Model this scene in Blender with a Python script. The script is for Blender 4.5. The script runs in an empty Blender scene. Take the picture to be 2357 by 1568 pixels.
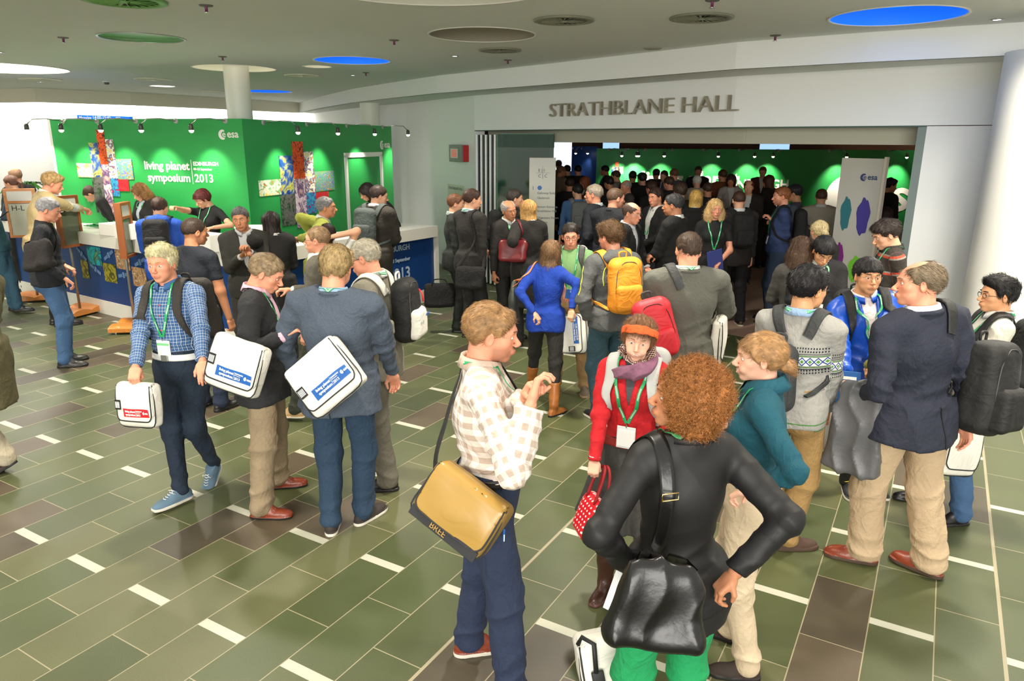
import bpy, bmesh, math, random
import numpy as np
from mathutils import Vector, Matrix
random.seed(7); rng = np.random.default_rng(7)
S = bpy.context.scene
# ---------------- camera
F_PX, TILT, ROLL, CAM_H = 1668.0, math.radians(15.417), math.radians(0.325), 2.426
cam_data = bpy.data.cameras.new('camera'); cam = bpy.data.objects.new('camera', cam_data)
S.collection.objects.link(cam); S.camera = cam
cam_data.sensor_width = 36.0; cam_data.lens = 36.0 * F_PX / 2357.0
cam_data.clip_start = 0.05; cam_data.clip_end = 120
_fw = np.array([0, math.cos(TILT), -math.sin(TILT)]); _rt = np.array([1., 0, 0]); _up = np.cross(_rt, _fw)
_R = math.cos(ROLL) * _rt + math.sin(ROLL) * _up; _U = -math.sin(ROLL) * _rt + math.cos(ROLL) * _up
cam.matrix_world = Matrix(((_R[0], _U[0], -_fw[0], 0), (_R[1], _U[1], -_fw[1], 0), (_R[2], _U[2], -_fw[2], CAM_H), (0, 0, 0, 1)))
# ---------------- view
S.view_settings.view_transform = 'Standard'; S.view_settings.look = 'None'
S.view_settings.gamma = 1.0; S.view_settings.exposure = -0.16
S.view_settings.use_curve_mapping = False
try:
    S.cycles.max_bounces = 7; S.cycles.diffuse_bounces = 4; S.cycles.glossy_bounces = 3
    S.cycles.transmission_bounces = 5; S.cycles.transparent_max_bounces = 8
    S.cycles.sample_clamp_indirect = 6.0; S.cycles.use_denoising = True
except Exception: pass
# ---------------- world: bright overcast daylight of the atrium behind and above the photographer
W = bpy.data.worlds.new('world'); S.world = W; W.use_nodes = True
bg = W.node_tree.nodes['Background']; bg.inputs[0].default_value = (1.0, 0.96, 0.87, 1); bg.inputs[1].default_value = 1.35
# ---------------- lamp functions, then area lights added to brighten the room
def area(name, loc, size, power, col=(1, .92, .78), rot=(0, 0, 0), sy=None, spread=None):
    l = bpy.data.lights.new(name, 'AREA'); l.energy = power; l.color = col; l.size = size
    l.shape = 'DISK' if sy is None else 'RECTANGLE'
    if sy: l.size_y = sy
    if spread: l.spread = spread
    o = bpy.data.objects.new(name, l); o.location = loc; o.rotation_euler = rot; S.collection.objects.link(o)
    return o
def spot(name, loc, target, power, ang=60, blend=.6, col=(1, .9, .74), rad=.04):
    l = bpy.data.lights.new(name, 'SPOT'); l.energy = power; l.color = col; l.spot_size = math.radians(ang)
    l.spot_blend = blend; l.shadow_soft_size = rad
    o = bpy.data.objects.new(name, l); o.location = loc; S.collection.objects.link(o)
    o.rotation_euler = (Vector(target) - Vector(loc)).to_track_quat('-Z', 'Y').to_euler()
    return o
for i, (x, y, p) in enumerate([(-6.2, 6.5, 150), (-2.6, 5.6, 120), (0.6, 5.4, 130), (3.4, 4.6, 120), (-4.6, 8.6, 140), (-1.6, 9.0, 110), (1.0, 8.2, 100), (-9.5, 11.5, 130), (-5.5, 13.5, 140), (4.0, 5.7, 60), (4.9, 5.2, 45), (-3.6, 3.2, 110), (-.6, 3.0, 90), (2.2, 2.9, 90)]):
    area('ceiling_fill_lamp', (x, y, 3.425), .22, p * (.42 if y < 4 else .62), spread=math.radians(130))  # added fill lamps at ceiling height, without fittings of their own
area('rear_fill_lamp', (-1.5, -12.0, 4.2), 12.0, 3000, (1, .97, .9), (math.radians(84), 0, 0), sy=6.0)  # added unseen fill lamp behind the camera, brightens walls and ceiling
# ---------------- pixel helpers (2357 x 1568 frame) for placing the setting at its own distance
def ray(x, y): return _fw * F_PX + _R * (x - 1178.5) - _U * (y - 784)
def gnd(x, y, z=0.0):
    d = ray(x, y); return np.array([0, 0, CAM_H]) + d * ((z - CAM_H) / d[2])
def at_y(x, y, Y):
    d = ray(x, y); return np.array([0, 0, CAM_H]) + d * (Y / d[1])
def on_plane(x, y, P0, P1):
    d = ray(x, y); n = np.array([-(P1[1] - P0[1]), P1[0] - P0[0]])
    t = (np.array(P0[:2]) @ n) / (d[:2] @ n); return np.array([0, 0, CAM_H]) + d * t
# ---------------- colours and materials
def lin(c):
    c = [v / 255.0 for v in c]; return tuple(v / 12.92 if v <= .04045 else ((v + .055) / 1.055) ** 2.4 for v in c) + (1,)
_M = {}
def add_crease(nt, src, h, k):
    """ridged noise: soft cloth creases added to a bump height"""
    mp = nt.nodes.new('ShaderNodeMapping'); mp.inputs['Scale'].default_value = (1.0, 1.0, .62); nt.links.new(src, mp.inputs[0])
    n = nt.nodes.new('ShaderNodeTexNoise'); n.inputs['Scale'].default_value = 7.5; n.inputs['Detail'].default_value = 2.5; n.inputs['Distortion'].default_value = 1.1; nt.links.new(mp.outputs[0], n.inputs['Vector'])
    a = nt.nodes.new('ShaderNodeMath'); a.operation = 'SUBTRACT'; a.inputs[1].default_value = .5; nt.links.new(n.outputs['Fac'], a.inputs[0])
    b = nt.nodes.new('ShaderNodeMath'); b.operation = 'ABSOLUTE'; nt.links.new(a.outputs[0], b.inputs[0])
    c = nt.nodes.new('ShaderNodeMath'); c.operation = 'POWER'; c.inputs[1].default_value = .6; nt.links.new(b.outputs[0], c.inputs[0])
    d = nt.nodes.new('ShaderNodeMath'); d.operation = 'MULTIPLY_ADD'; d.inputs[1].default_value = -k; nt.links.new(c.outputs[0], d.inputs[0]); nt.links.new(h, d.inputs[2]); return d.outputs[0]
def mat(name, col, rough=.6, metal=0., noise=0., nscale=20., bump=0., bscale=60., spec=.5, emit=None, es=1., sheen=0., coat=0., trans=0., stretch=None, crease=0.):
    if name in _M: return _M[name]
    m = bpy.data.materials.new(name); m.use_nodes = True; nt = m.node_tree; b = nt.nodes['Principled BSDF']
    c = lin(col); b.inputs['Base Color'].default_value = c; b.inputs['Roughness'].default_value = rough
    b.inputs['Metallic'].default_value = metal; b.inputs['Specular IOR Level'].default_value = spec
    if sheen: b.inputs['Sheen Weight'].default_value = sheen
    if coat: b.inputs['Coat Weight'].default_value = coat
    if trans: b.inputs['Transmission Weight'].default_value = trans
    if emit is not None:
        b.inputs['Emission Color'].default_value = lin(emit); b.inputs['Emission Strength'].default_value = es
    tc = nt.nodes.new('ShaderNodeTexCoord')
    src = tc.outputs['Object']
    if stretch:
        mp = nt.nodes.new('ShaderNodeMapping'); mp.inputs['Scale'].default_value = stretch
        nt.links.new(src, mp.inputs[0]); src = mp.outputs[0]
    if noise:
        n = nt.nodes.new('ShaderNodeTexNoise'); n.inputs['Scale'].default_value = nscale; n.inputs['Detail'].default_value = 4
        nt.links.new(src, n.inputs['Vector'])
        r = nt.nodes.new('ShaderNodeMixRGB'); r.blend_type = 'MIX'
        lo = tuple(max(0, v * (1 - noise)) for v in c[:3]) + (1,); hi = tuple(min(1, v * (1 + noise)) for v in c[:3]) + (1,)
        r.inputs[1].default_value = lo; r.inputs[2].default_value = hi
        nt.links.new(n.outputs['Fac'], r.inputs[0]); nt.links.new(r.outputs[0], b.inputs['Base Color'])
    if bump:
        n = nt.nodes.new('ShaderNodeTexNoise'); n.inputs['Scale'].default_value = bscale; n.inputs['Detail'].default_value = 3
        nt.links.new(src, n.inputs['Vector'])
        bp = nt.nodes.new('ShaderNodeBump'); bp.inputs['Strength'].default_value = bump; bp.inputs['Distance'].default_value = .01
        h = n.outputs['Fac']
        if crease: h = add_crease(nt, src, h, crease)
        nt.links.new(h, bp.inputs['Height']); nt.links.new(bp.outputs[0], b.inputs['Normal'])
    _M[name] = m; return m
class NT:
    """tiny node-graph helper"""
    def __init__(s, m): s.t = m.node_tree; s.b = s.t.nodes['Principled BSDF']
    def n(s, kind, **kw):
        x = s.t.nodes.new(kind)
        for k, v in kw.items(): setattr(x, k, v)
        return x
    def put(s, v, sock):
        if hasattr(v, 'is_linked') or isinstance(v, bpy.types.NodeSocket): s.t.links.new(v, sock)
        else: sock.default_value = v
    def math(s, op, a, b=0.0, c=0.0):
        x = s.n('ShaderNodeMath', operation=op); s.put(a, x.inputs[0]); s.put(b, x.inputs[1]); s.put(c, x.inputs[2]); return x.outputs[0]
    def mix(s, f, a, b):
        x = s.n('ShaderNodeMixRGB'); s.put(f, x.inputs[0]); s.put(a, x.inputs[1]); s.put(b, x.inputs[2]); return x.outputs[0]
def newmat(name):
    m = bpy.data.materials.new(name); m.use_nodes = True; _M[name] = m; return m, NT(m)
# ---------------- meshes and objects
C = S.collection
def mesh_obj(name, verts, faces, mats=None, parent=None, smooth=True, mi=None, loc=None):
    me = bpy.data.meshes.new(name)
    verts = np.asarray(verts, dtype=np.float32); nv = len(verts)
    if isinstance(faces, np.ndarray):
        nf, k = faces.shape
        me.vertices.add(nv); me.vertices.foreach_set('co', verts.ravel())
        me.loops.add(nf * k); me.loops.foreach_set('vertex_index', faces.astype(np.int32).ravel())
        me.polygons.add(nf); me.polygons.foreach_set('loop_start', np.arange(0, nf * k, k, dtype=np.int32))
        me.update(calc_edges=True)
    else:
        me.from_pydata([tuple(v) for v in verts], [], [tuple(f) for f in faces]); me.update()
    me.validate()
    for m in (mats or []): me.materials.append(m)
    if len(me.polygons):
        me.polygons.foreach_set('use_smooth', np.full(len(me.polygons), bool(smooth)))
        if mi is not None and len(mi) == len(me.polygons): me.polygons.foreach_set('material_index', np.asarray(mi, dtype=np.int32))
    o = bpy.data.objects.new(name, me); C.objects.link(o)
    if parent: o.parent = parent
    if loc is not None: o.location = loc
    return o
class MB:
    """collects simple shapes into one mesh"""
    def __init__(s): s.v = []; s.f = []; s.m = []
    def add(s, vs, fs, mi=0):
        k = len(s.v); s.v += [tuple(map(float, v)) for v in vs]; s.f += [tuple(k + i for i in f) for f in fs]; s.m += [mi] * len(fs)
    def box(s, c, d, mi=0, R=None, bev=0.):
        x, y, z = [q / 2 for q in d]
        if bev > 0:
            b = min(bev, x, y, z) ; vs = []; 
            bm = bmesh.new(); bmesh.ops.create_cube(bm, size=1.0)
            for v in bm.verts: v.co = Vector((v.co.x * 2 * x, v.co.y * 2 * y, v.co.z * 2 * z))
            bmesh.ops.bevel(bm, geom=bm.edges[:] , offset=b, segments=2, affect='EDGES', profile=.5)
            vs = [np.array(v.co) for v in bm.verts]; fs = [[v.index for v in f.verts] for f in bm.faces]; bm.free()
        else:
            vs = [np.array((a * x, b_ * y, c_ * z)) for a in (-1, 1) for b_ in (-1, 1) for c_ in (-1, 1)]
            fs = [(0, 1, 3, 2), (4, 6, 7, 5), (0, 4, 5, 1), (2, 3, 7, 6), (0, 2, 6, 4), (1, 5, 7, 3)]
        if R is not None: vs = [R @ v for v in vs]
        s.add([np.array(c) + v for v in vs], fs, mi); return s
    def prism(s, poly, z0, z1, mi=0):
        n = len(poly); vs = [(p[0], p[1], z0) for p in poly] + [(p[0], p[1], z1) for p in poly]
        fs = [tuple(range(n - 1, -1, -1)), tuple(range(n, 2 * n))] + [(i, (i + 1) % n, n + (i + 1) % n, n + i) for i in range(n)]
        s.add(vs, fs, mi); return s
    def tube(s, pts, r, n=10, mi=0, cap=True, flat=None):
        pts = [np.array(p, float) for p in pts]; rs = r if hasattr(r, '__len__') else [r] * len(pts)
        k = len(s.v); prev = None; vs = []
        for i, p in enumerate(pts):
            t = pts[min(i + 1, len(pts) - 1)] - pts[max(i - 1, 0)]; t = t / (np.linalg.norm(t) + 1e-9)
            if prev is None: a = np.cross(t, (0, 0, 1.)) if abs(t[2]) < .9 else np.cross(t, (1., 0, 0))
            else: a = prev - t * (prev @ t)
            a /= np.linalg.norm(a) + 1e-9; prev = a; b = np.cross(t, a)
            for j in range(n):
                w = 2 * math.pi * j / n; vs.append(p + rs[i] * (math.cos(w) * a + math.sin(w) * b))
        fs = [(i * n + j, i * n + (j + 1) % n, (i + 1) * n + (j + 1) % n, (i + 1) * n + j) for i in range(len(pts) - 1) for j in range(n)]
        if cap: fs += [tuple(range(n - 1, -1, -1)), tuple(range((len(pts) - 1) * n, len(pts) * n))]
        s.add(vs, fs, mi); return s
    def lathe(s, prof, n=24, mi=0, M=None):
        vs = []
        for r, z in prof:
            for j in range(n):
                w = 2 * math.pi * j / n; vs.append(np.array((r * math.cos(w), r * math.sin(w), z)))
        if M is not None: vs = [np.array(M @ Vector(v)) for v in vs]
        fs = [(i * n + j, i * n + (j + 1) % n, (i + 1) * n + (j + 1) % n, (i + 1) * n + j) for i in range(len(prof) - 1) for j in range(n)]
        s.add(vs, fs, mi); return s
    def build(s, name, mats, parent=None, smooth=False, loc=None, rotz=0.):
        mats = mats if isinstance(mats, (list, tuple)) else [mats]
        o = mesh_obj(name, s.v, s.f, mats, parent, smooth, s.m, loc)
        if rotz: o.rotation_euler = (0, 0, rotz)
        return o
def empty(name, loc=(0, 0, 0), rz=0., label=None, cat=None, group=None):
    o = bpy.data.objects.new(name, None); C.objects.link(o); o.location = loc; o.rotation_euler = (0, 0, rz); o.empty_display_size = .1
    if label: o['label'] = label
    if cat: o['category'] = cat
    if group: o['group'] = group
    return o
def tag(o, label, cat, group=None, kind=None):
    if label: o['label'] = label
    if cat: o['category'] = cat
    if group: o['group'] = group
    if kind: o['kind'] = kind
    return o
def struct(o, label=None):
    o['kind'] = 'structure'
    if label: o['label'] = label
    return o
def text_mesh(txt, size, depth=.004, bold=0.0, align='LEFT', spacing=1.0):
    cu = bpy.data.curves.new('t', 'FONT'); cu.body = txt; cu.size = size; cu.extrude = depth / 2; cu.offset = bold
    cu.align_x = align; cu.resolution_u = 3; cu.space_character = spacing
    o = bpy.data.objects.new('t', cu); C.objects.link(o); dg = bpy.context.evaluated_depsgraph_get()
    me = bpy.data.meshes.new_from_object(o.evaluated_get(dg)); bpy.data.objects.remove(o); bpy.data.curves.remove(cu); return me
def text_obj(name, txt, size, M, m, parent=None, **kw):
    me = text_mesh(txt, size, **kw); me.materials.clear(); me.materials.append(m)
    o = bpy.data.objects.new(name, me); C.objects.link(o)
    if parent: o.parent = parent
    o.matrix_local = M; return o
def plane_frame(P0, P1, z=0, lift=0.0):
    """frame with local x from P0 to P1 (seen from the camera side), local y up, local z out towards the viewer"""
    x = Vector((P1[0] - P0[0], P1[1] - P0[1], 0)).normalized(); y = Vector((0, 0, 1)); n = x.cross(y)
    o = Vector((P0[0], P0[1], z)) + n * lift
    return Matrix(((x[0], y[0], n[0], o[0]), (x[1], y[1], n[1], o[1]), (x[2], y[2], n[2], o[2]), (0, 0, 0, 1)))
def slab(P0, P1, z0, z1, th, mb=None, mi=0):
    """vertical slab whose viewer face runs P0-P1, thickness goes away from the viewer"""
    mb = mb or MB(); x = np.array([P1[0] - P0[0], P1[1] - P0[1]]); x = x / np.linalg.norm(x); b = np.array([-x[1], x[0]]) * th
    z0a, z0b = z0 if isinstance(z0, tuple) else (z0, z0); z1a, z1b = z1 if isinstance(z1, tuple) else (z1, z1)
    P0 = np.array(P0[:2]); P1 = np.array(P1[:2])
    q = [(P0, z0a), (P1, z0b), (P1, z1b), (P0, z1a)]
    vs = [(p[0], p[1], z) for p, z in q] + [(p[0] + b[0], p[1] + b[1], z) for p, z in q]
    mb.add(vs, [(0, 1, 2, 3), (7, 6, 5, 4), (0, 4, 5, 1), (1, 5, 6, 2), (2, 6, 7, 3), (3, 7, 4, 0)], mi); return mb
# =====================================================================  SETTING
def floor_material():
    m, g = newmat('slate_tiles')
    tc = g.n('ShaderNodeTexCoord'); sp = g.n('ShaderNodeSeparateXYZ'); g.t.links.new(tc.outputs['Object'], sp.inputs[0])
    a = math.radians(59.74); ca, sa = math.cos(a), math.sin(a); X, Y = sp.outputs[0], sp.outputs[1]
    u = g.math('ADD', g.math('MULTIPLY', X, ca), g.math('MULTIPLY', Y, sa))
    v = g.math('ADD', g.math('MULTIPLY', g.math('SUBTRACT', g.math('MULTIPLY', X, sa), g.math('MULTIPLY', Y, ca)), 1 / .3), 3.327 / .3 + 400)
    row = g.math('FLOOR', v); fv = g.math('FRACT', v)
    par = g.math('MODULO', row, 2.0)
    u2 = g.math('ADD', g.math('SUBTRACT', u, 2.899 - 180.0), g.math('MULTIPLY', par, .9))
    s = g.math('MODULO', u2, 1.8)
    cell = g.math('FLOOR', g.math('DIVIDE', u2, .6))
    white = g.math('ADD', g.math('LESS_THAN', s, .029), g.math('GREATER_THAN', s, 1.771))
    # joints
    def near(x, c, w): return g.math('LESS_THAN', g.math('ABSOLUTE', g.math('SUBTRACT', x, c)), w)
    j = g.math('ADD', near(s, .6, .0028), near(s, 1.2, .0028))
    rj = g.math('ADD', g.math('LESS_THAN', fv, .0095), g.math('GREATER_THAN', fv, .9905))
    # two wider movement joints
    mj = g.math('ADD', near(v, 405., .03), near(v, 413.0, .03))
    joint = g.math('MINIMUM', g.math('ADD', g.math('ADD', j, rj), mj), 1.0)
    cb = g.n('ShaderNodeCombineXYZ'); g.put(cell, cb.inputs[0]); g.put(row, cb.inputs[1])
    wn = g.n('ShaderNodeTexWhiteNoise', noise_dimensions='2D'); g.t.links.new(cb.outputs[0], wn.inputs['Vector'])
    cr = g.n('ShaderNodeValToRGB'); g.t.links.new(wn.outputs['Value'], cr.inputs[0])
    e = cr.color_ramp; e.interpolation = 'CONSTANT'; e.elements[0].color = lin((74, 81, 51)); e.elements[1].position = .26; e.elements[1].color = lin((82, 88, 56))
    for p, c in ((.52, (77, 85, 54)), (.70, (92, 94, 63)), (.84, (86, 76, 60)), (.93, (75, 68, 54))):
        q = e.elements.new(p); q.color = lin(c)
    n1 = g.n('ShaderNodeTexNoise'); n1.inputs['Scale'].default_value = 3.0; n1.inputs['Detail'].default_value = 5; g.t.links.new(tc.outputs['Object'], n1.inputs[0])
    n2 = g.n('ShaderNodeTexNoise'); n2.inputs['Scale'].default_value = 160.0; n2.inputs['Detail'].default_value = 2; g.t.links.new(tc.outputs['Object'], n2.inputs[0])
    f = g.math('ADD', g.math('MULTIPLY', n1.outputs['Fac'], .35), g.math('MULTIPLY', n2.outputs['Fac'], .5))
    f = g.math('ADD', f, .58)
    hs = g.n('ShaderNodeHueSaturation'); g.put(cr.outputs[0], hs.inputs['Color']); g.put(f, hs.inputs['Value'])
    c1 = g.mix(g.math('MINIMUM', white, 1.0), hs.outputs[0], lin((186, 186, 168)))
    c2 = g.mix(joint, c1, lin((156, 147, 120)))
    g.put(c2, g.b.inputs['Base Color'])
    g.put(g.math('ADD', g.math('MULTIPLY', n1.outputs['Fac'], .22), .30), g.b.inputs['Roughness']); g.b.inputs['Specular IOR Level'].default_value = .45
    bp = g.n('ShaderNodeBump'); bp.inputs['Strength'].default_value = .25; bp.inputs['Distance'].default_value = .003
    g.put(g.math('SUBTRACT', g.math('MULTIPLY', n2.outputs['Fac'], .4), joint), bp.inputs['Height']); g.t.links.new(bp.outputs[0], g.b.inputs['Normal'])
    return m
paint = mat('white_paint', (238, 240, 238), .55, bump=.03, bscale=30)
paint2 = mat('cream_paint', (222, 216, 198), .6)
ceil_m = mat('ceiling_paint', (222, 226, 222), .8, noise=.03, nscale=.7)
grey_trim = mat('grey_steel_trim', (138, 152, 150), .4, .3)
struct(mesh_obj('floor', [(-17, -6, 0), (12, -6, 0), (12, 26, 0), (-17, 26, 0)], [(0, 1, 2, 3)], [floor_material()], smooth=False))
# curved white wall with the hall entrance (viewer face, left to right)
WC = [(-6.3, 23.4), (-4.6, 20.0), (-2.95, 17.1), (-2.3, 16.2), (-1.5, 14.75), (-.68, 13.27), (.52, 11.79), (2.66, 9.15), (4.68, 7.31), (6.4, 5.9), (8.6, 4.6)]
JL, WA, WB = WC[5], WC[7], WC[8]
JR = tuple(on_plane(2135, 285, WA, WB)[:2])
mb = MB()
for a, b in zip(WC[:5], WC[1:6]): slab(a, b, 0, 3.18, .2, mb)
struct(mb.build('wall_left', [paint]))
mb = MB()
for a, b in ((JL, WC[6]), (WC[6], WA), (WA, WB), (WB, WC[9]), (WC[9], WC[10])): slab(a, b, 2.60, 3.18, .16, mb)
struct(mb.build('wall_header', [paint]))
mb = MB(); slab(JR, WB, 0, 2.592, .3, mb); slab(WB, WC[9], 0, 2.592, .3, mb); slab(WC[9], WC[10], 0, 2.592, .3, mb)
struct(mb.build('wall_right', [paint]))
def along(P0, P1, d, back=0.):
    x = np.array(P1[:2]) - np.array(P0[:2]); x = x / np.linalg.norm(x); b = np.array([-x[1], x[0]]); return tuple(np.array(P0[:2]) + x * d + b * back)
mb = MB(); q0 = along(JR, WB, -.085, .01); slab(q0, JR, 0, 2.6, .45, mb)
struct(mb.build('trim_1', [grey_trim]))
mb = MB()
for a, b in ((JL, WC[6]), (WC[6], WA), (WA, JR)):
    slab(along(a, b, 0, .0), along(b, a, 0, .0), (2.585), 2.6, .1, mb)
struct(mb.build('trim_2', [mat('dark_track', (70, 92, 84), .5)]))
mb = MB()
for a, b in ((JL, WC[6]), (WC[6], WA), (WA, JR)):
    A_ = along(a, b, 0, .30); x = np.array(b) - np.array(a); L_ = np.linalg.norm(x); B_ = along(a, b, L_, .30); slab(A_, B_, 2.405, 2.75, .1, mb)
struct(mb.build('trim_3', [mat('inner_header_paint', (176, 175, 158), .6)]))
# ceiling with round recesses
RZ = 3.45
def disc(px, py, half):
    c = gnd(px, py, RZ); e = gnd(px + half, py, RZ); return (c[0], c[1], abs(e[0] - c[0]))
RECESS = [  # px, py, half width, kind
 (2064, 37, 146, 'blue'), (811, 139, 85, 'blue'), (614, 210, 54, 'blue'), (1110, 80, 122, 'dim'), (-15, 156, 146, 'white'), (540, 157, 89, 'cream'),
 (731, 153, 31, 'cream2'), (374, 198, 26, 'white2'), (327, 87, 89, 'green'), (985, -48, 330, 'dim2')]
holes = [disc(*r[:3]) for r in RECESS]
FAS = [(687.7, 236.7), (738, 222), (812, 204.6), (901.5, 190), (1005, 174.6), (1154, 158.5), (1260, 147), (1697, 97), (2000, 74), (2357, 50.5)]
FP = [tuple(gnd(x, y, RZ)[:2]) for x, y in FAS] + [(5.6, 6.1), (8.0, 4.9)]
BK = [(-14.5, 18.4), (-11.18, 16.64), (-10.21, 16.3), (-8.83, 17.9), (-7.57, 19.7), (-6.5, 21.6)]
BK = [(-14.5, 17.0)] + [tuple(gnd(x, y, RZ)[:2]) for x, y in ((0, 205), (79, 203), (300, 213), (500, 224.5), (600, 231))]
outline = BK + FP + [(8.5, 2.6), (-14.5, 2.6)]
cu = bpy.data.curves.new('c', 'CURVE'); cu.dimensions = '2D'; cu.fill_mode = 'BOTH'
def spl(pts):
    s = cu.splines.new('POLY'); s.points.add(len(pts) - 1); s.use_cyclic_u = True
    for p, q in zip(s.points, pts): p.co = (q[0], q[1], 0, 1)
spl(outline)
for x, y, r in holes: spl([(x + r * math.cos(t * math.pi / 32), y + r * math.sin(t * math.pi / 32)) for t in range(64)])
co = bpy.data.objects.new('c', cu); C.objects.link(co)
me = bpy.data.meshes.new_from_object(co.evaluated_get(bpy.context.evaluated_depsgraph_get())); bpy.data.objects.remove(co)
me.materials.clear(); me.materials.append(ceil_m)
ceil = bpy.data.objects.new('ceiling', me); C.objects.link(ceil); ceil.location.z = RZ; struct(ceil)
mb = MB(); mb.add([(-14.5, 2.6, 3.9), (8.5, 2.6, 3.9), (8.5, 24, 3.9), (-14.5, 24, 3.9)], [(0, 1, 2, 3)]); mb.add([(-14.5, 2.6, 3.45), (8.5, 2.6, 3.45), (8.5, 2.6, 3.9), (-14.5, 2.6, 3.9)], [(0, 1, 2, 3)])
struct(mb.build('ceiling', [ceil_m]))
# fascia + soffit over the entrance
mb = MB()
for a, b in zip(FP[:-1], FP[1:]): slab(a, b, 3.18, RZ, .04, mb)
struct(mb.build('wall_fascia', [paint]))
mb = MB(); n = len(FP)
WS = [(-5.9, 22.9), (-4.6, 20.3), (-3.3, 17.9), (-2.5, 16.7), (-1.5, 14.9), (-.45, 13.15), (.3, 12.25), (2.6, 9.4), (3.6, 8.6), (4.8, 7.5), (6.6, 6.1), (8.8, 4.8)]
mb.add([(p[0], p[1], 3.18) for p in FP] + [(p[0], p[1], 3.18) for p in WS], [(i, i + 1, n + i + 1, n + i) for i in range(n - 1)])
struct(mb.build('ceiling_soffit', [ceil_m]))
# back-left bulkhead, washed wall behind it
mb = MB()
BK2 = BK + [FP[0]]
for a, b in zip(BK2[:-1], BK2[1:]): slab(a, b, 3.17, RZ, .12, mb)
struct(mb.build('wall_bulkhead', [paint2]))
wash = mat('washed_wall_paint', (250, 249, 244), .6)
mb = MB()
BW = [(-14.6, 18.2), (-11.2, 18.0), (-9.9, 18.2), (-8.4, 19.5), (-7.2, 21.2), (-6.3, 23.4)]
for a, b in zip(BW[:-1], BW[1:]): slab(a, b, 0, 3.9, .1, mb)
slab((-14.6, -4), (-14.6, 18.2), 0, 3.9, .1, mb)
struct(mb.build('wall_back', [wash]))
for a, b in zip(BW[:-1], BW[1:]):
    mx, my = (a[0] + b[0]) / 2, (a[1] + b[1]) / 2; L_ = math.dist(a, b); x = np.array([b[0] - a[0], b[1] - a[1]]) / L_
    area('cove_wash_lamp', (mx + x[1] * .45, my - x[0] * .45, 3.62), L_, 42 * L_, (1, .97, .92), (math.radians(28), 0, math.atan2(x[1], x[0])), sy=.15)
# round columns
def column(name, x, y, r, z1, m, label):
    mb = MB(); mb.lathe([(0, 0), (r, 0), (r, z1), (0, z1)], 64); o = mb.build(name, [m], smooth=True, loc=(x, y, 0)); struct(o, label)
    md = o.modifiers.new('e', 'EDGE_SPLIT'); md.split_angle = 1.0; return o
cw = mat('column_paint', (232, 231, 222), .45)
c0 = gnd(540, 157, RZ); column('wall_column', c0[0], c0[1] + .05, .185, 3.9, cw, 'slim round column behind the green booth wall')
c1 = at_y(853, 300, 16.2); column('wall_column', c1[0], c1[1], .205, 3.2, cw, 'far round column under the soffit')
ct = at_y(2284, 350, 6.55); column('wall_column', ct[0] + .47, ct[1] - .05, .46, 3.18, cw, 'large white column at the right end of the entrance wall')
# ---------------- the hall beyond the entrance
carpet = mat('hall_carpet', (150, 122, 104), .95, noise=.12, nscale=9, bump=.3, bscale=400)
inner = [along(WC[5], WC[6], 0, .12), along(WC[6], WA, 0, .12), along(WA, WB, 0, .12), along(JR, WB, .1, .14), (9.5, 14), (16, 24), (-2.5, 24), (-2.0, 15.6)]
struct(MB().prism(inner, .001, .006).build('floor', [carpet]))
hall_wall = mat('hall_wall_paint', (120, 84, 62), .8)
mb = MB(); slab((-3.2, 25), (17, 25), 0, 5, .1, mb); slab((-3.2, 17.5), (-3.2, 25), 0, 5, .1, mb); slab((14.5, 25), (9.2, 7), 0, 5, .1, mb)
struct(mb.build('wall_hall', [hall_wall]))
mb = MB(); mb.add([(-3.3, 16.9, 5), (-1.3, 14.9, 5), (.6, 12, 5), (2.8, 9.4, 5), (4.8, 7.6, 5), (9, 5, 5), (17, 9, 5), (17, 25, 5), (-3.3, 25, 5)], [tuple(range(9))])
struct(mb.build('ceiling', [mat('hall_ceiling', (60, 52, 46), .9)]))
# =====================================================================  SOFT-SHAPE ENGINE (distance fields -> smooth meshes)
f32 = np.float32
def nrm(v): v = np.asarray(v, float); return v / (np.linalg.norm(v) + 1e-9)
def cap(p, a, b, ra, rb):
    a = np.asarray(a, f32); b = np.asarray(b, f32); ba = b - a; pa = p - a
    t = np.clip(pa @ ba / (ba @ ba + 1e-9), 0, 1).astype(f32); d = pa - t[:, None] * ba
    return np.sqrt((d * d).sum(1)) - (ra + (rb - ra) * t)
def ell(p, c, r, R=None):
    q = p - np.asarray(c, f32)
    if R is not None: q = q @ np.asarray(R, f32)
    r = np.asarray(r, f32); k0 = np.sqrt(((q / r) ** 2).sum(1)); k1 = np.sqrt(((q / (r * r)) ** 2).sum(1)) + 1e-6
    return k0 * (k0 - 1) / k1
def rbox(p, c, h, r, R=None):
    q = p - np.asarray(c, f32)
    if R is not None: q = q @ np.asarray(R, f32)
    q = np.abs(q) - (np.asarray(h, f32) - r); return np.sqrt((np.maximum(q, 0) ** 2).sum(1)) + np.minimum(q.max(1), 0) - r
def smin(a, b, k): h = np.clip(.5 + .5 * (b - a) / k, 0, 1); return b + (a - b) * h - k * h * (1 - h)
def smax(a, b, k): return -smin(-a, -b, k)
_wk = rng.normal(size=(10, 3)).astype(f32); _wk /= np.linalg.norm(_wk, axis=1)[:, None]; _wp = (rng.random(10) * 6.28).astype(f32)
def wob(p, s, seed=0, n=5):
    """cheap smooth noise in -1..1, feature size about 1/s"""
    o = 0
    for i in range(n):
        k = _wk[(i + seed) % 10] * f32(s * (1 + .37 * i)); o = o + np.sin(p @ k + _wp[(i * 3 + seed) % 10] + seed + .8 * np.sin(p @ (k[[1, 2, 0]] * .7) + i))
    return o / n
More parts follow.
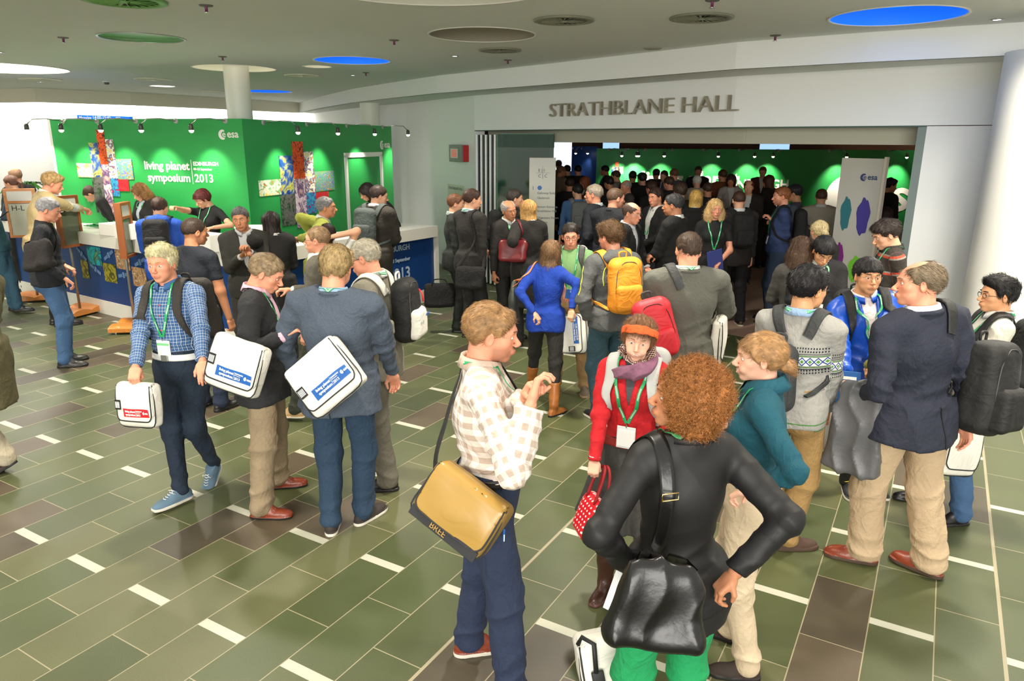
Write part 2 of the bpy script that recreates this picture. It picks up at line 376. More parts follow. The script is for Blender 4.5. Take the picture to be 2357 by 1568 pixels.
def mesh_sdf(f, lo, hi, h):
    """surface-net mesh of f<0 on a grid of step h, evaluated only near the surface"""
    lo = np.asarray(lo, float); hi = np.asarray(hi, float); B = 4
    n = np.maximum(np.ceil((hi - lo) / (h * B)).astype(int), 1)
    ax = [lo[i] + np.arange(n[i] + 1) * h * B for i in range(3)]
    G = np.stack(np.meshgrid(*ax, indexing='ij'), -1).reshape(-1, 3).astype(f32)
    D = f(G).reshape(n + 1); th = h * B * 1.6
    near = np.abs(D) < th
    cell = np.zeros(n, bool)
    for dx in (0, 1):
        for dy in (0, 1):
            for dz in (0, 1): cell |= near[dx:n[0] + dx, dy:n[1] + dy, dz:n[2] + dz]
    N = n * B + 1
    V = np.repeat(np.repeat(np.repeat(np.where(D[:-1, :-1, :-1] > 0, 1, -1).astype(f32), B, 0), B, 1), B, 2)
    V = np.pad(V, ((0, 1), (0, 1), (0, 1)), mode='edge')
    act = np.zeros(N, bool); ca = np.repeat(np.repeat(np.repeat(cell, B, 0), B, 1), B, 2)
    for dx in (0, 1):
        for dy in (0, 1):
            for dz in (0, 1): act[dx:N[0] - 1 + dx, dy:N[1] - 1 + dy, dz:N[2] - 1 + dz] |= ca
    ii = np.argwhere(act)
    V[act] = f((lo + ii * h).astype(f32))
    V[[0, -1]] = np.maximum(V[[0, -1]], 1e-3); V[:, [0, -1]] = np.maximum(V[:, [0, -1]], 1e-3); V[:, :, [0, -1]] = np.maximum(V[:, :, [0, -1]], 1e-3)
    s = V < 0
    m = N - 1; cnt = np.zeros(m, np.int8)
    for dx in (0, 1):
        for dy in (0, 1):
            for dz in (0, 1): cnt += s[dx:m[0] + dx, dy:m[1] + dy, dz:m[2] + dz]
    mix = (cnt > 0) & (cnt < 8); cc = np.argwhere(mix)
    if len(cc) == 0: return np.zeros((0, 3)), np.zeros((0, 4), int)
    idx = np.full(m, -1, np.int32); idx[mix] = np.arange(len(cc))
    acc = np.zeros((len(cc), 3)); w = np.zeros(len(cc))
    cor = [(a, b, c) for a in (0, 1) for b in (0, 1) for c in (0, 1)]
    vals = {c: V[cc[:, 0] + c[0], cc[:, 1] + c[1], cc[:, 2] + c[2]] for c in cor}
    for a in cor:
        for k in range(3):
            if a[k] == 0:
                b = list(a); b[k] = 1; b = tuple(b); va, vb = vals[a], vals[b]; cr = (va < 0) != (vb < 0)
                t = np.where(cr, va / np.where(cr, va - vb, 1), 0)
                P = np.array(a, float)[None].repeat(len(cc), 0); P[:, k] = t
                acc += P * cr[:, None]; w += cr
    verts = lo + (cc + acc / w[:, None]) * h
    Q = []
    for k in range(3):
        i, j = [(1, 2), (2, 0), (0, 1)][k]
        a = [slice(1, -1)] * 3; a[k] = slice(0, -1); b = list(a); b[k] = slice(1, None)
        sa = s[tuple(a)]; sb = s[tuple(b)]
        for inv in (0, 1):
            e = np.argwhere((sa & ~sb) if inv == 0 else (~sa & sb))
            if len(e) == 0: continue
            off = np.ones(3, int); off[k] = 0; e = e + off
            def g(di, dj):
                q = e.copy(); q[:, i] -= di; q[:, j] -= dj; return idx[q[:, 0], q[:, 1], q[:, 2]]
            q = np.stack([g(1, 1), g(0, 1), g(0, 0), g(1, 0)], 1)
            Q.append(q if inv == 0 else q[:, ::-1])
    Q = np.concatenate(Q); Q = Q[(Q >= 0).all(1)]
    return verts, Q
def vnormals(v, q):
    a = v[q[:, 2]] - v[q[:, 0]]; b = v[q[:, 3 if q.shape[1] > 3 else 1]] - v[q[:, 1]]
    if q.shape[1] == 3: a = v[q[:, 1]] - v[q[:, 0]]; b = v[q[:, 2]] - v[q[:, 0]]
    n = np.cross(a, b); N = np.zeros_like(v)
    for k in range(q.shape[1]): np.add.at(N, q[:, k], n)
    return N / (np.linalg.norm(N, axis=1)[:, None] + 1e-9)
def rotm(yaw=0, pitch=0, roll=0):
    """yaw about z (ccw), pitch about x (+ = leaning forward / looking down), roll about y (+ = tilt to own right)"""
    y, p, r = [math.radians(a) for a in (yaw, pitch, roll)]
    Rz = np.array([[math.cos(y), -math.sin(y), 0], [math.sin(y), math.cos(y), 0], [0, 0, 1]])
    Rx = np.array([[1, 0, 0], [0, math.cos(p), math.sin(p)], [0, -math.sin(p), math.cos(p)]])
    Ry = np.array([[math.cos(r), 0, math.sin(r)], [0, 1, 0], [-math.sin(r), 0, math.cos(r)]])
    return Rz @ Rx @ Ry
def ik(a, t, l1, l2, pole):
    a = np.asarray(a, float); t = np.asarray(t, float); d = t - a; L = np.linalg.norm(d)
    if L > (l1 + l2) * .999: t = a + d / L * (l1 + l2) * .999; d = t - a; L = np.linalg.norm(d)
    L = max(L, abs(l1 - l2) + .01); x = (l1 * l1 - l2 * l2 + L * L) / (2 * L); h = math.sqrt(max(l1 * l1 - x * x, 0)); u = d / L
    pole = np.asarray(pole, float); pole = pole - u * (pole @ u); pole = nrm(pole)
    return a + u * x + pole * h, t
# =====================================================================  HEADS, HANDS, HAIR (cached in their own frames)
# head frame: origin between the ears, +y face, +x own right, +z up; top of skull at z=.122, chin at z=-.108
def head_sdf(kind):
    fem = kind.startswith('f'); heavy = 'h' in kind; sm = 's' in kind
    jw = .052 if fem else (.068 if heavy else .060)
    def f(p):
        p = p.copy(); p[:, 0] = np.abs(p[:, 0])
        d = ell(p, (0, -.018, .036), (.076, .096, .087))
        d = smin(d, ell(p, (0, .038, .018), (.062, .056, .066)), .03)            # forehead / face block
        d = smin(d, ell(p, (0, .036, -.045), (jw, .052, .054)), .025)              # jaw
        d = smin(d, ell(p, (0, .066, -.086), (.020 if fem else .025, .019, .018)), .022)   # chin
        d = smin(d, ell(p, (.042, .052, -.012), (.020, .020, .018)), .022)         # cheekbone
        d = smin(d, cap(p, (.0, .088, .030), (.040, .074, .028), .010 if not fem else .007, .007), .014)      # brow
        d = smax(d, -ell(p, (.032, .098, .010), (.020, .018, .012)), .016)         # eye socket
        d = smin(d, cap(p, (0, .086, .012), (0, .112, -.022), .007, .0105), .012)  # nose bridge
        d = smin(d, ell(p, (.010, .102, -.028), (.008, .010, .007)), .007)         # nostril wing
        d = smin(d, ell(p, (.0, .090, -.056), (.023, .012, .013)), .016)           # mouth mound
        d = smin(d, cap(p, (0, .1010, -.0515), (.019, .0925, -.0535), .0042, .0022), .004)     # upper lip
        d = smin(d, cap(p, (0, .0995, -.0610), (.016, .0925, -.0590), .0050, .0028), .004)     # lower lip
        if sm:
            d = smax(d, -ell(p, (0, .102, -.0560 ), (.0205, .013, .0056)), .003); d = smin(d, ell(p, (.036, .074, -.040), (.018, .017, .018)), .02)
        else: d = smax(d, -cap(p, (0, .1055, -.0562), (.020, .0965, -.0556), .0012, .0010), .003)
        d = smax(d, -ell(p, (0, .105, -.072), (.016, .006, .004)), .006)
        # ear
        e = ell(p, (.079, -.008, .000), (.0075, .0165, .029), rotm(-22, 8, 0))
        e = smax(e, -ell(p, (.087, -.004, .003), (.006, .009, .017), rotm(-22, 8, 0)), .004)
        d = smin(d, e, .007)
        # neck
        nr = .050 if fem else (.064 if heavy else .058)
        d = smin(d, cap(p, (0, -.022, -.02), (0, -.038, -.15), nr, nr * .98), .03)
        return d
    return f
_HC = {}
def head_mesh(kind, h):
    k = (kind, h)
    if k not in _HC:
        v, q = mesh_sdf(head_sdf(kind), (-.105, -.125, -.165), (.105, .125, .135), h)
        c = np.zeros((len(v), 3)); ax = np.abs(v[:, 0])
        lip = np.exp(-(((v[:, 2] + .0565) / .0075) ** 2 + (ax / .021) ** 2 * 1.0) ** 1.5) * (v[:, 1] > .086)
        cheek = np.exp(-(((ax - .038) / .02) ** 2 + ((v[:, 2] + .02) / .02) ** 2)) * (v[:, 1] > .03)
        nose = np.exp(-((ax / .014) ** 2 + ((v[:, 2] + .022) / .014) ** 2)) * (v[:, 1] > .09)
        ear = ((ax > .0765) & (v[:, 2] > -.035) & (v[:, 2] < .035)).astype(float)
        c[:, 0] = lip; c[:, 1] = np.clip(cheek * .6 + nose * .5 + ear * .55, 0, 1)
        beard = (np.clip((-.022 - v[:, 2]) / .02, 0, 1) * np.clip((v[:, 1] + .005) / .02, 0, 1) * np.clip((v[:, 2] + .125) / .02, 0, 1))
        beard = np.maximum(beard * (1 - np.exp(-((ax - .034) ** 2 + (v[:, 2] + .03) ** 2) / .00022)), 0) * (1 - lip)
        c[:, 2] = beard * (v[:, 1] < .098 + .01 * (v[:, 2] < -.04))
        _HC[k] = (v, q, c)
    return _HC[k]
# hand frame: wrist at origin, fingers along +z, back of the hand towards +y, thumb on +x side (right hand); curl towards -y
def hand_sdf(pose):
    curl = {'relax': (18, 26, 18), 'grip': (62, 78, 48), 'hold': (34, 46, 28), 'flat': (6, 8, 6), 'point': (40, 60, 40), 'fist': (80, 92, 60)}[pose]
    F = []
    for i, (x, L) in enumerate(((.030, .070), (.0105, .078), (-.0095, .072), (-.0285, .057))):
        c = list(curl)
        if pose == 'point' and i == 0: c = [8, 8, 5]
        a = 0; p = np.array([x * .92, .0 - .002 * abs(i - 1), .088 - .004 * abs(i - 1.2) * 1.5]); seg = [p]
        for fr, cc in zip((.45, .30, .25), c):
            a += cc + i * (3 if pose in ('relax', 'hold') else 0); r = math.radians(a); p = p + np.array([x * .12 * (1 if pose in ('relax', 'flat') else 0), -math.sin(r), math.cos(r)]) * L * fr; seg.append(p)
        F.append(seg)
    tp = {'relax': ((.030, -.004, .025), (.047, -.020, .055), (.050, -.030, .080)), 'grip': ((.030, -.006, .025), (.040, -.036, .052), (.018, -.052, .066)),
          'fist': ((.030, -.006, .025), (.038, -.034, .050), (.010, -.046, .064)), 'hold': ((.030, -.006, .025), (.046, -.034, .050), (.036, -.054, .074)),
          'flat': ((.030, -.002, .025), (.054, -.008, .050), (.062, -.010, .078)), 'point': ((.030, -.006, .025), (.040, -.034, .052), (.020, -.048, .068))}[pose]
    def f(p):
        d = rbox(p, (.002, 0, .050), (.037, .0135, .042), .0125)
        d = smin(d, cap(p, (.0, 0, -.03), (0, 0, .02), .026, .026) * 1 + .0, .02) if False else smin(d, ell(p, (0, 0, .0), (.027, .019, .045)), .02)
        d = smin(d, ell(p, (.024, -.010, .030), (.016, .014, .030)), .012)
        for i, s in enumerate(F):
            r0 = (.0088, .0092, .0088, .0078)[i]
            e = smin(cap(p, s[0], s[1], r0, r0 * .94), cap(p, s[1], s[2], r0 * .95, r0 * .86), .003); e = smin(e, cap(p, s[2], s[3], r0 * .86, r0 * .74), .003)
            e = smin(e, cap(p, (s[0][0] * .8, -.001, .05), s[0], r0, r0 * 1.05), .004)
            d = smin(d, e, .0045)
        t = smin(cap(p, tp[0], tp[1], .0125, .0105), cap(p, tp[1], tp[2], .0102, .0080), .004)
        return smin(d, t, .007)
    return f
_HD = {}
def hand_mesh(pose, h):
    k = (pose, h)
    if k not in _HD: _HD[k] = mesh_sdf(hand_sdf(pose), (-.06, -.10, -.06), (.085, .04, .185), h)
    return _HD[k]
# ---- hair
def zline(y, fr=.074, side=.006, back=-.070):
    return np.interp(y, [-.12, -.09, -.05, -.02, .0, .018, .034, .05, .07, .09, .13], [back, back, back * .85, -.022, .018, side, .010, .044, fr - .010, fr, fr]).astype(f32)
def cran(p, t, tf=None):
    r = np.array([.076 + t, .096 + t, .087 + t * 1.0]); d = ell(p, (0, -.018, .036), r)
    return smin(d, ell(p, (0, .036, .030), (.058 + t * .9, .050 + t * (.8 if tf is None else tf), .058 + t)), .03)
def hair_sdf(kind, seed=0):
    def f(p):
        q = p; ax = np.abs(p[:, 0]); y = p[:, 1]; z = p[:, 2]
        nz = wob(p * np.array([1.5, .8, .7], f32), 85, seed) * .0042 + wob(p, 28, seed + 2) * .0045
        if kind in ('short', 'spiky', 'wavy', 'crop', 'full', 'fringe', 'balding', 'ring'):
            t = {'short': .010, 'spiky': .013, 'wavy': .016, 'crop': .005, 'full': .017, 'fringe': .015, 'balding': .010, 'ring': .009}[kind]
            amp = {'crop': .25, 'wavy': 1.6, 'spiky': 1.7, 'full': 1.5}.get(kind, 1.)
            fr = {'balding': .085, 'fringe': .048, 'ring': .07, 'full': .066}.get(kind, .075)
            tt = t * (.55 + .75 * np.clip((z - .0) / .10, 0, 1))
            zl = zline(y, fr) + wob(p * np.array([2.2, 1, .4], f32), 70, seed + 1) * .008
            if kind in ('full', 'fringe'): zl = zl - .010 * (y < 0)
            th_ = np.clip((z - zl) / (.040 if kind != 'fringe' else .02), 0, 1) ** .6; d = cran(p, 0.0) - .002 - (tt - .002 + nz * amp) * th_
            lift = .012 * np.clip((y - .02) / .06, 0, 1) * np.clip((z - .06) / .04, 0, 1)
            if kind in ('spiky', 'wavy', 'full'): d = d - lift
            d = smax(d, (zl - z) * .8, .004)
            if kind == 'balding': d = smax(d, -(ell(p, (0, .048, .120), (.058, .095, .066))), .01)
            if kind == 'ring': d = smax(d, -(ell(p, (0, .02, .120), (.064, .108, .068))), .008)
            ear = ell(p * np.array([1, 1, 1], f32), (0, -.006, -.004), (.2, .018, .030)); d = smax(d, -ear, .006)
            return d
        if kind in ('afro', 'curly'):
            R = .128 if kind == 'afro' else .100
            b = .0075 * np.sin(p[:, 0] * 230 + 2 * wob(p, 40, seed) * 2) * np.sin(y * 200 + 2 * wob(p, 44, seed + 1) * 2) * np.sin(z * 205 + wob(p, 38, seed + 2) * 4)
            if kind == 'afro': d = ell(p, (0, -.036, .026), (R, R * .95, R * .98)) ; d = smin(d, ell(p, (0, -.045, -.07), (.105, .080, .055)), .04)
            else: d = cran(p, .028); d = smin(d, ell(p, (0, -.055, -.06), (.098, .072, .085)), .04)
            d = d - b * 1.6 - wob(p, 30, seed) * .006
            face = ell(p, (0, .112, -.034), (.074, .082, .092)); return smax(d, -face, .01)
        if kind in ('long', 'bob', 'longcurly', 'longstraight', 'half'):
            zb = {'bob': -.13, 'long': -.26, 'longcurly': -.22, 'longstraight': -.30, 'half': -.20}[kind]
            d = cran(p, .014) - nz
            w = .085 if kind != 'longcurly' else .125
            back = ell(p, (0, -.050, zb * .5 + .02), (w, .058 if kind != 'longcurly' else .09, abs(zb) * .62 + .03))
            d = smin(d, back, .03)
            side = ell(np.stack([ax, y, z], 1), (.070, .002, -.035 + zb * .22), (.026 if kind != 'longcurly' else .05, .044, .075 + abs(zb) * .25)); d = smin(d, side, .025)
            d = d - wob(p * np.array([1.2, 1.2, .25], f32), 90, seed) * .004
            if kind in ('longcurly', 'half'): d = d - wob(p, 55, seed) * .009
            face = ell(p, (0, .115, -.030), (.058, .078, .098)); d = smax(d, -face, .008)
            neck = ell(p, (0, .02, -.18), (.05, .07, .09)); d = smax(d, -neck, .01)
            return smax(d, (zb + wob(p, 40, seed) * .01 - z), .01)
        if kind in ('bun', 'pony', 'tied', 'pixie'):
            d = cran(p, .010 if kind != 'pixie' else .020) - nz * (.6 if kind != 'pixie' else 1.6)
            zl = zline(y, .062 if kind == 'pixie' else .070, -.03 if kind == 'pixie' else -.002, -.06 if kind != 'pixie' else -.085); d = smax(d, (zl - z) * .8, .008)
            if kind != 'pixie':
                ear = ell(p, (0, -.004, -.006), (.2, .018, .030)); d = smax(d, -ear, .006)
            if kind in ('bun', 'tied'):
                c = (0, -.125, -.018) if kind == 'bun' else (0, -.122, -.03)
                r = ell(p, c, (.038, .032, .036)) - wob(p, 75, seed) * .007; d = smin(d, r, .012)
                if kind == 'tied': d = smin(d, cap(p, (0.01, -.13, -.03), (.02, -.15, -.075), .012, .006) - wob(p, 80, seed) * .003, .01)
            if kind == 'pony': d = smin(d, smin(cap(p, (0, -.115, .02), (0, -.155, -.04), .018, .026), cap(p, (0, -.155, -.04), (0, -.135, -.20), .026, .010), .02) - wob(p * np.array([1, 1, .3], f32), 90, seed) * .004, .015)
            return d
        return ell(p, (0, -.018, .036), (.05, .05, .05))
    return f
_HR = {}
def hair_mesh(kind, seed, h):
    k = (kind, seed, h)
    if k not in _HR:
        zb = {'long': -.28, 'longcurly': -.25, 'longstraight': -.32, 'half': -.22, 'bob': -.15, 'pony': -.23, 'afro': -.14, 'curly': -.16}.get(kind, -.11)
        _HR[k] = mesh_sdf(hair_sdf(kind, seed), (-.16, -.20, zb), (.16, .14, .175), h)
    return _HR[k]
def strands(v, q, n, seed, L=.035, w=.0011, lift=.006, curl=0., flow='short', kind=''):
    """thin hair locks rooted on the hair surface, returned in the head frame"""
    r = np.random.default_rng(seed); N = vnormals(v, q); ok = np.argwhere(v[:, 2] > (-.35)).ravel()
    i = r.choice(ok, n); p = v[i] + r.normal(size=(n, 3)) * .0015; nn = N[i]
    if flow == 'short': g = np.stack([p[:, 0] * 2.0, -.9 + p[:, 1] * -2 + .0 * p[:, 0], -.6 - 0 * p[:, 0] + (p[:, 2] - .1) * -3], 1); g[p[:, 1] > .03] += np.array([0, 1.5, .2])
    elif flow == 'up': g = np.stack([p[:, 0] * 3, .5 + 0 * p[:, 1], .7 + 0 * p[:, 2]], 1); g[p[:, 2] < .05] = np.stack([p[:, 0] * 0, -.5 + p[:, 1] * 0, -1 + p[:, 2] * 0], 1)[p[:, 2] < .05]
    elif flow == 'down': g = np.stack([p[:, 0] * 4, p[:, 1] * 3 - .1, -1 + 0 * p[:, 2]], 1)
    else: g = r.normal(size=(n, 3))
    g = g + r.normal(size=(n, 3)) * (.13 if flow != 'rand' else .22); t = g - nn * (g * nn).sum(1)[:, None]; t /= np.linalg.norm(t, axis=1)[:, None] + 1e-6
    s = np.cross(nn, t); lift = lift * .7; Ls = L * (.6 + .8 * r.random(n)); K = 5 if not curl else 9
    V = []; ph = r.random(n) * 6.28
    for k in range(K):
        a = k / (K - 1); c = p + t * (Ls * a)[:, None] + nn * (lift * np.sin(a * 2.2) - .002)[..., None] if np.isscalar(lift) is False else p + t * (Ls * a)[:, None] + nn * (lift * math.sin(a * 2.6) - .0015 - .35 * Ls[:, None] * a * a * (.28 if flow != 'rand' and not curl else 0))
        if curl: c = c + (s * np.cos(ph + a * 11)[:, None] + nn * np.sin(ph + a * 11)[:, None]) * curl
        ww = w * (1 - a * .85); V.append(c - s * ww); V.append(c + s * ww)
    V = np.stack(V, 1).reshape(-1, 3); base = (np.arange(n) * 2 * K)[:, None]
    Q = np.concatenate([base + np.array([[2 * k, 2 * k + 1, 2 * k + 3, 2 * k + 2]]) for k in range(K - 1)])
    return V, Q
# =====================================================================  PEOPLE
SKIN = {'light': (218, 166, 134), 'pink': (222, 156, 126), 'tan': (190, 132, 96), 'asian': (210, 156, 114), 'pale': (230, 182, 156)}
def skin_mat(tone, beard=None):
    k = 'skin_%s_%s' % (tone, beard)
    if k in _M: return _M[k]
    m, g = newmat(k); c = lin(SKIN[tone])
    at = g.n('ShaderNodeAttribute'); at.attribute_name = 'face'; sp = g.n('ShaderNodeSeparateXYZ'); g.t.links.new(at.outputs['Vector'], sp.inputs[0])
    tc = g.n('ShaderNodeTexCoord'); nz = g.n('ShaderNodeTexNoise'); nz.inputs['Scale'].default_value = 28; nz.inputs['Detail'].default_value = 4; g.t.links.new(tc.outputs['Object'], nz.inputs[0])
    red = (c[0] * 1.0, c[1] * .78, c[2] * .72, 1); lip = (c[0] * .66, c[1] * .36, c[2] * .36, 1)
    base = g.mix(g.math('MULTIPLY', nz.outputs['Fac'], .45), c, (c[0] * .98, c[1] * .82, c[2] * .76, 1))
    x = g.mix(sp.outputs[1], base, red)
    if beard:
        amt = {'stubble': .45, 'stub2': .3}.get(beard[0] if isinstance(beard, tuple) else beard, .45); bc = beard[1] if isinstance(beard, tuple) else (92, 66, 48)
        n2 = g.n('ShaderNodeTexNoise'); n2.inputs['Scale'].default_value = 420; g.t.links.new(tc.outputs['Object'], n2.inputs[0])
        x = g.mix(g.math('MULTIPLY', sp.outputs[2], g.math('ADD', g.math('MULTIPLY', n2.outputs['Fac'], .5), amt - .2)), x, lin(bc))
    x = g.mix(sp.outputs[0], x, lip)
    g.put(x, g.b.inputs['Base Color']); g.b.inputs['Roughness'].default_value = .48; g.b.inputs['Specular IOR Level'].default_value = .4
    g.b.inputs['Subsurface Weight'].default_value = .08; g.b.inputs['Subsurface Radius'].default_value = (1, .35, .2); g.b.inputs['Subsurface Scale'].default_value = .008
    return m
def hair_mat(col, bright=1.0):
    k = 'hair_%s' % (col,)
    if k in _M: return _M[k]
    m, g = newmat(k); c = lin(col)
    tc = g.n('ShaderNodeTexCoord'); mp = g.n('ShaderNodeMapping'); mp.inputs['Scale'].default_value = (1, .35, .35); g.t.links.new(tc.outputs['Object'], mp.inputs[0])
    n = g.n('ShaderNodeTexNoise'); n.inputs['Scale'].default_value = 130; n.inputs['Detail'].default_value = 5; g.t.links.new(mp.outputs[0], n.inputs[0])
    n3 = g.n('ShaderNodeTexNoise'); n3.inputs['Scale'].default_value = 14; g.t.links.new(tc.outputs['Object'], n3.inputs[0])
    r = g.n('ShaderNodeValToRGB'); e = r.color_ramp; e.elements[0].position = .3; e.elements[1].position = .72
    e.elements[0].color = tuple(v * .42 for v in c[:3]) + (1,); e.elements[1].color = tuple(min(1, v * 1.45) for v in c[:3]) + (1,)
    g.put(g.math('ADD', g.math('MULTIPLY', n.outputs['Fac'], .75), g.math('MULTIPLY', n3.outputs['Fac'], .25)), r.inputs[0]); g.put(r.outputs[0], g.b.inputs['Base Color'])
    g.b.inputs['Roughness'].default_value = .55; g.b.inputs['Specular IOR Level'].default_value = .35
    bp = g.n('ShaderNodeBump'); bp.inputs['Strength'].default_value = .6; bp.inputs['Distance'].default_value = .004; g.put(n.outputs['Fac'], bp.inputs['Height']); g.t.links.new(bp.outputs[0], g.b.inputs['Normal'])
    return m
def cloth(name, col, rough=.85, weave=.1, bump=.25, scale=220, **kw):
    col = tuple(int(v * (.8 if max(col) < 75 else .92)) for v in col)
    return mat('cloth_' + name, col, rough, noise=weave, nscale=scale, bump=bump * 2, bscale=45, crease=2.2, **kw)
eye_w = mat('eye_white', (232, 228, 222), .25); pupil = mat('pupil', (12, 12, 12), .1)
black_m = mat('black_nylon', (24, 24, 23), .7, noise=.2, nscale=200, bump=.4, bscale=30, crease=2.); metal_m = mat('buckle_metal', (190, 190, 185), .3, 1.0)
# ---- shoes, in the foot frame (heel y=-.075, toe y=.205, ground z=0)
def shoe_sdf(kind):
    def f(p):
        w = {'dress': .043, 'sneaker': .047, 'boot': .046, 'work': .050}[kind]
        d = ell(p, (0, -.025, .040), (.037, .052, .045)); d = smin(d, ell(p, (0, .10, .026), (w, .105, .036 if kind != 'work' else .045)), .03)
        d = smin(d, ell(p, (0, .03, .062), (.034, .062, .042)), .03)
        d = smin(d, cap(p, (0, -.012, .06), (0, -.01, .11), .036, .038), .02)
        if kind == 'dress': d = smin(d, ell(p, (0, .165, .022), (.034, .045, .022)), .02)
        q = p.copy(); yy = np.clip((q[:, 1] + .02) / .12, 0, 1); sw = (.040 + (w - .040 + .004) * yy)
        sole = np.maximum(np.sqrt((q[:, 0] / sw) ** 2 + ((q[:, 1] - .063) / .148) ** 2 * 1.0) ** 1 - 1, -1) * .045
        sole = np.maximum(rbox(p, (0, .063, .0), (.05, .146, .026 if kind != 'dress' else .018), .012), (np.abs(p[:, 0]) - sw * np.sqrt(np.clip(1.02 - (np.clip(p[:, 1] - .12, 0, 1) / .098) ** 2 - (np.clip(-.02 - p[:, 1], 0, 1) / .062) ** 2, 0, 1))))
        d = np.minimum(d, sole - .001)
        d = np.maximum(d, p[:, 2] - (.098 if kind != 'boot' else .12)); return np.maximum(d, -p[:, 2])
    return f
_SH = {}
def shoe_mesh(kind, h):
    k = (kind, h)
    if k not in _SH: _SH[k] = mesh_sdf(shoe_sdf(kind), (-.07, -.10, -.01), (.07, .225, .13), h)
    return _SH[k]
def eye_mesh(ir):
    k = 'eye_mesh_%s' % (ir,)
    if k in _M: return _M[k]
    im = mat('iris_%s' % (ir,), ir, .2); n = 16; vs = []; r = .0122
    angs = [0, 12, 24, 30, 45, 60, 80, 100]
    for a in angs:
        for j in range(n): w = 2 * math.pi * j / n; vs.append((r * math.sin(math.radians(a)) * math.cos(w), r * math.cos(math.radians(a)), r * math.sin(math.radians(a)) * math.sin(w)))
    fs = [(i * n + (j + 1) % n, i * n + j, (i + 1) * n + j, (i + 1) * n + (j + 1) % n) for i in range(len(angs) - 1) for j in range(n)]
    mi = [2 if i < 1 else (1 if i < 3 else 0) for i in range(len(angs) - 1) for j in range(n)]
    o = mesh_obj('eye', vs, fs, [eye_w, im, pupil], None, True, mi); me = o.data; bpy.data.objects.remove(o); _M[k] = me; return me
def lids():
    vs = []; fs = []; r = .0136
    for up, e0, e1 in ((1, 12, 75), (-1, 24, 75)):
        base = len(vs); m, n = 7, 5
        for i in range(n):
            e = math.radians(e0 + (e1 - e0) * i / (n - 1)) * up
            for j in range(m): a = math.radians(-75 + 150 * j / (m - 1)); vs.append((r * math.cos(e) * math.sin(a), r * math.cos(e) * math.cos(a), r * math.sin(e)))
        fs += [(base + i * m + j, base + i * m + j + 1, base + (i + 1) * m + j + 1, base + (i + 1) * m + j) for i in range(n - 1) for j in range(m - 1)]
    return np.array(vs), np.array(fs)
LIDS = lids()
def catmull(P, n=8):
    P = [np.array(p, float) for p in P]; Q = [2 * P[0] - P[1]] + P + [2 * P[-1] - P[-2]]; out = []
    for i in range(1, len(Q) - 2):
        for k in range(n):
            t = k / n; a, b, c, d = Q[i - 1:i + 3]
            out.append(.5 * ((2 * b) + (c - a) * t + (2 * a - 5 * b + 4 * c - d) * t * t + (3 * b - a - 3 * c + d) * t ** 3))
    return np.array(out + [P[-1]])
def grad(f, p, e=.004):
    p = p.astype(f32); g = np.stack([f(p + np.eye(3, dtype=f32)[i] * e) - f(p - np.eye(3, dtype=f32)[i] * e) for i in range(3)], 1)
    return g / (np.linalg.norm(g, axis=1)[:, None] + 1e-9)
def push(f, P, off, pull=False, it=4):
    P = np.array(P, float)
    for _ in range(it):
        d = f(P.astype(f32)); n = grad(f, P); s = off - d; s = np.where(s > 0, s, 0 if not pull else np.clip(s, -.12, 0)); P = P + n * np.clip(s, -.1, .05)[:, None]
    return P
def ribbon(name, f, pts, w, m, parent, off=.004, th=.002, pull=False, n=8, closed=False, nrm_hint=None, smooth_pts=True):
    P = catmull(pts, n) if smooth_pts else np.array(pts, float)
    if f is not None:
        P = push(f, P, off, pull); N = grad(f, P); dd = f(P.astype(f32)); 
    else: N = np.tile(nrm(nrm_hint if nrm_hint is not None else (0, 1, 0)), (len(P), 1))
    for _ in range(2 if not closed else 0): P[1:-1] = P[1:-1] * .5 + (P[:-2] + P[2:]) * .25; N[1:-1] = N[1:-1] * .5 + (N[:-2] + N[2:]) * .25
    if nrm_hint is not None: N = N * .0 + nrm(nrm_hint) if f is None else N
    T = np.gradient(P, axis=0); T /= np.linalg.norm(T, axis=1)[:, None] + 1e-9
    Bn = np.cross(T, N); Bn /= np.linalg.norm(Bn, axis=1)[:, None] + 1e-9; N2 = np.cross(Bn, T)
    W = np.interp(np.linspace(0, 1, len(P)), np.linspace(0, 1, len(w)), w) if hasattr(w, '__len__') else np.full(len(P), w)
    W = W / 2; cols = []
    for s in (-1, -.5, .5, 1):
        c = P + Bn * (W * s)[:, None]
        if f is not None: c = push(f, c, off, False, 2)
        cols.append(c)
    rows = [c + N2 * th for c in cols] + [c for c in cols[::-1]]
    V = np.stack(rows, 1).reshape(-1, 3); K = 8; L = len(P)
    Q = [(i * K + k, i * K + (k + 1) % K, (i + 1) * K + (k + 1) % K, (i + 1) * K + k) for i in range(L - 1) for k in range(K)]
    if closed: Q += [((L - 1) * K + k, (L - 1) * K + (k + 1) % K, (k + 1) % K, k) for k in range(K)]
    Q = np.array(Q); 
    o = mesh_obj(name, V, Q, [m], parent, True)
    s = np.concatenate([[0], np.cumsum(np.linalg.norm(np.diff(P, axis=0), axis=1))]); a = o.data.attributes.new('cl', 'FLOAT_VECTOR', 'POINT')
    uv = np.zeros((len(V), 3), f32); uv[:, 0] = np.repeat(s, K); uv[:, 1] = np.tile([-1, -.5, .5, 1, 1, .5, -.5, -1], L); a.data.foreach_set('vector', uv.ravel())
    return o
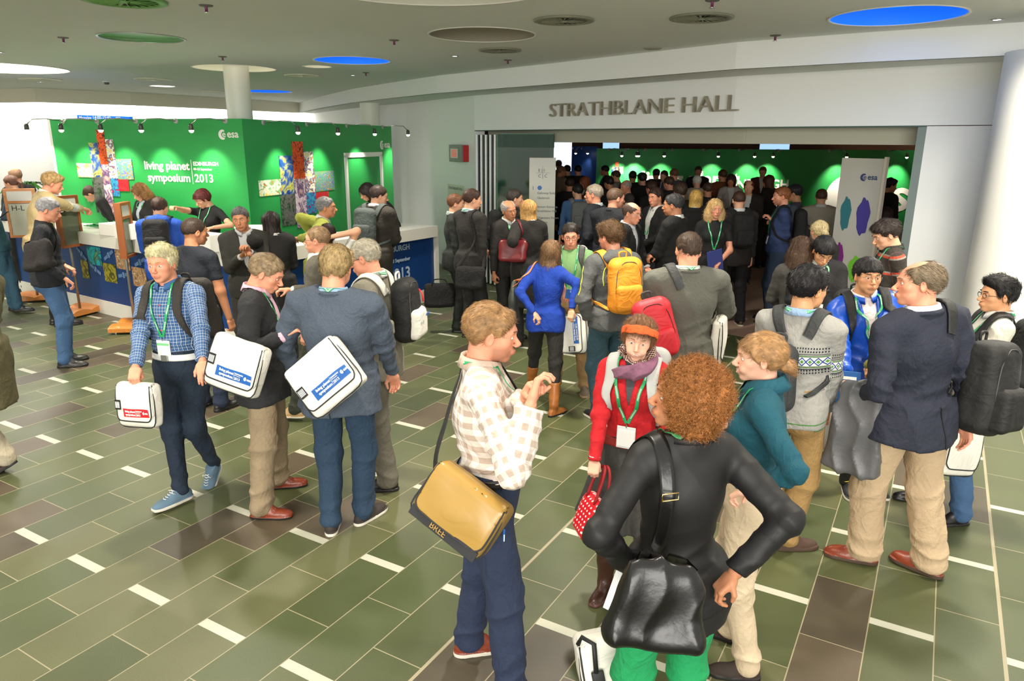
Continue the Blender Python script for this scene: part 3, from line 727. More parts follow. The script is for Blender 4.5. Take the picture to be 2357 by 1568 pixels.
# lanyard: green band with small white printed marks
def lanyard_mat():
    if 'lanyard' in _M: return _M['lanyard']
    m, g = newmat('lanyard'); at = g.n('ShaderNodeAttribute'); at.attribute_name = 'cl'; sp = g.n('ShaderNodeSeparateXYZ'); g.t.links.new(at.outputs['Vector'], sp.inputs[0])
    fr = g.math('FRACT', g.math('MULTIPLY', sp.outputs[0], 9.)); ch = g.math('FRACT', g.math('MULTIPLY', sp.outputs[0], 150.))
    k = g.math('MULTIPLY', g.math('MULTIPLY', g.math('LESS_THAN', fr, .55), g.math('LESS_THAN', ch, .55)), g.math('LESS_THAN', g.math('ABSOLUTE', sp.outputs[1]), .42))
    g.put(g.mix(k, lin((30, 150, 88)), lin((225, 240, 228))), g.b.inputs['Base Color']); g.b.inputs['Roughness'].default_value = .45; return m
badge_m = mat('badge_card', (240, 242, 238), .35); badge_g = mat('badge_green', (120, 200, 130), .4); clear_m = mat('clear_pouch', (225, 232, 230), .12, trans=.0, spec=.6)
def pattern_mat(name, fn):
    """material driven by the garment coordinate: x around (m), y along (m)"""
    if name in _M: return _M[name]
    m, g = newmat(name); at = g.n('ShaderNodeAttribute'); at.attribute_name = 'cl'; sp = g.n('ShaderNodeSeparateXYZ'); g.t.links.new(at.outputs['Vector'], sp.inputs[0])
    g.put(fn(g, sp.outputs[0], sp.outputs[1], sp.outputs[2]), g.b.inputs['Base Color']); g.b.inputs['Roughness'].default_value = .85
    tc = g.n('ShaderNodeTexCoord'); n = g.n('ShaderNodeTexNoise'); n.inputs['Scale'].default_value = 45; g.t.links.new(tc.outputs['Object'], n.inputs[0])
    bp = g.n('ShaderNodeBump'); bp.inputs['Strength'].default_value = .5; bp.inputs['Distance'].default_value = .01; g.put(add_crease(g.t, tc.outputs['Object'], n.outputs['Fac'], 2.2), bp.inputs['Height']); g.t.links.new(bp.outputs[0], g.b.inputs['Normal'])
    return m

def cr(x): return 1.0 - 2.0 * np.abs(np.sin(x * .5)) ** .7      # sharp-ridged fold profile
class Person:
    def __init__(s, label, at, yaw, ht=None, fem=False, w=1.0, belly=0., lean=0, side=0, twist=0, head=(0, 0, 0), feet=None, hands=None, poles=None, hpose=('relax', 'relax'), hroll=(0, 0), skin='light', beard=None, hk='m', sit=0, dy=0., smile=False, lod=None, group=None, name='person'):
        # at = top of the head seen at (px, py); with a distance Y the height follows, else the height gives the distance
        if len(at) == 3: T = at_y(*at); ht = T[2]
        else: T = gnd(at[0], at[1], ht)
        ht_ = ht; c_, n_ = math.cos(math.radians(yaw)), math.sin(math.radians(yaw)); toL = np.array([[c_, n_], [-n_, c_]])
        px_feet = feet and any(f[0] == 'g' for f in feet); Poff = np.zeros(2)
        if px_feet:
            G = [gnd(f[1], f[2])[:2] for f in feet]; Mx = np.mean(G, 0); x, y = Mx; T = at_y(at[0], at[1], y + dy); ht = T[2]; off = toL @ (T[:2] - Mx)
            feet = [tuple(toL @ (g - Mx)) + tuple(f[3:]) for g, f in zip(G, feet)]
            k = ht / 1.755; Poff = off * .42; r_ = off - Poff; a_ = math.degrees(math.atan2(r_[1] - .015, .78 * k)); lean = max(-14, min(40, a_ / 1.0)); side = max(-14, min(14, math.degrees(math.atan2(r_[0], .78 * k))))
            ht = ht / max(.86, math.cos(math.radians(lean)))
        else:
            x, y = T[:2]; k = ht / 1.755
            if lean > 8: ht = ht / max(.72, math.cos(math.radians(lean * .9)) * .62 + .38)
        s.x, s.y, s.yaw, s.ht, s.fem, s.w, s.belly = x, y, yaw, ht, fem, w, belly
        s.k = k = ht / 1.755; s.lod = lod if lod is not None else (0 if y < 3.6 else 1 if y < 7.4 else 2 if y < 11 else 3)
        s.hh, s.hd, s.hc = [(.0026, .003, .0078), (.0038, .0042, .011), (.0058, .0065, .016), (.0095, .011, .024)][s.lod]
        s.root = empty(name, (s.x, s.y, 0), math.radians(yaw), label, 'person', group)
        s.smile = smile; s.skin = skin_mat(skin, beard); s.tone = skin
        feet = feet or ((-.11, 0, 8), (.11, 0, -8)); s.feet = [tuple(f) + (0,) * (5 - len(f)) for f in feet]
        sw = (.165 if fem else .188) * w * k; s.sw = sw
        mx = np.mean([[f[0], f[1]] for f in s.feet], 0); 
        s.P = np.array([mx[0] + Poff[0], mx[1] + Poff[1] - .01 - (.004 * abs(lean) * .6 if not px_feet else 0), .935 * k - sit])
        s.Rp = rotm(twist * -.35, lean * .25, side * .3); s.Rw = rotm(twist * .3, lean * .75, side * .8); s.Rc = rotm(twist, lean * 1.15, side * 1.15)
        s.W = s.P + s.Rp @ np.array([0, 0, .16 * k]); s.Cc = s.W + s.Rw @ np.array([0, -.005, .19 * k]); s.N = s.Cc + s.Rc @ np.array([0, -.02, .185 * k])
        s.T = T
        s.Sh = [s.Cc + s.Rc @ np.array([q * sw, -.012, .128 * k]) for q in (-1, 1)]
        s.hs = (k ** .6) * (.97 if fem else 1.0); s.Rh = rotm(*head); piv = s.N + s.Rc @ np.array([0, .006, .055 * k]); s.H = piv - s.Rh @ np.array([0, -.03, -.09]) * s.hs
        if not px_feet:   # move the whole figure so that its head is where the head is
            o_ = s.Rh @ np.array([0, -.02, .12]) + s.H; dx = np.array([c_ * o_[0] - n_ * o_[1], n_ * o_[0] + c_ * o_[1]]); s.x, s.y = T[0] - dx[0], T[1] - dx[1]
        hw = (.095 if fem else .09) * k
        s.Hip = [s.P + s.Rp @ np.array([q * hw, 0, -.015]) for q in (-1, 1)]
        s.Ank = []; s.Kn = []
        for i in (0, 1):
            f = s.feet[i]; Rf = rotm(f[2], 0, 0); a = np.array([f[0], f[1], f[3] + .085 * k]); 
            kn, an = ik(s.Hip[i], a, .434 * k, .410 * k, Rf @ np.array([0, 1, .0])); s.Kn.append(kn); s.Ank.append(an)
        s.root.location = (s.x, s.y, 0)
        hands = hands or ('down', 'down'); s.El = []; s.Wr = []; s.Hn = []; s.Hv = []
        PRE = {'down': ((.255, .04, .86), (.3, -1, 0)), 'pocket': ((.185, .075, .99), (1, -.8, 0)), 'hip': ((.165, .02, 1.03), (1, -.5, .1)), 'front': ((.10, .30, 1.16), (.5, -.4, -1)), 'chest': ((.03, .27, 1.24), (.9, -.2, -1)),
               'bag': ((.26, .02, .84), (.3, -1, 0)), 'belly': ((.05, .24, 1.02), (.8, -.5, -.4)), 'back': ((.08, -.17, .98), (1, -.6, 0)), 'out': ((.30, .30, 1.10), (.4, -.5, -1)), 'strap': ((.13, .17, 1.30), (.6, .1, -1)), 'phone': ((.08, .33, 1.22), (.5, -.3, -1)), 'cross': ((-.10, .22, 1.13), (.9, .1, -.8))}
        for i in (0, 1):
            q = (-1, 1)[i]; hd = hands[i]; pole = None
            if isinstance(hd, str): t, pole = PRE[hd]; t = np.array([q * t[0] * (w if abs(t[0]) > .15 else 1), t[1], t[2]]) * k; pole = np.array([q * pole[0], pole[1], pole[2]])
            elif len(hd) == 4: t = s.loc(at_y(*hd[1:])); pole = np.array([q * .5, -.8, -.4])     # ('p', px, py, Y)
            else: t = np.array(hd, float) * k; pole = np.array([q * .5, -.8, -.4])
            if isinstance(hd, str) and abs(lean) > 6 and hd not in ('down', 'bag'): t = s.W + s.Rc @ (t - np.array([0, 0, 1.095 * k]))
            if poles and poles[i] is not None: pole = np.array(poles[i], float)
            el, wr = ik(s.Sh[i], t, .295 * k, .255 * k, pole); s.El.append(el); s.Wr.append(wr)
        s.hpose = hpose; s.hroll = hroll; s.parts = {}; s.top_f = None
    # ---- distance fields in the person's frame
    def torso(s, p, o=0., tail=False):
        k, w = s.k, s.w; fe = s.fem; b = s.belly
        d = ell(p, s.P + s.Rp @ np.array([0, 0, .0]), (np.array([.172 if not fe else .178, .118, .13]) * k * [w, 1, 1]) + o, s.Rp)
        for q in (-1, 1): d = smin(d, ell(p, s.P + s.Rp @ np.array([q * .075, -.050, -.045]) * k, np.array([.088, .088, .095]) * k + o, s.Rp), .04)
        d = smin(d, ell(p, s.W + s.Rw @ np.array([0, .01 + b * .5, -.0]), (np.array([.148 if not fe else .124, .108 + b, .16]) * k * [w, 1, 1]) + o, s.Rw), .06)
        d = smin(d, ell(p, s.Cc, (np.array([.168 if not fe else .146, .118 + b * .3, .165]) * k * [w, 1, 1]) + o, s.Rc), .06)
        if fe:
            for q in (-1, 1): d = smin(d, ell(p, s.Cc + s.Rc @ np.array([q * .068, .085, .01]) * k, np.array([.056, .046, .055]) * k + o, s.Rc), .035)
        a, b2 = [s.Cc + s.Rc @ (np.array([q * (.125 if not fe else .105), -.015, .125]) * k * [w, 1, 1]) for q in (-1, 1)]
        d = smin(d, cap(p, a, b2, .062 * k + o, .062 * k + o), .05)
        for i in (0, 1): d = smin(d, cap(p, s.N + s.Rc @ np.array([0, 0, .01]), s.Sh[i] + s.Rc @ np.array([(.05, -.05)[i], 0, .02]), .050 * k + o * .8, .044 * k + o), .045)
        return d
    def neck(s, p, o=0.):
        r = (.049 if s.fem else .058) * s.k ** .5 + o; return cap(p, s.N - s.Rc @ np.array([0, 0, .03]), s.H + s.Rh @ np.array([0, -.03, -.06]) * s.hs, r * 1.08, r)
    def arm(s, p, i, o=0., o2=None, cut=None, fold=0., sleeve=None):
        k = s.k * (1 if not s.fem else .88); o2 = o if o2 is None else o2; a, b, c = s.Sh[i], s.El[i], s.Wr[i]
        up = cap(p, a, b, .056 * k + o, .044 * k + o); fo = cap(p, b, c, .044 * k + o2, .029 * k + o2); u = nrm(b - a).astype(f32); v = nrm(c - b).astype(f32); bf = b.astype(f32); ta = (p - bf) @ u; tb = (p - bf) @ v
        if fold:
            e = np.exp(-((p - bf) ** 2).sum(1) / .010); ph = wob(p, 16, i) * 2.2
            up = up - fold * (cr(ta * 95 + ph) * .0085 * e + cr(ta * 52 + ph * 2) * .0036); fo = fo - fold * (cr(tb * 100 + ph * 1.2) * .006 * e + cr(tb * 70 + ph * 1.8) * .0042 * (tb > .03))
        if sleeve is not None: return smax(up, (p - (a + u * sleeve).astype(f32)) @ u, .004)
        if cut is not None: fo = smax(fo, (p - (c + v * cut).astype(f32)) @ v, .004)
        return smin(up, fo, .025)
    def leg(s, p, i, o=0., ow=0., fold=0., straight=.0):
        k = s.k; a, b, c = s.Hip[i], s.Kn[i], s.Ank[i]; th = .086 if not s.fem else .088
        d = smin(cap(p, a, b, th * k * s.w ** .4 + o, .058 * k + o + straight * .3), cap(p, b, c, .056 * k + o + straight * .3, .040 * k + o + straight), .05)
        if not ow: d = smin(d, ell(p, (b * .62 + c * .38) + nrm(np.cross(c - b, (1, 0, 0))) * 0 + np.array([0, -.018, 0]), (.050 * k + o, .052 * k + o, .10 * k)), .03) if straight == 0 else d
        if fold:
            u = nrm(c - b).astype(f32); t = (p - b.astype(f32)) @ u; ph = wob(p, 11, i + 3) * 2.4; L = np.linalg.norm(c - b)
            d = d - fold * cr(t * 44 + p[:, 0] * 30 + ph * 1.9) * .0045 * np.exp(-(t / .12) ** 2) - fold * cr(t * 62 + p[:, 1] * 25 + ph * 1.7) * .0065 * np.exp(-((t - L + .05) / .08) ** 2) - fold * cr(t * 9 + p[:, 0] * 36 + p[:, 1] * 20 + ph * 1.5) * .0034 + fold * wob(p * np.array([1, 1, .55], f32), 20, i) * .0035
        return d
    def bounds(s, pts, m):
        P = np.array(pts); return P.min(0) - m, P.max(0) + m
    # ---- skin
    def build_body(s, bare_arm=False, bare_leg=False, eyes=(98, 108, 110), brow=(90, 66, 48), pants_only=False, glasses=None):
        k = s.k
        def f(p):
            d = smin(s.torso(p, -.022), s.neck(p), .03)
            for i in (0, 1):
                d = smin(d, s.arm(p, i, -.002 if bare_arm else -.010, -.001 if bare_arm else -.006), .03 if bare_arm else .02); d = smin(d, s.leg(p, i, 0 if bare_leg else -.026), .02)
            return d
        hb = s.hc if bare_arm or s.lod > 1 else s.hc * 1.5
        lo, hi = s.bounds(s.Sh + s.El + s.Wr + s.Kn + s.Ank + [s.P, s.N, s.H], .16); lo[2] = max(lo[2], -.01)
        V, Q = mesh_sdf(f, lo, hi, hb); vs = [V]; qs = [Q]; n = len(V)
        hv, hq, hcol = head_mesh(s.hkind(), s.hh); hv2 = (hv * s.hs) @ s.Rh.T + s.H; qs.append(hq + n); vs.append(hv2); c0 = n; n += len(hv2)
        if s.lod < 3:
            for q in (-1, 1):
                lv, lq = LIDS; c = np.array([q * .0315, .0735, .0095]); lv2 = ((lv + c) * s.hs) @ s.Rh.T + s.H; vs.append(lv2); qs.append(lq + n); n += len(lv2)
        for i in (0, 1):
            if s.hpose[i] is None: continue
            gv, gq = hand_mesh(s.hpose[i], s.hd); gv = gv.copy() * k * (.97 if not s.fem else .87); gq = gq
            if i == 0: gv[:, 0] *= -1; gq = gq[:, ::-1]
            u = nrm(s.Wr[i] - s.El[i]); out = nrm(np.cross(u, (0, 0, 1)) if abs(u[2]) < .93 else np.array([(-1, 1)[i] * 1., 0, 0]))
            # back of hand: away from body / up; roll adjusts about the forearm axis
            if abs(u[2]) < .93: ref = np.array([0, 0, 1.])
            else: ref = np.array([(-1, 1)[i] * 1., 0, 0])
            yb = nrm(ref - u * (ref @ u)); r = math.radians(s.hroll[i]); xb = np.cross(yb, u); yb = yb * math.cos(r) + xb * math.sin(r); xb = np.cross(yb, u)
            M = np.stack([xb, yb, u], 1); s.Hn.append((M, s.Wr[i]))
            gv2 = gv @ M.T + s.Wr[i] + u * .012; vs.append(gv2); qs.append(gq + n); n += len(gv2)
        V = np.concatenate(vs); Q = np.concatenate(qs)
        o = mesh_obj('body', V, Q, [s.skin], s.root); s.parts['body'] = o
        a = o.data.attributes.new('face', 'FLOAT_VECTOR', 'POINT'); cc = np.zeros((len(V), 3), f32); cc[c0:c0 + len(hcol)] = hcol; a.data.foreach_set('vector', cc.ravel())
        Mh = Matrix([list(s.Rh[r] * s.hs) + [s.H[r]] for r in range(3)] + [[0, 0, 0, 1]]); s.Mh = Mh
        if s.lod < 3:
            for q in (-1, 1):
                e = bpy.data.objects.new('eye', eye_mesh(eyes)); C.objects.link(e); e.parent = s.root; e.matrix_local = Mh @ Matrix.Translation((q * .0315, .0735, .0095))
            th = .62 if s.fem else 1.
            for q in (-1, 1):
                pts = [(q * .015, .0975, .0325), (q * .027, .0960, .0350), (q * .040, .0860, .0345), (q * .051, .0735, .0290)]
                MB().tube(pts, [.0022 * th, .0030 * th, .0026 * th, .0010], 6).build('eyebrow', [hair_mat(brow)], s.root, True).matrix_local = Mh
            if s.smile:
                b = MB(); b.box((0, .0955, -.0545), (.030, .006, .0055), 0, bev=.002); b.build('teeth', [mat('teeth', (236, 232, 222), .3)], s.root, True).matrix_local = Mh
        if glasses:
            g = MB(); gm = mat('glasses_%s' % glasses, {'black': (20, 20, 22), 'silver': (150, 148, 140), 'brown': (60, 36, 26)}[glasses], .3, .6 if glasses == 'silver' else 0)
            r = .0011 if glasses == 'silver' else .0018
            for q in (-1, 1):
                g.tube([(q * .031 + .0225 * math.cos(t * .393) , .0985 - .004 * abs(math.cos(t * .393)), .006 + .0155 * math.sin(t * .393)) for t in range(17)], r, 5, cap=False)
                g.tube([(q * .053, .094, .012), (q * .072, .06, .012), (q * .081, .0, .008), (q * .080, -.015, -.004)], r, 5)
            g.tube([(-.009, .103, .010), (0, .107, .0125), (.009, .103, .010)], r, 5); go = g.build('glasses', [gm], s.root, True); go.matrix_local = Mh
        return o
    def hkind(s): return ('f' if s.fem else 'm') + ('h' if s.w > 1.08 and not s.fem else '') + ('s' if s.smile else '')
    def hair(s, kind, col, seed=0, n=None, flow=None, curl=0, L=.035, name='hair'):
        if kind is None: return
        h = {0: .0032, 1: .0045, 2: .0065, 3: .010}[s.lod]
        if s.lod >= 2: seed = seed % 2
        v, q = hair_mesh(kind, seed, h); vs, qs = v, q
        if n is None: n = {0: 5200, 1: 2400, 2: 700, 3: 0}[s.lod]
        if kind == 'crop': n //= 2
        if kind in ('short', 'fringe', 'full'): L = .025
        if n:
            flow = flow or {'afro': 'rand', 'curly': 'rand', 'long': 'down', 'bob': 'down', 'longstraight': 'down', 'longcurly': 'down', 'half': 'down', 'spiky': 'up', 'fringe': 'short'}.get(kind, 'short')
            if kind in ('afro', 'curly'): curl = .005; L = .028
            if kind in ('longcurly', 'half'): curl = curl or .006; L = .07
            if kind in ('long', 'bob', 'longstraight'): L = .075
            if kind == 'crop': L = .012
            a, b = strands(v, q, n, seed + 11, L=L, w=.0011 if s.lod == 0 else .0018, lift=.006 if kind not in ('spiky', 'wavy') else .010, curl=curl, flow=flow)
            vs = np.concatenate([v, a]); qs = np.concatenate([q, b + len(v)])
        o = mesh_obj(name, vs, qs, [hair_mat(col)], s.root); o.matrix_local = s.Mh; s.parts['hair'] = o; return o
    # ---- garments
    def coord(s, o, kind='top'):
        me = o.data; n = len(me.vertices); P = np.empty(n * 3, f32); me.vertices.foreach_get('co', P); P = P.reshape(-1, 3)
        segs = [(s.P, s.N + (s.N - s.Cc) * .2, .13, 0)]
        if kind == 'top': segs += [(s.Sh[0], s.El[0], .058, 1), (s.El[0], s.Wr[0], .05, 2), (s.Sh[1], s.El[1], .058, 3), (s.El[1], s.Wr[1], .05, 4)]
        else: segs += [(s.Hip[0], s.Kn[0], .08, 5), (s.Kn[0], s.Ank[0], .06, 6), (s.Hip[1], s.Kn[1], .08, 7), (s.Kn[1], s.Ank[1], .06, 8)]
        D = []; UV = []
        for a, b, r, i in segs:
            a = np.asarray(a); b = np.asarray(b); u = nrm(b - a); L = np.linalg.norm(b - a); t = (P - a) @ u; tc = np.clip(t, 0, L); d = np.linalg.norm(P - a - tc[:, None] * u, axis=1)
            D.append(d / r if i else d / .19 + np.where(np.abs(((P - s.Cc) @ s.Rc)[:, 0]) > s.sw * .98, .4, 0)); fx = s.Rc @ np.array([1., 0, 0]); fx = nrm(fx - u * (fx @ u)); fy = np.cross(u, fx); q = P - a
            ang = np.arctan2(q @ fx, q @ fy); UV.append(np.stack([ang * r * (1.25 if i else 1.0), t + {2: .295, 4: .295, 6: .445, 8: .445}.get(i, 0) * s.k, np.full(n, i)], 1))
            if i == 0: UV[-1][:, 0] = (q @ fx) * 1.0 + np.where(np.abs(q @ fx) > .12 * s.k, 0, 0)
        j = np.argmin(np.array(D), 0); uv = np.array(UV)[j, np.arange(n)].astype(f32); at = me.attributes.new('cl', 'FLOAT_VECTOR', 'POINT'); at.data.foreach_set('vector', uv.ravel())
    def top(s, name, m, kind='shirt', o=None, hem=None, cut=-.005, sleeve=None, fold=1., arms=(1, 1), vneck=None, layer=None, seed=0, flare=.0, neck_o=.012, coord=True, label=None, split=0., puff=0., h=None):
        """kind: shirt / tee / sweater / suit / coat"""
        k = s.k; o = o if o is not None else {'tee': .008, 'shirt': .012, 'sweater': .014, 'suit': .022, 'coat': .030}[kind]
        hem = hem if hem is not None else {'tee': .90, 'shirt': 1.035, 'sweater': .88, 'suit': .80, 'coat': .55}[kind]; hz = hem * k
        oa = o * (.9 if kind != 'tee' else .8); oc = {'suit': .016, 'coat': .022, 'sweater': .012, 'shirt': .012, 'tee': .016}[kind] + puff
        fw = {'suit': .7, 'coat': .9, 'sweater': .8, 'shirt': 1.1, 'tee': .6}[kind] * fold
        Ns = s.N; Rc = s.Rc
        def f(p):
            d = s.torso(p, o)
            if hem < .93:   # skirt of the garment
                zt = s.P[2] + .06; t = np.clip((zt - p[:, 2]) / max(zt - hz, .05), 0, 1); rx = (.172 if not s.fem else .178) * k * s.w + o + flare * t; ry = .128 * k + o + flare * t + .012
                q = p - s.P.astype(f32); sk = (np.sqrt((q[:, 0] / rx) ** 2 + ((q[:, 1] + .012) / ry) ** 2) - 1) * .14; sk = smax(sk, (p[:, 2] - zt - .04), .03); d = smin(d, sk, .05)
            for i in (0, 1):
                if arms[i]: d = smin(d, s.arm(p, i, oa, oc, cut, fw, sleeve if not hasattr(sleeve, '__len__') else sleeve[i]), .028)
            d = smin(d, s.neck(p, neck_o), .02)
            q = (p - Ns.astype(f32)) @ Rc.astype(f32); rr = np.sqrt(q[:, 0] ** 2 + q[:, 1] ** 2); d = smax(d, q[:, 2] - .030 - .25 * np.clip(-q[:, 1], -.2, .1) - 1.6 * np.clip(rr - .085, 0, 1), .006)      # neckline plane, lower in front
            d = d + fw * (wob(p * np.array([1, 1, .6], f32), 12, seed) * .006 + wob(p, 33, seed + 1) * .002) - fw * .0035 * cr(p[:, 0] * 38 + p[:, 2] * 14 + wob(p, 8, seed + 2) * 4)
            zz = s.W[2] - .02; d = d - fw * .0058 * cr((p[:, 2] - p[:, 0] * .35) * 68 + wob(p, 9, seed) * 4) * np.exp(-((p[:, 2] - zz) / .10) ** 2)
            d = np.maximum(d, hz + (split * np.abs(p[:, 0]) * 0) - p[:, 2] + .010 * np.sin(np.arctan2(p[:, 0], p[:, 1]) * 3 + seed))
            if vneck:
                W0, Lz = vneck; q = (p - Ns.astype(f32)) @ Rc.astype(f32); hw = W0 * np.clip((q[:, 2] + Lz) / Lz, 0, 1.4) ** .9
                if Lz > .55: hw = np.maximum(hw, .012 + .05 * np.clip((hz + .25 - p[:, 2]) / .25, 0, 1))
                v = np.maximum(np.abs(q[:, 0]) - hw, -q[:, 1] + .0); v = np.maximum(v, -(q[:, 2] + Lz)); d = smax(d, -v, .005)
            return d
        lo, hi = s.bounds(s.Sh + s.El + s.Wr + [s.P, s.N], .20 + flare); lo[2] = hz - .03; lo[2] = min(lo[2], min(s.El[0][2], s.El[1][2], s.Wr[0][2], s.Wr[1][2]) - .08) if lo[2] > .3 else lo[2]
        v, q = mesh_sdf(f, lo, hi, h or s.hc)
        ob = mesh_obj(name, v, q, [m], s.root); s.top_f = f; s.parts[name] = ob
        if coord: s.coord(ob)
        if label: ob['label'] = label
        return ob
    def bottom(s, m, name='trousers', o=.015, straight=.012, fold=1., waist=.13, coord=False, length=0., label=None):
        k = s.k
        def f(p):
            d = s.torso(p, min(o, .013)); d = smax(d, p[:, 2] - (s.P[2] + waist * k), .006); g = None
            for i in (0, 1): l = s.leg(p, i, o, 1, fold, straight); g = l if g is None else smin(g, l, .006)
            d = smin(d, g, .035); zc = np.where(((p - s.Ank[0].astype(f32)) ** 2).sum(1) < ((p - s.Ank[1].astype(f32)) ** 2).sum(1), s.Ank[0][2], s.Ank[1][2]) - .055 + length
            return np.maximum(d + fold * wob(p * np.array([1, 1, .5], f32), 16, 4) * .003, zc - p[:, 2])
        lo, hi = s.bounds(s.Kn + s.Ank + [s.P], .20); lo[2] = max(lo[2], .0); hi[2] = s.P[2] + .2
        v, q = mesh_sdf(f, lo, hi, s.hc); ob = mesh_obj(name, v, q, [m], s.root); s.bot_f = f; s.parts[name] = ob
        if coord: s.coord(ob, 'bottom')
        if label: ob['label'] = label
        return ob
    def skirt(s, m, hem=.50, flare=.10, name='skirt', pleat=.012, waist=.12):
        k = s.k; zt = s.P[2] + waist * k; hz = hem * k
        def f(p):
            t = np.clip((zt - p[:, 2]) / (zt - hz), 0, 1); q = p - s.P.astype(f32); an = np.arctan2(q[:, 0], q[:, 1])
            rx = .135 * k + .055 * np.clip(t / .3, 0, 1) + flare * t ** 1.6; ry = .105 * k + .045 * np.clip(t / .3, 0, 1) + flare * .9 * t ** 1.6
            d = (np.sqrt((q[:, 0] / rx) ** 2 + (q[:, 1] / ry) ** 2) - 1) * .15 + pleat * t ** 1.3 * np.sin(an * 13 + 1.5 * np.sin(an * 3)); d = smin(d, s.torso(p, .008), .03)
            return np.maximum(np.maximum(d, p[:, 2] - zt), hz - p[:, 2])
        lo, hi = s.bounds([s.P], .34); lo[2] = hz - .03; hi[2] = zt + .03; v, q = mesh_sdf(f, lo, hi, s.hc); ob = mesh_obj(name, v, q, [m], s.root); s.bot_f = f; return ob
    def shoes(s, kind, m, sole, laces=None):
        for i in (0, 1):
            h = s.hd if s.lod else .0042; v, q = shoe_mesh(kind, max(h, .0042)); f = s.feet[i]; R = rotm(f[2], f[4], 0); sc = s.k * (.98 if not s.fem else .88); ctr = v[q].mean(1)
            mi = (ctr[:, 2] < (.022 if kind != 'dress' else .012)).astype(int); v2 = (v * sc)
            o = mesh_obj('shoe', v2, q, [m, sole], s.root, True, mi); R4 = Matrix([list(R[r]) + [0] for r in range(3)] + [[0, 0, 0, 1]])
            piv = np.array([0, .1, 0]) if f[4] > 0 else np.zeros(3); b = np.array([s.Ank[i][0], s.Ank[i][1], s.Ank[i][2] - .085 * s.k]); o.matrix_local = Matrix.Translation(Vector(b)) @ R4
            if laces and s.lod < 2:
                lb = MB()
                for t in range(5): lb.tube([(-.016 * sc, (.055 + t * .016) * sc, (.098 - t * .009) * sc), (0, (.063 + t * .016) * sc, (.102 - t * .010) * sc), (.016 * sc, (.055 + t * .016) * sc, (.098 - t * .009) * sc)], .0028, 6)
                lb.tube([(0, .06, .1), (.03, .07, .095), (.036, .05, .085)], .0022, 6); lb.tube([(0, .06, .1), (-.03, .075, .09), (-.034, .055, .08)], .0022, 6)
                lb.build('laces', [laces], o, True)
    def boots(s, m, top=.36, sole=None):
        for i in (0, 1):
            R = rotm(s.feet[i][2], 0, 0).astype(f32); b = np.array([s.Ank[i][0], s.Ank[i][1], 0], f32)
            def f(p):
                l = s.leg(p, i, .012, 1, .6); l = np.maximum(l, p[:, 2] - top * s.k); sh = shoe_sdf('boot')(((p - b) @ R) / f32(s.k * .92)) * s.k * .92
                return np.maximum(smin(l, sh, .02), -p[:, 2])
            lo, hi = s.bounds([s.Kn[i], s.Ank[i], np.array([s.Ank[i][0], s.Ank[i][1], 0])], .24); lo[2] = -.01; hi[2] = top * s.k + .03; v, q = mesh_sdf(f, lo, hi, min(s.hc, .012))
            c = v[q].mean(1); mesh_obj('boot', v, q, [m, sole or black_m], s.root, True, (c[:, 2] < .02).astype(int))
    def collar(s, m, gap=.018, h=.036, r=None, name='collar', spread=1.):
        r = r or ((.052 if s.fem else .063) * s.k ** .5 + .006); n = 28; V = []; prof = [(0, -.012), (.001, h * .6), (.004, h), (.010, h - .001), (.017, h * .5), (.026, -.002), (.020, -.004), (.010, h * .4)]
        g = gap / r
        for j in range(n):
            a = g + (2 * math.pi - 2 * g) * j / (n - 1); c, sn = math.sin(a), math.cos(a); fr = max(0, sn) ** 3
            for dr, z in prof: V.append(s.N + s.Rc @ np.array([c * (r + dr * spread), sn * (r + dr * spread) * 1.02 + .004, z - .020 * fr * 1.0 + .006 + .018 * (1 - sn) * .5 - (.012 * fr if dr > .02 else 0)]))
        K = len(prof); Q = [(j * K + i, (j + 1) * K + i, (j + 1) * K + (i + 1) % K, j * K + (i + 1) % K) for j in range(n - 1) for i in range(K)]
        o = mesh_obj(name, np.array(V), Q, [m], s.root); return o
    def L(s, x, y, z): return s.Cc + s.Rc @ (np.array([x, y, z]) * s.k)        # chest-frame point
    def lapels(s, m, Lz=.30, W=.055, name='lapel', neck=.075):
        for q in (-1, 1):
            pts = [s.N + s.Rc @ np.array([q * .015, -neck, .020]), s.N + s.Rc @ np.array([q * .062, -.045, .030]), s.N + s.Rc @ np.array([q * .075, .02, .012]), s.N + s.Rc @ np.array([q * .070, .085, -.06]), s.N + s.Rc @ np.array([q * .045, .12, -.06 - (Lz - .06) * .5]), s.N + s.Rc @ np.array([q * .016, .14, -Lz])]
            ribbon(name, s.top_f, pts, [W * .6, W * .8, W * .9, W * 1.25, W, .012], m, s.root, .004, .005, pull=True)
    def lanyard(s, drop=.36, badge=True, off=.008, green=False, back_only=False, sway=0.):
        f = s.top_f; m = lanyard_mat(); w = .017
        pts = [s.N + s.Rc @ np.array([0, -.085, .030])] 
        lo = s.N + s.Rc @ np.array([sway, .17, -drop * s.k])
        for q in (-1, 1):
            P = [s.N + s.Rc @ np.array([0, -.078, .038]), s.N + s.Rc @ np.array([q * .060, -.050, .040]), s.N + s.Rc @ np.array([q * .078, .02, .020]), s.N + s.Rc @ np.array([q * .072, .09, -.05]), s.N + s.Rc @ np.array([q * .045 + sway * .5, .14, -.05 - (drop - .05) * .5]), lo + s.Rc @ np.array([q * .006, 0, .01])]
            if q == -1: L1 = ribbon('lanyard', f, P, w, m, s.root, off, .0018, pull=True)
            else:
                ribbon('lanyard', f, P, w, m, s.root, off, .0018, pull=True)
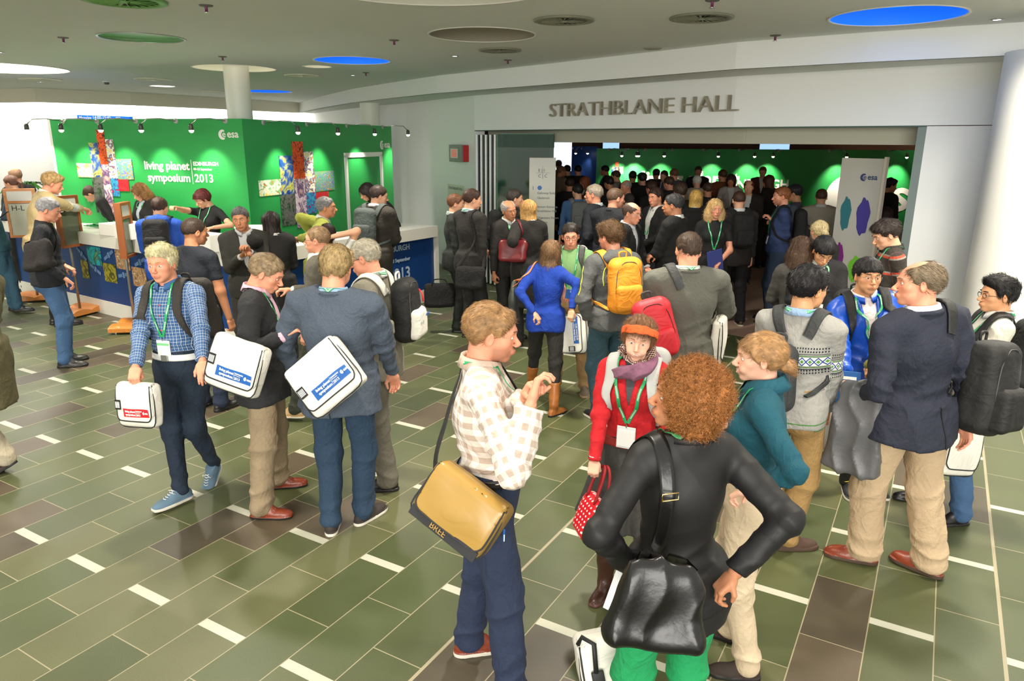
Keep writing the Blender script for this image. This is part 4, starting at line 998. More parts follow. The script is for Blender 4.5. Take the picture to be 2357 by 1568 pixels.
        if badge:
            c = push(f, lo[None] - np.array([[0, 0, .07 * s.k]]), off + .006, True)[0]; b = MB(); b.box((0, 0, 0), (.098, .004, .118), 0, bev=.002); b.box((0, .0032, -.004), (.090, .002, .088), 1); b.box((0, .0045, .032), (.088, .001, .016), 2 if green else 1)
            b.tube([(0, .002, .056), (0, .004, .072)], .004, 8, 3)
            o = b.build('badge', [clear_m, badge_m, badge_g, metal_m], L1); n = grad(f, c[None])[0]; n = nrm(n * [1, 1, .3]); up = nrm(np.array([0, 0, 1.]) - n * n[2]); x = np.cross(n, up)
            o.matrix_local = Matrix(((x[0], n[0], up[0], c[0]), (x[1], n[1], up[1], c[1]), (x[2], n[2], up[2], c[2]), (0, 0, 0, 1)))
    def belt(s, m, z=.105, w=.036, buckle=None, off=.004):
        pts = []; k = s.k
        for j in range(20): a = 2 * math.pi * j / 20; pts.append(s.P + s.Rp @ np.array([.2 * math.sin(a), .17 * math.cos(a), z * k]))
        P = push(s.bot_f, np.array(pts), off, True, 6); P[:, 2] = pts[0][2] + (P[:, 2] - pts[0][2]) * .3
        o = ribbon('belt', s.bot_f, list(P), w, m, s.root, off, .003, pull=True, closed=True, n=3)
        if buckle: c = P[0]; b = MB(); b.box(c + s.Rp @ np.array([0, .008, 0]), (.05, .008, .042), 0, s.Rp, bev=.003); b.build('buckle', [buckle], o)
        return o
    def tie(s, m, L=.42):
        ribbon('tie', s.top_f0 if hasattr(s, 'top_f0') else s.top_f, [s.N + s.Rc @ np.array([0, .075, -.012]), s.N + s.Rc @ np.array([0, .12, -.10]), s.N + s.Rc @ np.array([0, .15, -L * .6]), s.N + s.Rc @ np.array([0, .15, -L])], [.03, .035, .06, .075], m, s.root, .004, .004, pull=True)
    def loc(s, p): r = math.radians(s.yaw); c, n = math.cos(r), math.sin(r); d = np.asarray(p, float) - [s.x, s.y, 0]; return np.array([c * d[0] + n * d[1], -n * d[0] + c * d[1], d[2]])
    def world(s, p): r = math.radians(s.yaw); c, n = math.cos(r), math.sin(r); p = np.asarray(p); return np.array([s.x + c * p[0] - n * p[1], s.y + n * p[0] + c * p[1], p[2]])
    def thing(s, name, label, cat, at, rz=0., group=None):
        """a separate thing carried by this person: its own top-level Empty at 'at' (person frame), returns (empty, fn converting person-frame points)"""
        w = s.world(at); e = empty(name, w, math.radians(s.yaw + rz), label, cat, group)
        h = bpy.data.objects.new('_', None)
        M = Matrix.Translation(Vector(w)) @ Matrix.Rotation(math.radians(s.yaw + rz), 4, 'Z'); Pm = Matrix.Translation((s.x, s.y, 0)) @ Matrix.Rotation(math.radians(s.yaw), 4, 'Z'); T = M.inverted() @ Pm
        bpy.data.objects.remove(h); e_T = np.array(T)
        return e, T
def rebase(o, e, T): o.parent = e; o.matrix_local = T @ o.matrix_local; return o
# =====================================================================  BAGS AND CARRIED THINGS
canvas = mat('white_canvas', (224, 221, 210), .75, bump=.4, bscale=18, crease=1.6); piping_m = mat('black_piping', (24, 24, 24), .6)
stripe_blue = mat('stripe_blue', (26, 92, 168), .5); stripe_red = mat('stripe_red', (206, 30, 40), .5); print_white = mat('white_print', (240, 242, 240), .5); print_grey = mat('grey_print', (90, 96, 100), .6); print_black = mat('black_print', (18, 18, 18), .6)
def M4(x, y, z, o):
    return Matrix([[x[i], y[i], z[i], o[i]] for i in range(3)] + [[0, 0, 0, 1]])
def frame_from(normal, up, o):
    """local x = right seen from the front, y = up, z = out of the face"""
    z = nrm(normal); y = np.asarray(up, float); y = nrm(y - z * (y @ z)); x = np.cross(y, z); return M4(x, y, z, o)
def logo(parent, M, size, m, name='logo'):
    """round emblem with a crescent and small e, then the letters esa"""
    b = MB(); r = size * .55; n = 28
    V = [(0, 0, 0)] + [(r * math.cos(6.283 * j / n), r * math.sin(6.283 * j / n), 0) for j in range(n)]
    # crescent: full disc minus shifted disc, drawn as a strip between the two rims
    st = []
    for j in range(n + 1):
        a = math.radians(70 + 220 * j / n); st.append((r * math.cos(a), r * math.sin(a))); 
    inn = []
    for j in range(n + 1):
        a = math.radians(70 + 220 * j / n); inn.append((r * .30 + r * .62 * math.cos(a), r * .62 * math.sin(a)))
    vs = [(p[0], p[1], .0012) for p in st] + [(p[0], p[1], .0012) for p in inn]; b.add(vs, [(i + 1, i, n + 1 + i, n + 2 + i) for i in range(n)])
    o = b.build(name, [m], parent); o.matrix_local = M
    t = text_obj('lettering', 'e', size * 1.0, M @ Matrix.Translation((-r * .15, -size * .26, .0012)), m, parent, depth=.001, bold=size * .012)
    t2 = text_obj('lettering', 'esa', size * 1.15, M @ Matrix.Translation((r * 1.0, -size * .30, .0012)), m, parent, depth=.001, bold=size * .022)
    return o
def title(parent, M, s, m, al='RIGHT', full=True, depth=.001):
    text_obj('lettering', 'living planet', s, M @ Matrix.Translation((0, s * .12, .0015)), m, parent, depth=depth, bold=s * .028, align='RIGHT')
    text_obj('lettering', 'symposium', s, M @ Matrix.Translation((0, -s * .92, .0015)), m, parent, depth=depth, bold=s * .028, align='RIGHT')
    if full:
        b = MB(); b.box((s * .22, -s * .05, .001), (s * .05, s * 2.1, depth)); b.build('rule', [m], parent).matrix_local = M
        text_obj('lettering', 'EDINBURGH', s * .46, M @ Matrix.Translation((s * .42, s * .50, .0015)), m, parent, depth=depth, bold=s * .014)
        text_obj('lettering', '09-13 September', s * .27, M @ Matrix.Translation((s * .42, s * .10, .0015)), m, parent, depth=depth, bold=s * .008)
        text_obj('lettering', '2013', s * .98, M @ Matrix.Translation((s * .42, -s * .92, .0015)), m, parent, depth=depth, bold=s * .02)
def satchel(P, label, at, normal, up, size=(.40, .31, .10), red=False, strap=None, strap_w=.04, group=None, fab=None, flap_m=None, conf=True, edge=None, name='messenger_bag', cat='bag', strap_m=None, hcell=.009):
    """flap-over messenger bag; at / normal / up in the person's frame"""
    e, T = P.thing(name, label, cat, at, 0, group); fab = fab or canvas; flap_m = flap_m or fab; edge = edge or piping_m
    F = T @ frame_from(normal, up, at); W, H, D = size
    f = lambda p: rbox(p, (0, 0, 0), (W / 2, H / 2, D / 2), .03) + wob(p, 16, 3) * .006 - .012 * np.exp(-((p[:, 1] + .02) / .1) ** 2 - (p[:, 0] / .13) ** 2)
    v, q = mesh_sdf(f, (-W / 2 - .03, -H / 2 - .03, -D / 2 - .03), (W / 2 + .03, H / 2 + .03, D / 2 + .03), hcell); mesh_obj('body', v, q, [fab], e).matrix_local = F
    g = lambda p: np.maximum(np.maximum(f(p) - .007, -f(p) - .002), np.maximum(-p[:, 2] + D * .1 - .3 * np.clip(p[:, 1] - H * .38, 0, 1), rbox(p * np.array([1, 1, 0], f32), (0, H * .10, 0), (W / 2 - .002, H * .46, 1), .05)))
    v, q = mesh_sdf(g, (-W / 2 - .04, -H / 2 - .04, -D / 2 - .03), (W / 2 + .04, H / 2 + .04, D / 2 + .04), .0065); fl = mesh_obj('flap', v, q, [flap_m], e); fl.matrix_local = F
    # piping along flap edge
    pts = []; r = .05; hw, b0, t0 = W / 2 - .004, H * .10 - H * .46 + .003, H * .5
    pts += [(-hw, t0), (-hw, t0 * .3), (-hw, b0 + r)] + [(-hw + r - r * math.cos(a), b0 + r - r * math.sin(a)) for a in (.5, 1.0)] + [(-hw + r, b0), (0, b0), (hw - r, b0)] + [(hw - r + r * math.sin(a), b0 + r - r * math.cos(a)) for a in (.57, 1.07)] + [(hw, b0 + r), (hw, t0 * .3), (hw, t0)]
    pp = push(lambda p: f(p), np.array([(a, b, D / 2 + .01) for a, b in pts]), .008, True, 5)
    MB().tube(list(catmull(pp, 3)), .0040, 6).build('piping', [edge], fl, True)
    rim = [(-W / 2 + .012, H / 2 - .01), (-W / 2 + .006, 0), (-W / 2 + .02, -H / 2 + .02), (0, -H / 2 + .006), (W / 2 - .02, -H / 2 + .02), (W / 2 - .006, 0), (W / 2 - .012, H / 2 - .01)]
    pp = push(f, np.array([(a, b, D / 2 - .02) for a, b in rim]), .001, True, 5); MB().tube(list(catmull(pp, 4)), .0038, 6).build('piping', [edge], e, True).matrix_local = F
    if conf:
        sm = stripe_red if red else stripe_blue; n = 12; st = []
        for k in range(n + 1):
            x = -W * .26 + (W * .72) * k / n; st += [(x, -H * .06, D), (x, -H * .26, D)]
        st = push(lambda p: f(p) - .007, np.array(st, float), .0012, True, 6); c = st.mean(0)
        mesh_obj('stripe', st, [(2 * k, 2 * k + 1, 2 * k + 3, 2 * k + 2) for k in range(n)], [sm], fl)
        zt = st[:, 2].max() + .0006; title(fl, Matrix.Translation((W * .11, -H * .145, zt)), .023 * W / .38, print_white)
        logo(fl, Matrix.Translation((W * .345, -H * .135, zt)), .021 * W / .38, print_white)
        b = MB(); b.box((-W * .38, H * .02, zt - .002), (.048, .062, .003), 0)
        for k in range(5): b.box((-W * .38 - .016 + k * .008, H * .02, zt + .0003), (.004, .040, .001), 1)
        b.build('patch', [print_black, print_white], fl)
    if strap:
        sm = strap_m or black_m; M = np.array(F); ends = [M[:3, :3] @ np.array([q * (W / 2 - .01), H / 2 - .02, 0]) + M[:3, 3] for q in (-1, 1)]; Ti = np.array(T.inverted())
        ends = [Ti[:3, :3] @ x + Ti[:3, 3] for x in ends]; a, b = (ends if strap[0] == 0 else ends[::-1])
        sf = P.top_f; o = ribbon('strap', sf, [a] + list(strap[1]) + [b], strap_w, sm, None, .006, .003, pull=False, n=10); rebase(o, e, T)
    return e, T, F
def backpack(P, label, at=None, size=(.29, .44, .17), m=None, m2=None, strap_m=None, one=None, group=None, tilt=0, pocket=True, yawoff=0, straps=True, name='backpack', loop=True, accent=None):
    m = m or black_m; m2 = m2 or m; W, H, D = size; c = P.Cc + P.Rc @ np.array([0, -.125 * P.k - D / 2 - .03, -.02 * P.k]) if at is None else np.array(at)
    e, T = P.thing(name, label, 'backpack', c, 0, group); R = P.Rc @ rotm(yawoff, 0, tilt)
    F = T @ M4(R[:, 0] * -1, R[:, 2], R[:, 1] * -1, c) if True else None   # x right seen from behind, y up, z out of the back
    def f(p): 
        d = rbox(p, (0, 0, 0), (W / 2, H / 2, D / 2 * .9), .07); d = smin(d, ell(p, (0, -H * .12, D * .25), (W * .46, H * .40, D * .36)), .04); return d + wob(p, 14, 2) * .006 + wob(p, 40, 5) * .0015
    v, q = mesh_sdf(f, (-W / 2 - .04, -H / 2 - .04, -D / 2 - .04), (W / 2 + .04, H / 2 + .04, D / 2 + .08), .009 if P.lod < 2 else .014); mesh_obj('body', v, q, [m], e).matrix_local = F
    if pocket:
        g = lambda p: smax(rbox(p, (0, -H * .20, D * .5), (W * .40, H * .24, D * .28), .04) + wob(p, 18, 6) * .005, -f(p) - .02, .01)
        v, q = mesh_sdf(g, (-W / 2, -H / 2 - .03, -.02), (W / 2, H * .2, D + .05), .009 if P.lod < 2 else .014); mesh_obj('pocket', v, q, [m2], e).matrix_local = F
    if P.lod < 2:
        zp = [(-W * .40, -H * .1), (-W * .36, H * .25), (-W * .2, H * .42), (0, H * .46), (W * .2, H * .42), (W * .36, H * .25), (W * .40, -H * .1)]
        pp = push(f, np.array([(a, b, D * .45) for a, b in zp]), .001, True, 6); MB().tube(list(catmull(pp, 4)), .0032, 6).build('zip', [accent or mat('zip_grey', (70, 70, 68), .5)], e, True).matrix_local = F
        if loop: MB().tube(list(catmull([(-.03, H / 2 - .01, -D * .3), (-.028, H / 2 + .035, -D * .3), (.028, H / 2 + .035, -D * .3), (.03, H / 2 - .01, -D * .3)], 5)), .008, 8).build('grab_handle', [strap_m or m2], e, True).matrix_local = F
    if straps:
        k = P.k
        for q in (-1, 1):
            if one is not None and q != one: continue
            top = P.Cc + P.Rc @ np.array([q * .075, -.13, .115]) * k; pts = [top + P.Rc @ np.array([0, -.03, -.01]), P.Cc + P.Rc @ np.array([q * .10, -.07, .185]) * k, P.Cc + P.Rc @ np.array([q * .115, .01, .20]) * k, P.Cc + P.Rc @ np.array([q * .12, .10, .10]) * k, P.Cc + P.Rc @ np.array([q * .135, .13, .0]) * k, P.Cc + P.Rc @ np.array([q * .17, .07, -.13]) * k, P.Cc + P.Rc @ np.array([q * .15, -.06, -.20]) * k, P.Cc + P.Rc @ np.array([q * .10, -.15, -.21]) * k]
            o = ribbon('strap', P.top_f, pts, [.055, .062, .062, .058, .045, .028, .026, .026], strap_m or m2, None, .008, .008, pull=True, n=6); rebase(o, e, T)
    return e, T, F
def soft_bag(P, label, at, size, m, normal=(1, 0, 0), up=(0, 0, 1), name='handbag', cat='bag', handle=None, strap=None, strap_m=None, strap_w=.025, group=None, seed=0, rim=True, slump=.02, gather=0., fn=None, handle_r=.007, taper=0.):
    e, T = P.thing(name, label, cat, at, 0, group); F = T @ frame_from(normal, up, at); W, H, D = size
    def f(p):
        q = p.copy(); q[:, 0] = q[:, 0] / (1 - taper * np.clip(q[:, 1] / H + .5, 0, 1)) ; t = np.clip(q[:, 1] / H + .5, 0, 1); q[:, 2] = q[:, 2] / (1.15 - .75 * t)
        d = rbox(q, (0, 0, 0), (W / 2, H / 2, D / 2), min(.06, D * .45)) * .7; d = d + wob(p, 15, seed) * slump * .5
        if gather: d = d - gather * .008 * cr(p[:, 0] * 60 + wob(p, 12, seed) * 3) * t ** .5
        return d if fn is None else fn(p, d)
    v, q = mesh_sdf(f, (-W / 2 - .04, -H / 2 - .04, -D / 2 - .05), (W / 2 + .04, H / 2 + .04, D / 2 + .05), .008 if P.lod < 2 else .013); mesh_obj('body', v, q, [m], e).matrix_local = F
    if handle:
        for z in ((-1, 1) if D > .05 else (0,)):
            MB().tube(list(catmull([(-W * .25, H / 2 - .03, z * D * .2), (-W * .20, H / 2 + handle * .7, z * D * .12), (0, H / 2 + handle, z * D * .06), (W * .20, H / 2 + handle * .7, z * D * .12), (W * .25, H / 2 - .03, z * D * .2)], 5)), handle_r, 8).build('handle', [strap_m or m], e, True).matrix_local = F
    if strap is not None:
        M = np.array(F); Ti = np.array(T.inverted()); ends = []
        for q in (-1, 1): x = M[:3, :3] @ np.array([q * (W / 2 - .02) * (1 - taper), H / 2 - .01, 0]) + M[:3, 3]; ends.append(Ti[:3, :3] @ x + Ti[:3, 3])
        a, b = ends if strap[0] == 0 else ends[::-1]; o = ribbon('strap', P.top_f, [a] + list(strap[1]) + [b], strap_w, strap_m or m, None, .006, .003, n=10); rebase(o, e, T)
    return e, T, F
def hung_jacket(P, label, at, m, size=(.26, .62, .12), name='folded_jacket', seed=0, normal=(0, 1, 0), group=None):
    e, T = P.thing(name, label, 'jacket', at, 0, group); F = T @ frame_from(normal, (0, 0, 1), at); W, H, D = size
    def f(p):
        t = np.clip(-p[:, 1] / H, 0, 1); w = W / 2 * (.8 + .35 * t); q = p - np.array([0, -H / 2, 0], f32)
        d = np.maximum(rbox(np.stack([q[:, 0] / (w / (W / 2)), q[:, 1], q[:, 2]], 1), (0, 0, 0), (W / 2, H / 2, D / 2), .045), -9); 
        d = d - .012 * cr(p[:, 0] * 48 + p[:, 1] * 7 + wob(p, 9, seed) * 3) + wob(p, 9, seed) * .02; return d * .75
    v, q = mesh_sdf(f, (-W * .8, -H - .06, -D / 2 - .06), (W * .8, .06, D / 2 + .06), .010); o = mesh_obj('body', v, q, [m], e); o.matrix_local = F; return e
def flat_thing(P, name, label, cat, at, size, normal, up, mats, marks=None, group=None):
    e, T = P.thing(name, label, cat, at, 0, group); F = T @ frame_from(normal, up, at); b = MB(); b.box((0, 0, 0), size, 0, bev=min(size[2] * .4, .004))
    for c, s, mi in (marks or []): b.box(c, s, mi)
    o = b.build('body' if False else name + '_face', mats, e); o.matrix_local = F; return e
# =====================================================================  REGISTRATION BOOTH
green_panel = mat('green_panel', (42, 156, 76), .45); white_lam = mat('white_laminate', (228, 226, 216), .35); blue_panel = mat('blue_panel', (18, 62, 124), .4, noise=.15, nscale=1.2)
prt = mat('panel_print', (244, 244, 236), .5)
def picture_mat(i):
    """satellite-picture style colour noise"""
    pal = [[(20, 40, 110), (40, 90, 160), (200, 200, 90), (16, 30, 90)], [(20, 14, 14), (230, 70, 20), (250, 110, 40), (30, 16, 14)], [(240, 220, 60), (250, 250, 240), (60, 50, 120), (240, 160, 40)], [(60, 60, 58), (110, 110, 106), (50, 80, 50), (30, 30, 34)], [(150, 80, 60), (240, 220, 230), (80, 50, 110), (220, 180, 170)],
           [(220, 60, 60), (90, 200, 90), (80, 90, 210), (240, 200, 60)], [(40, 120, 190), (60, 170, 200), (30, 60, 150), (210, 40, 50)], [(240, 220, 90), (250, 250, 240), (120, 200, 120), (230, 60, 30)], [(210, 30, 40), (190, 40, 50), (220, 60, 60), (200, 30, 40)], [(20, 130, 150), (30, 190, 190), (20, 70, 110), (120, 180, 60)], [(150, 100, 60), (220, 180, 130), (110, 70, 40), (240, 220, 190)], [(80, 80, 30), (180, 170, 50), (60, 70, 20), (110, 90, 30)]][i % 12]
    k = 'picture_%d' % (i % 12)
    if k in _M: return _M[k]
    m, g = newmat(k); tc = g.n('ShaderNodeTexCoord'); n = g.n('ShaderNodeTexNoise'); n.inputs['Scale'].default_value = 5 + (i * 7) % 9 * 1.2 + (9 if i == 5 else 0); n.inputs['Detail'].default_value = 7; n.inputs['Distortion'].default_value = 1.4
    mp = g.n('ShaderNodeMapping'); mp.inputs['Location'].default_value = (i * 3.1, i * 1.7, i); g.t.links.new(tc.outputs['Object'], mp.inputs[0]); g.t.links.new(mp.outputs[0], n.inputs[0])
    r = g.n('ShaderNodeValToRGB'); g.t.links.new(n.outputs['Fac'], r.inputs[0]); e = r.color_ramp; e.elements[0].position = .32; e.elements[0].color = lin(pal[0]); e.elements[1].position = .68; e.elements[1].color = lin(pal[3])
    for q, c in ((.46, pal[1]), (.57, pal[2])): x = e.elements.new(q); x.color = lin(c)
    g.put(r.outputs[0], g.b.inputs['Base Color']); g.b.inputs['Roughness'].default_value = .45; return m
GL, GC, GR = (-6.95, 11.34), (-3.76, 10.48), (-2.36, 14.6)
ZG = 2.70
booth = empty('exhibition_wall', (GC[0], GC[1], 0), 0, 'tall green L-shaped exhibition wall with satellite picture collage behind the reception desk', 'exhibition wall')
def inv(o): return Matrix.Translation(-Vector(o.location))
def part(mb, name, mats, par, **k): o = mb.build(name, mats, par, **k); o.matrix_local = inv(par); return o
pl = part(slab(GL, GC, 0, ZG, .08), 'panel', [green_panel], booth); part(slab(GC, GR, 0, (ZG, ZG - .02), .08), 'panel', [green_panel], booth)
part(slab(along(GL, GC, -.05), along(GL, GC, .0), 0, ZG, .09), 'edge_trim', [white_lam], booth)
def face(P0, P1, x, y, lift=.004):
    """frame on a wall face at pixel (x, y)"""
    q = on_plane(x, y, P0, P1); M = plane_frame(P0, P1, 0, lift); M = M.copy(); M.translation = Vector(q) + Vector((M[0][2], M[1][2], M[2][2])) * lift; return M, q
def wall_tiles(P0, P1, rects, par, ln):
    for i, x0, y0, x1, y1 in rects:
        ym = (y0 + y1) / 2; dx = ln * (y1 - y0) / 2; a = on_plane(x0 + dx, ym, P0, P1); b = on_plane(x1 + dx, ym, P0, P1); w = math.dist(a[:2], b[:2]); xm = (x0 + x1) / 2 + dx; h = abs(on_plane(xm - dx, y0, P0, P1)[2] - on_plane(xm + dx, y1, P0, P1)[2]); M, q = face(P0, P1, xm, ym, .006 + .0006 * i)
        o = MB().box((0, 0, 0), (w, h, .006)).build('picture_tile', [picture_mat(i)], par); o.matrix_local = inv(par) @ M
wall_tiles(GL, GC, [(0, 204, 329, 226, 408), (1, 221, 299, 238, 379), (2, 242, 321, 260, 411), (7, 177, 376, 212, 408), (3, 212, 408, 238, 490), (4, 233, 379, 250, 500), (5, 267, 366, 303, 413), (6, 256, 411, 272, 452), (8, 272, 413, 296, 440)], booth, .145)
wall_tiles(GC, GR, [(0, 641, 359, 672, 448), (1, 670, 326, 695, 412), (2, 698, 349, 718, 397), (7, 594, 414, 645, 450), (3, 644, 448, 678, 519), (4, 676, 412, 701, 524), (2, 701, 397, 725, 443), (5, 723, 394, 767, 439), (6, 703, 443, 725, 491), (8, 725, 442, 754, 472)], booth, .077)
M, q = face(GL, GC, 437, 391); s_ = abs(on_plane(330, 391, GL, GC)[0] - q[0]) / 4.75; title(booth, inv(booth) @ M @ Matrix.Translation((0, -.02, 0)), s_, prt, depth=.002)
for P0, P1, x, y in ((GL, GC, 513, 310), (GC, GR, 879, 334)):
    M, q = face(P0, P1, x, y); logo(booth, inv(booth) @ M, .125 if x < 600 else .15, prt)
# white framed door in the right panel
d0, d1 = on_plane(796, 356, GC, GR), on_plane(877, 356, GC, GR); w = math.dist(d0[:2], d1[:2]); M, q = face(GC, GR, 836, 356); zt = q[2]; b = MB()
b.box((-w / 2, -zt / 2, .012), (.07, zt, .03)); b.box((w / 2, -zt / 2, .012), (.07, zt, .03)); b.box((0, -.0, .012), (w + .07, .08, .03)); b.build('door_frame', [prt], booth).matrix_local = inv(booth) @ M
# clip-on arm spotlights: top edge of the panels
chrome = mat('chrome', (200, 200, 196), .2, 1.); lampw = mat('lamp_glow', (255, 250, 235), .4, emit=(255, 246, 225), es=9.0)
arm_proto = None
def arm_lamp(pos, ang, label, side=1, sc=1., power=14, group='arm spotlights on the green walls', tgt=None):
    global arm_proto
    if arm_proto is None:
        e = empty('arm_spotlight', (0, 0, 0)); MB().lathe([(0, -.012), (.035, -.012), (.035, .012), (0, .012)], 16, M=Matrix.Rotation(math.pi / 2, 3, 'X').to_4x4()).build('clamp', [mat('lamp_grey', (170, 170, 166), .4)], e, True)
        MB().tube([(0, -.01, 0), (-.10, -.20, .03), (-.20, -.34, .02), (-.26, -.40, -.06)], .009, 6).build('arm', [chrome], e, True)
        h = MB(); h.lathe([(0, .045), (.022, .045), (.030, .02), (.032, -.04), (.026, -.045)], 16, M=Matrix.Translation((-.26, -.40, -.09))); hd = h.build('lamp_head', [mat('lamp_dark', (70, 66, 60), .4)], e, True)
        l = MB(); l.lathe([(0, -.075), (.018, -.070), (.031, -.055), (.033, -.040), (0, -.038)], 16, M=Matrix.Translation((-.26, -.40, -.09))); l.build('bulb', [lampw], hd, True)
        arm_proto = e; r = e
    else:
        e = arm_proto; r = e.copy(); C.objects.link(r)
        for ch in list(e.children):
            c = ch.copy(); C.objects.link(c); c.parent = r
            for g in ch.children: d = g.copy(); C.objects.link(d); d.parent = c
    r.location = pos; r.rotation_euler = (0, 0, ang); r.scale = (side * sc, sc, sc); tag(r, label, 'spotlight', group)
    hp = Matrix.Translation(pos) @ Matrix.Rotation(ang, 4, 'Z') @ Vector((-.26 * side * sc, -.40 * sc, -.18 * sc))
    if power: t = Matrix.Translation(pos) @ Matrix.Rotation(ang, 4, 'Z') @ Vector((-.26 * side, .0, -.85)); spot('arm_spot_lamp', hp, tgt or t, power, 74, .9)
    return r
aL = math.atan2(GC[1] - GL[1], GC[0] - GL[0]); aR = math.atan2(GR[1] - GC[1], GR[0] - GC[0])
for x in (145, 223, 313, 405, 519): q = on_plane(x, 277, GL, GC); arm_lamp((q[0], q[1], ZG - .03), aL, 'chrome arm spotlight clipped on top edge of the left green panel', 1, 1.0, 75, 'arm spotlights on the left green panel')
for x, y in ((605, 278), (705, 280), (797, 283), (880, 285)): q = on_plane(x, y, GC, GR); arm_lamp((q[0], q[1], ZG - .04), aR, 'chrome arm spotlight clipped on top edge of the right green panel', -1, 1.0, 75, 'arm spotlights on the right green panel')
# ---- L-shaped reception counter
CA, CC_, CB = (-9.6, 12.62), (-3.11, 8.24), (-1.2, 11.2)
desk = empty('reception_counter', (CC_[0], CC_[1], 0), 0, 'long white-topped reception counter with blue printed front and white plinth', 'counter')
for a, b_ in ((CA, CC_), (CC_, CB)):
    part(slab(along(a, b_, 0, .03), along(b_, a, 0, -.03), .20, 1.0, .1), 'front_panel', [blue_panel], desk)
    part(slab(along(a, b_, 0, .02), along(b_, a, 0, -.02), 0, .20, .1), 'plinth', [white_lam], desk)
def top_poly(o): 
    A = np.array(CA); K = np.array(CC_); B = np.array(CB); u = nrm(K - A); v = nrm(B - K); n1 = np.array([-u[1], u[0]]); n2 = np.array([-v[1], v[0]])
    mi = nrm(n1 + n2); return [tuple(A - n1 * o), tuple(K - mi * o * 1.35), tuple(B - n2 * o), tuple(B + n2 * .62), tuple(K + mi * .85), tuple(A + n1 * .62)]
part(MB().prism(top_poly(.06), 1.0, 1.165), 'counter_top', [white_lam], desk)
part(MB().prism([tuple(np.array(p) * .93 + np.array((-5, 10.8)) * .07) if 0 else p for p in [top_poly(0)[i] for i in (2, 3)]] + [tuple(np.array(top_poly(0)[3]) + (0.05, .06)), tuple(np.array(top_poly(0)[2]) + (.05, .06))], 0, 1.1), 'end_panel', [white_lam], desk)
def desk_tiles(rects):
    for i, x0, y0, x1, y1 in rects:
        a = on_plane(x0, y0, CA, CC_); b = on_plane(x1, y1, CA, CC_); w = math.dist(a[:2], b[:2]); M, q = face(CA, CC_, (x0 + x1) / 2, (y0 + y1) / 2, -.024); o = MB().box((0, 0, 0), (w, .26, .004)).build('picture_tile', [picture_mat(i)], desk); o.matrix_local = inv(desk) @ M
desk_tiles([(9, 195, 571, 231, 608), (11, 182, 603, 202, 638), (11, 233, 610, 266, 648), (10, 260, 580, 296, 618), (10, 299, 620, 335, 658), (5, 12, 560, 30, 600)])
for x, y, r in ((246, 588, .5), (216, 620, -.4), (281, 634, .2), (318, 604, .4), (184, 585, -.6)):   # line drawings of satellites
    M, q = face(CA, CC_, x, y, -.022); b = MB(); b.box((0, 0, 0), (.05, .08, .002))
    for sx in (-1, 1):
        for k in range(3): b.box((sx * (.055 + k * .036), 0, 0), (.030, .045, .002))
    b.build('drawing', [mat('drawing_print', (110, 146, 190), .5)], desk).matrix_local = inv(desk) @ M @ Matrix.Rotation(r, 4, 'Z')
M, q = face(CC_, CB, 905, 590, -.022); Mt = inv(desk) @ M
for t, s2, y in (('EDINBURGH', .115, .12), ('09-13 September', .075, -.04), ('2013', .24, -.30)):
    Mq, q = face(CC_, CB, 946, 592, -.020); text_obj('lettering', t, s2, inv(desk) @ Mq @ Matrix.Translation((0, y, .002)), mat('desk_print', (176, 196, 214), .5), desk, depth=.002, bold=s2 * .02, align='RIGHT')
# things on the counter
def on_counter(x, y, back=0.): q = gnd(x, y, 1.165); return q
carton = mat('white_carton', (232, 230, 224), .6)
for x, y, d, rz, lab in ((275, 541, (.42, .30, .16), -.55, 'white carton box on counter beside the green lanyards'), (308, 548, (.36, .30, .20), -.5, 'white carton box on counter in front of curly-haired staff woman'), (487, 578, (.28, .24, .2), -.5, 'white carton stack on counter below red-haired staff woman'), (20, 470, (.40, .34, .2), -.5, 'white machine on counter at the far left')):
    q = gnd(x, y, 1.165); o = MB().box((0, 0, d[2] / 2), d, bev=.006).build('carton_box', [carton], None, loc=(q[0], q[1], 1.166), rotz=rz); tag(o, lab, 'box')
q = gnd(238, 524, 1.165); b = MB(); r_ = random.Random(4)
for k in range(46):
    cx, cy, ph, rr = r_.gauss(0, .13), r_.gauss(0, .07), r_.random() * 6.28, r_.uniform(.03, .08); b.tube([(cx + rr * math.cos(ph + t * .8), cy + rr * math.sin(ph + t * .8) * .8, .012 + .05 * abs(math.sin(t + ph)) * math.exp(-(cx / .2) ** 2)) for t in range(7)], .008, 5)
tag(b.build('lanyard_pile', [mat('green_ribbon', (20, 140, 70), .4)], None, True, loc=(q[0], q[1], 1.168)), 'heap of loose green lanyards lying on the white counter', 'lanyards', kind='stuff')
q = gnd(583, 548, 1.165); tag(MB().lathe([(.0, .02), (.10, .03), (.20, .10), (.23, .17), (.22, .17), (.19, .11), (.10, .045), (0, .04)], 32).build('bowl', [white_lam], None, True, loc=(q[0], q[1], 1.146)), 'large curved white bowl on the counter behind suit man', 'bowl')
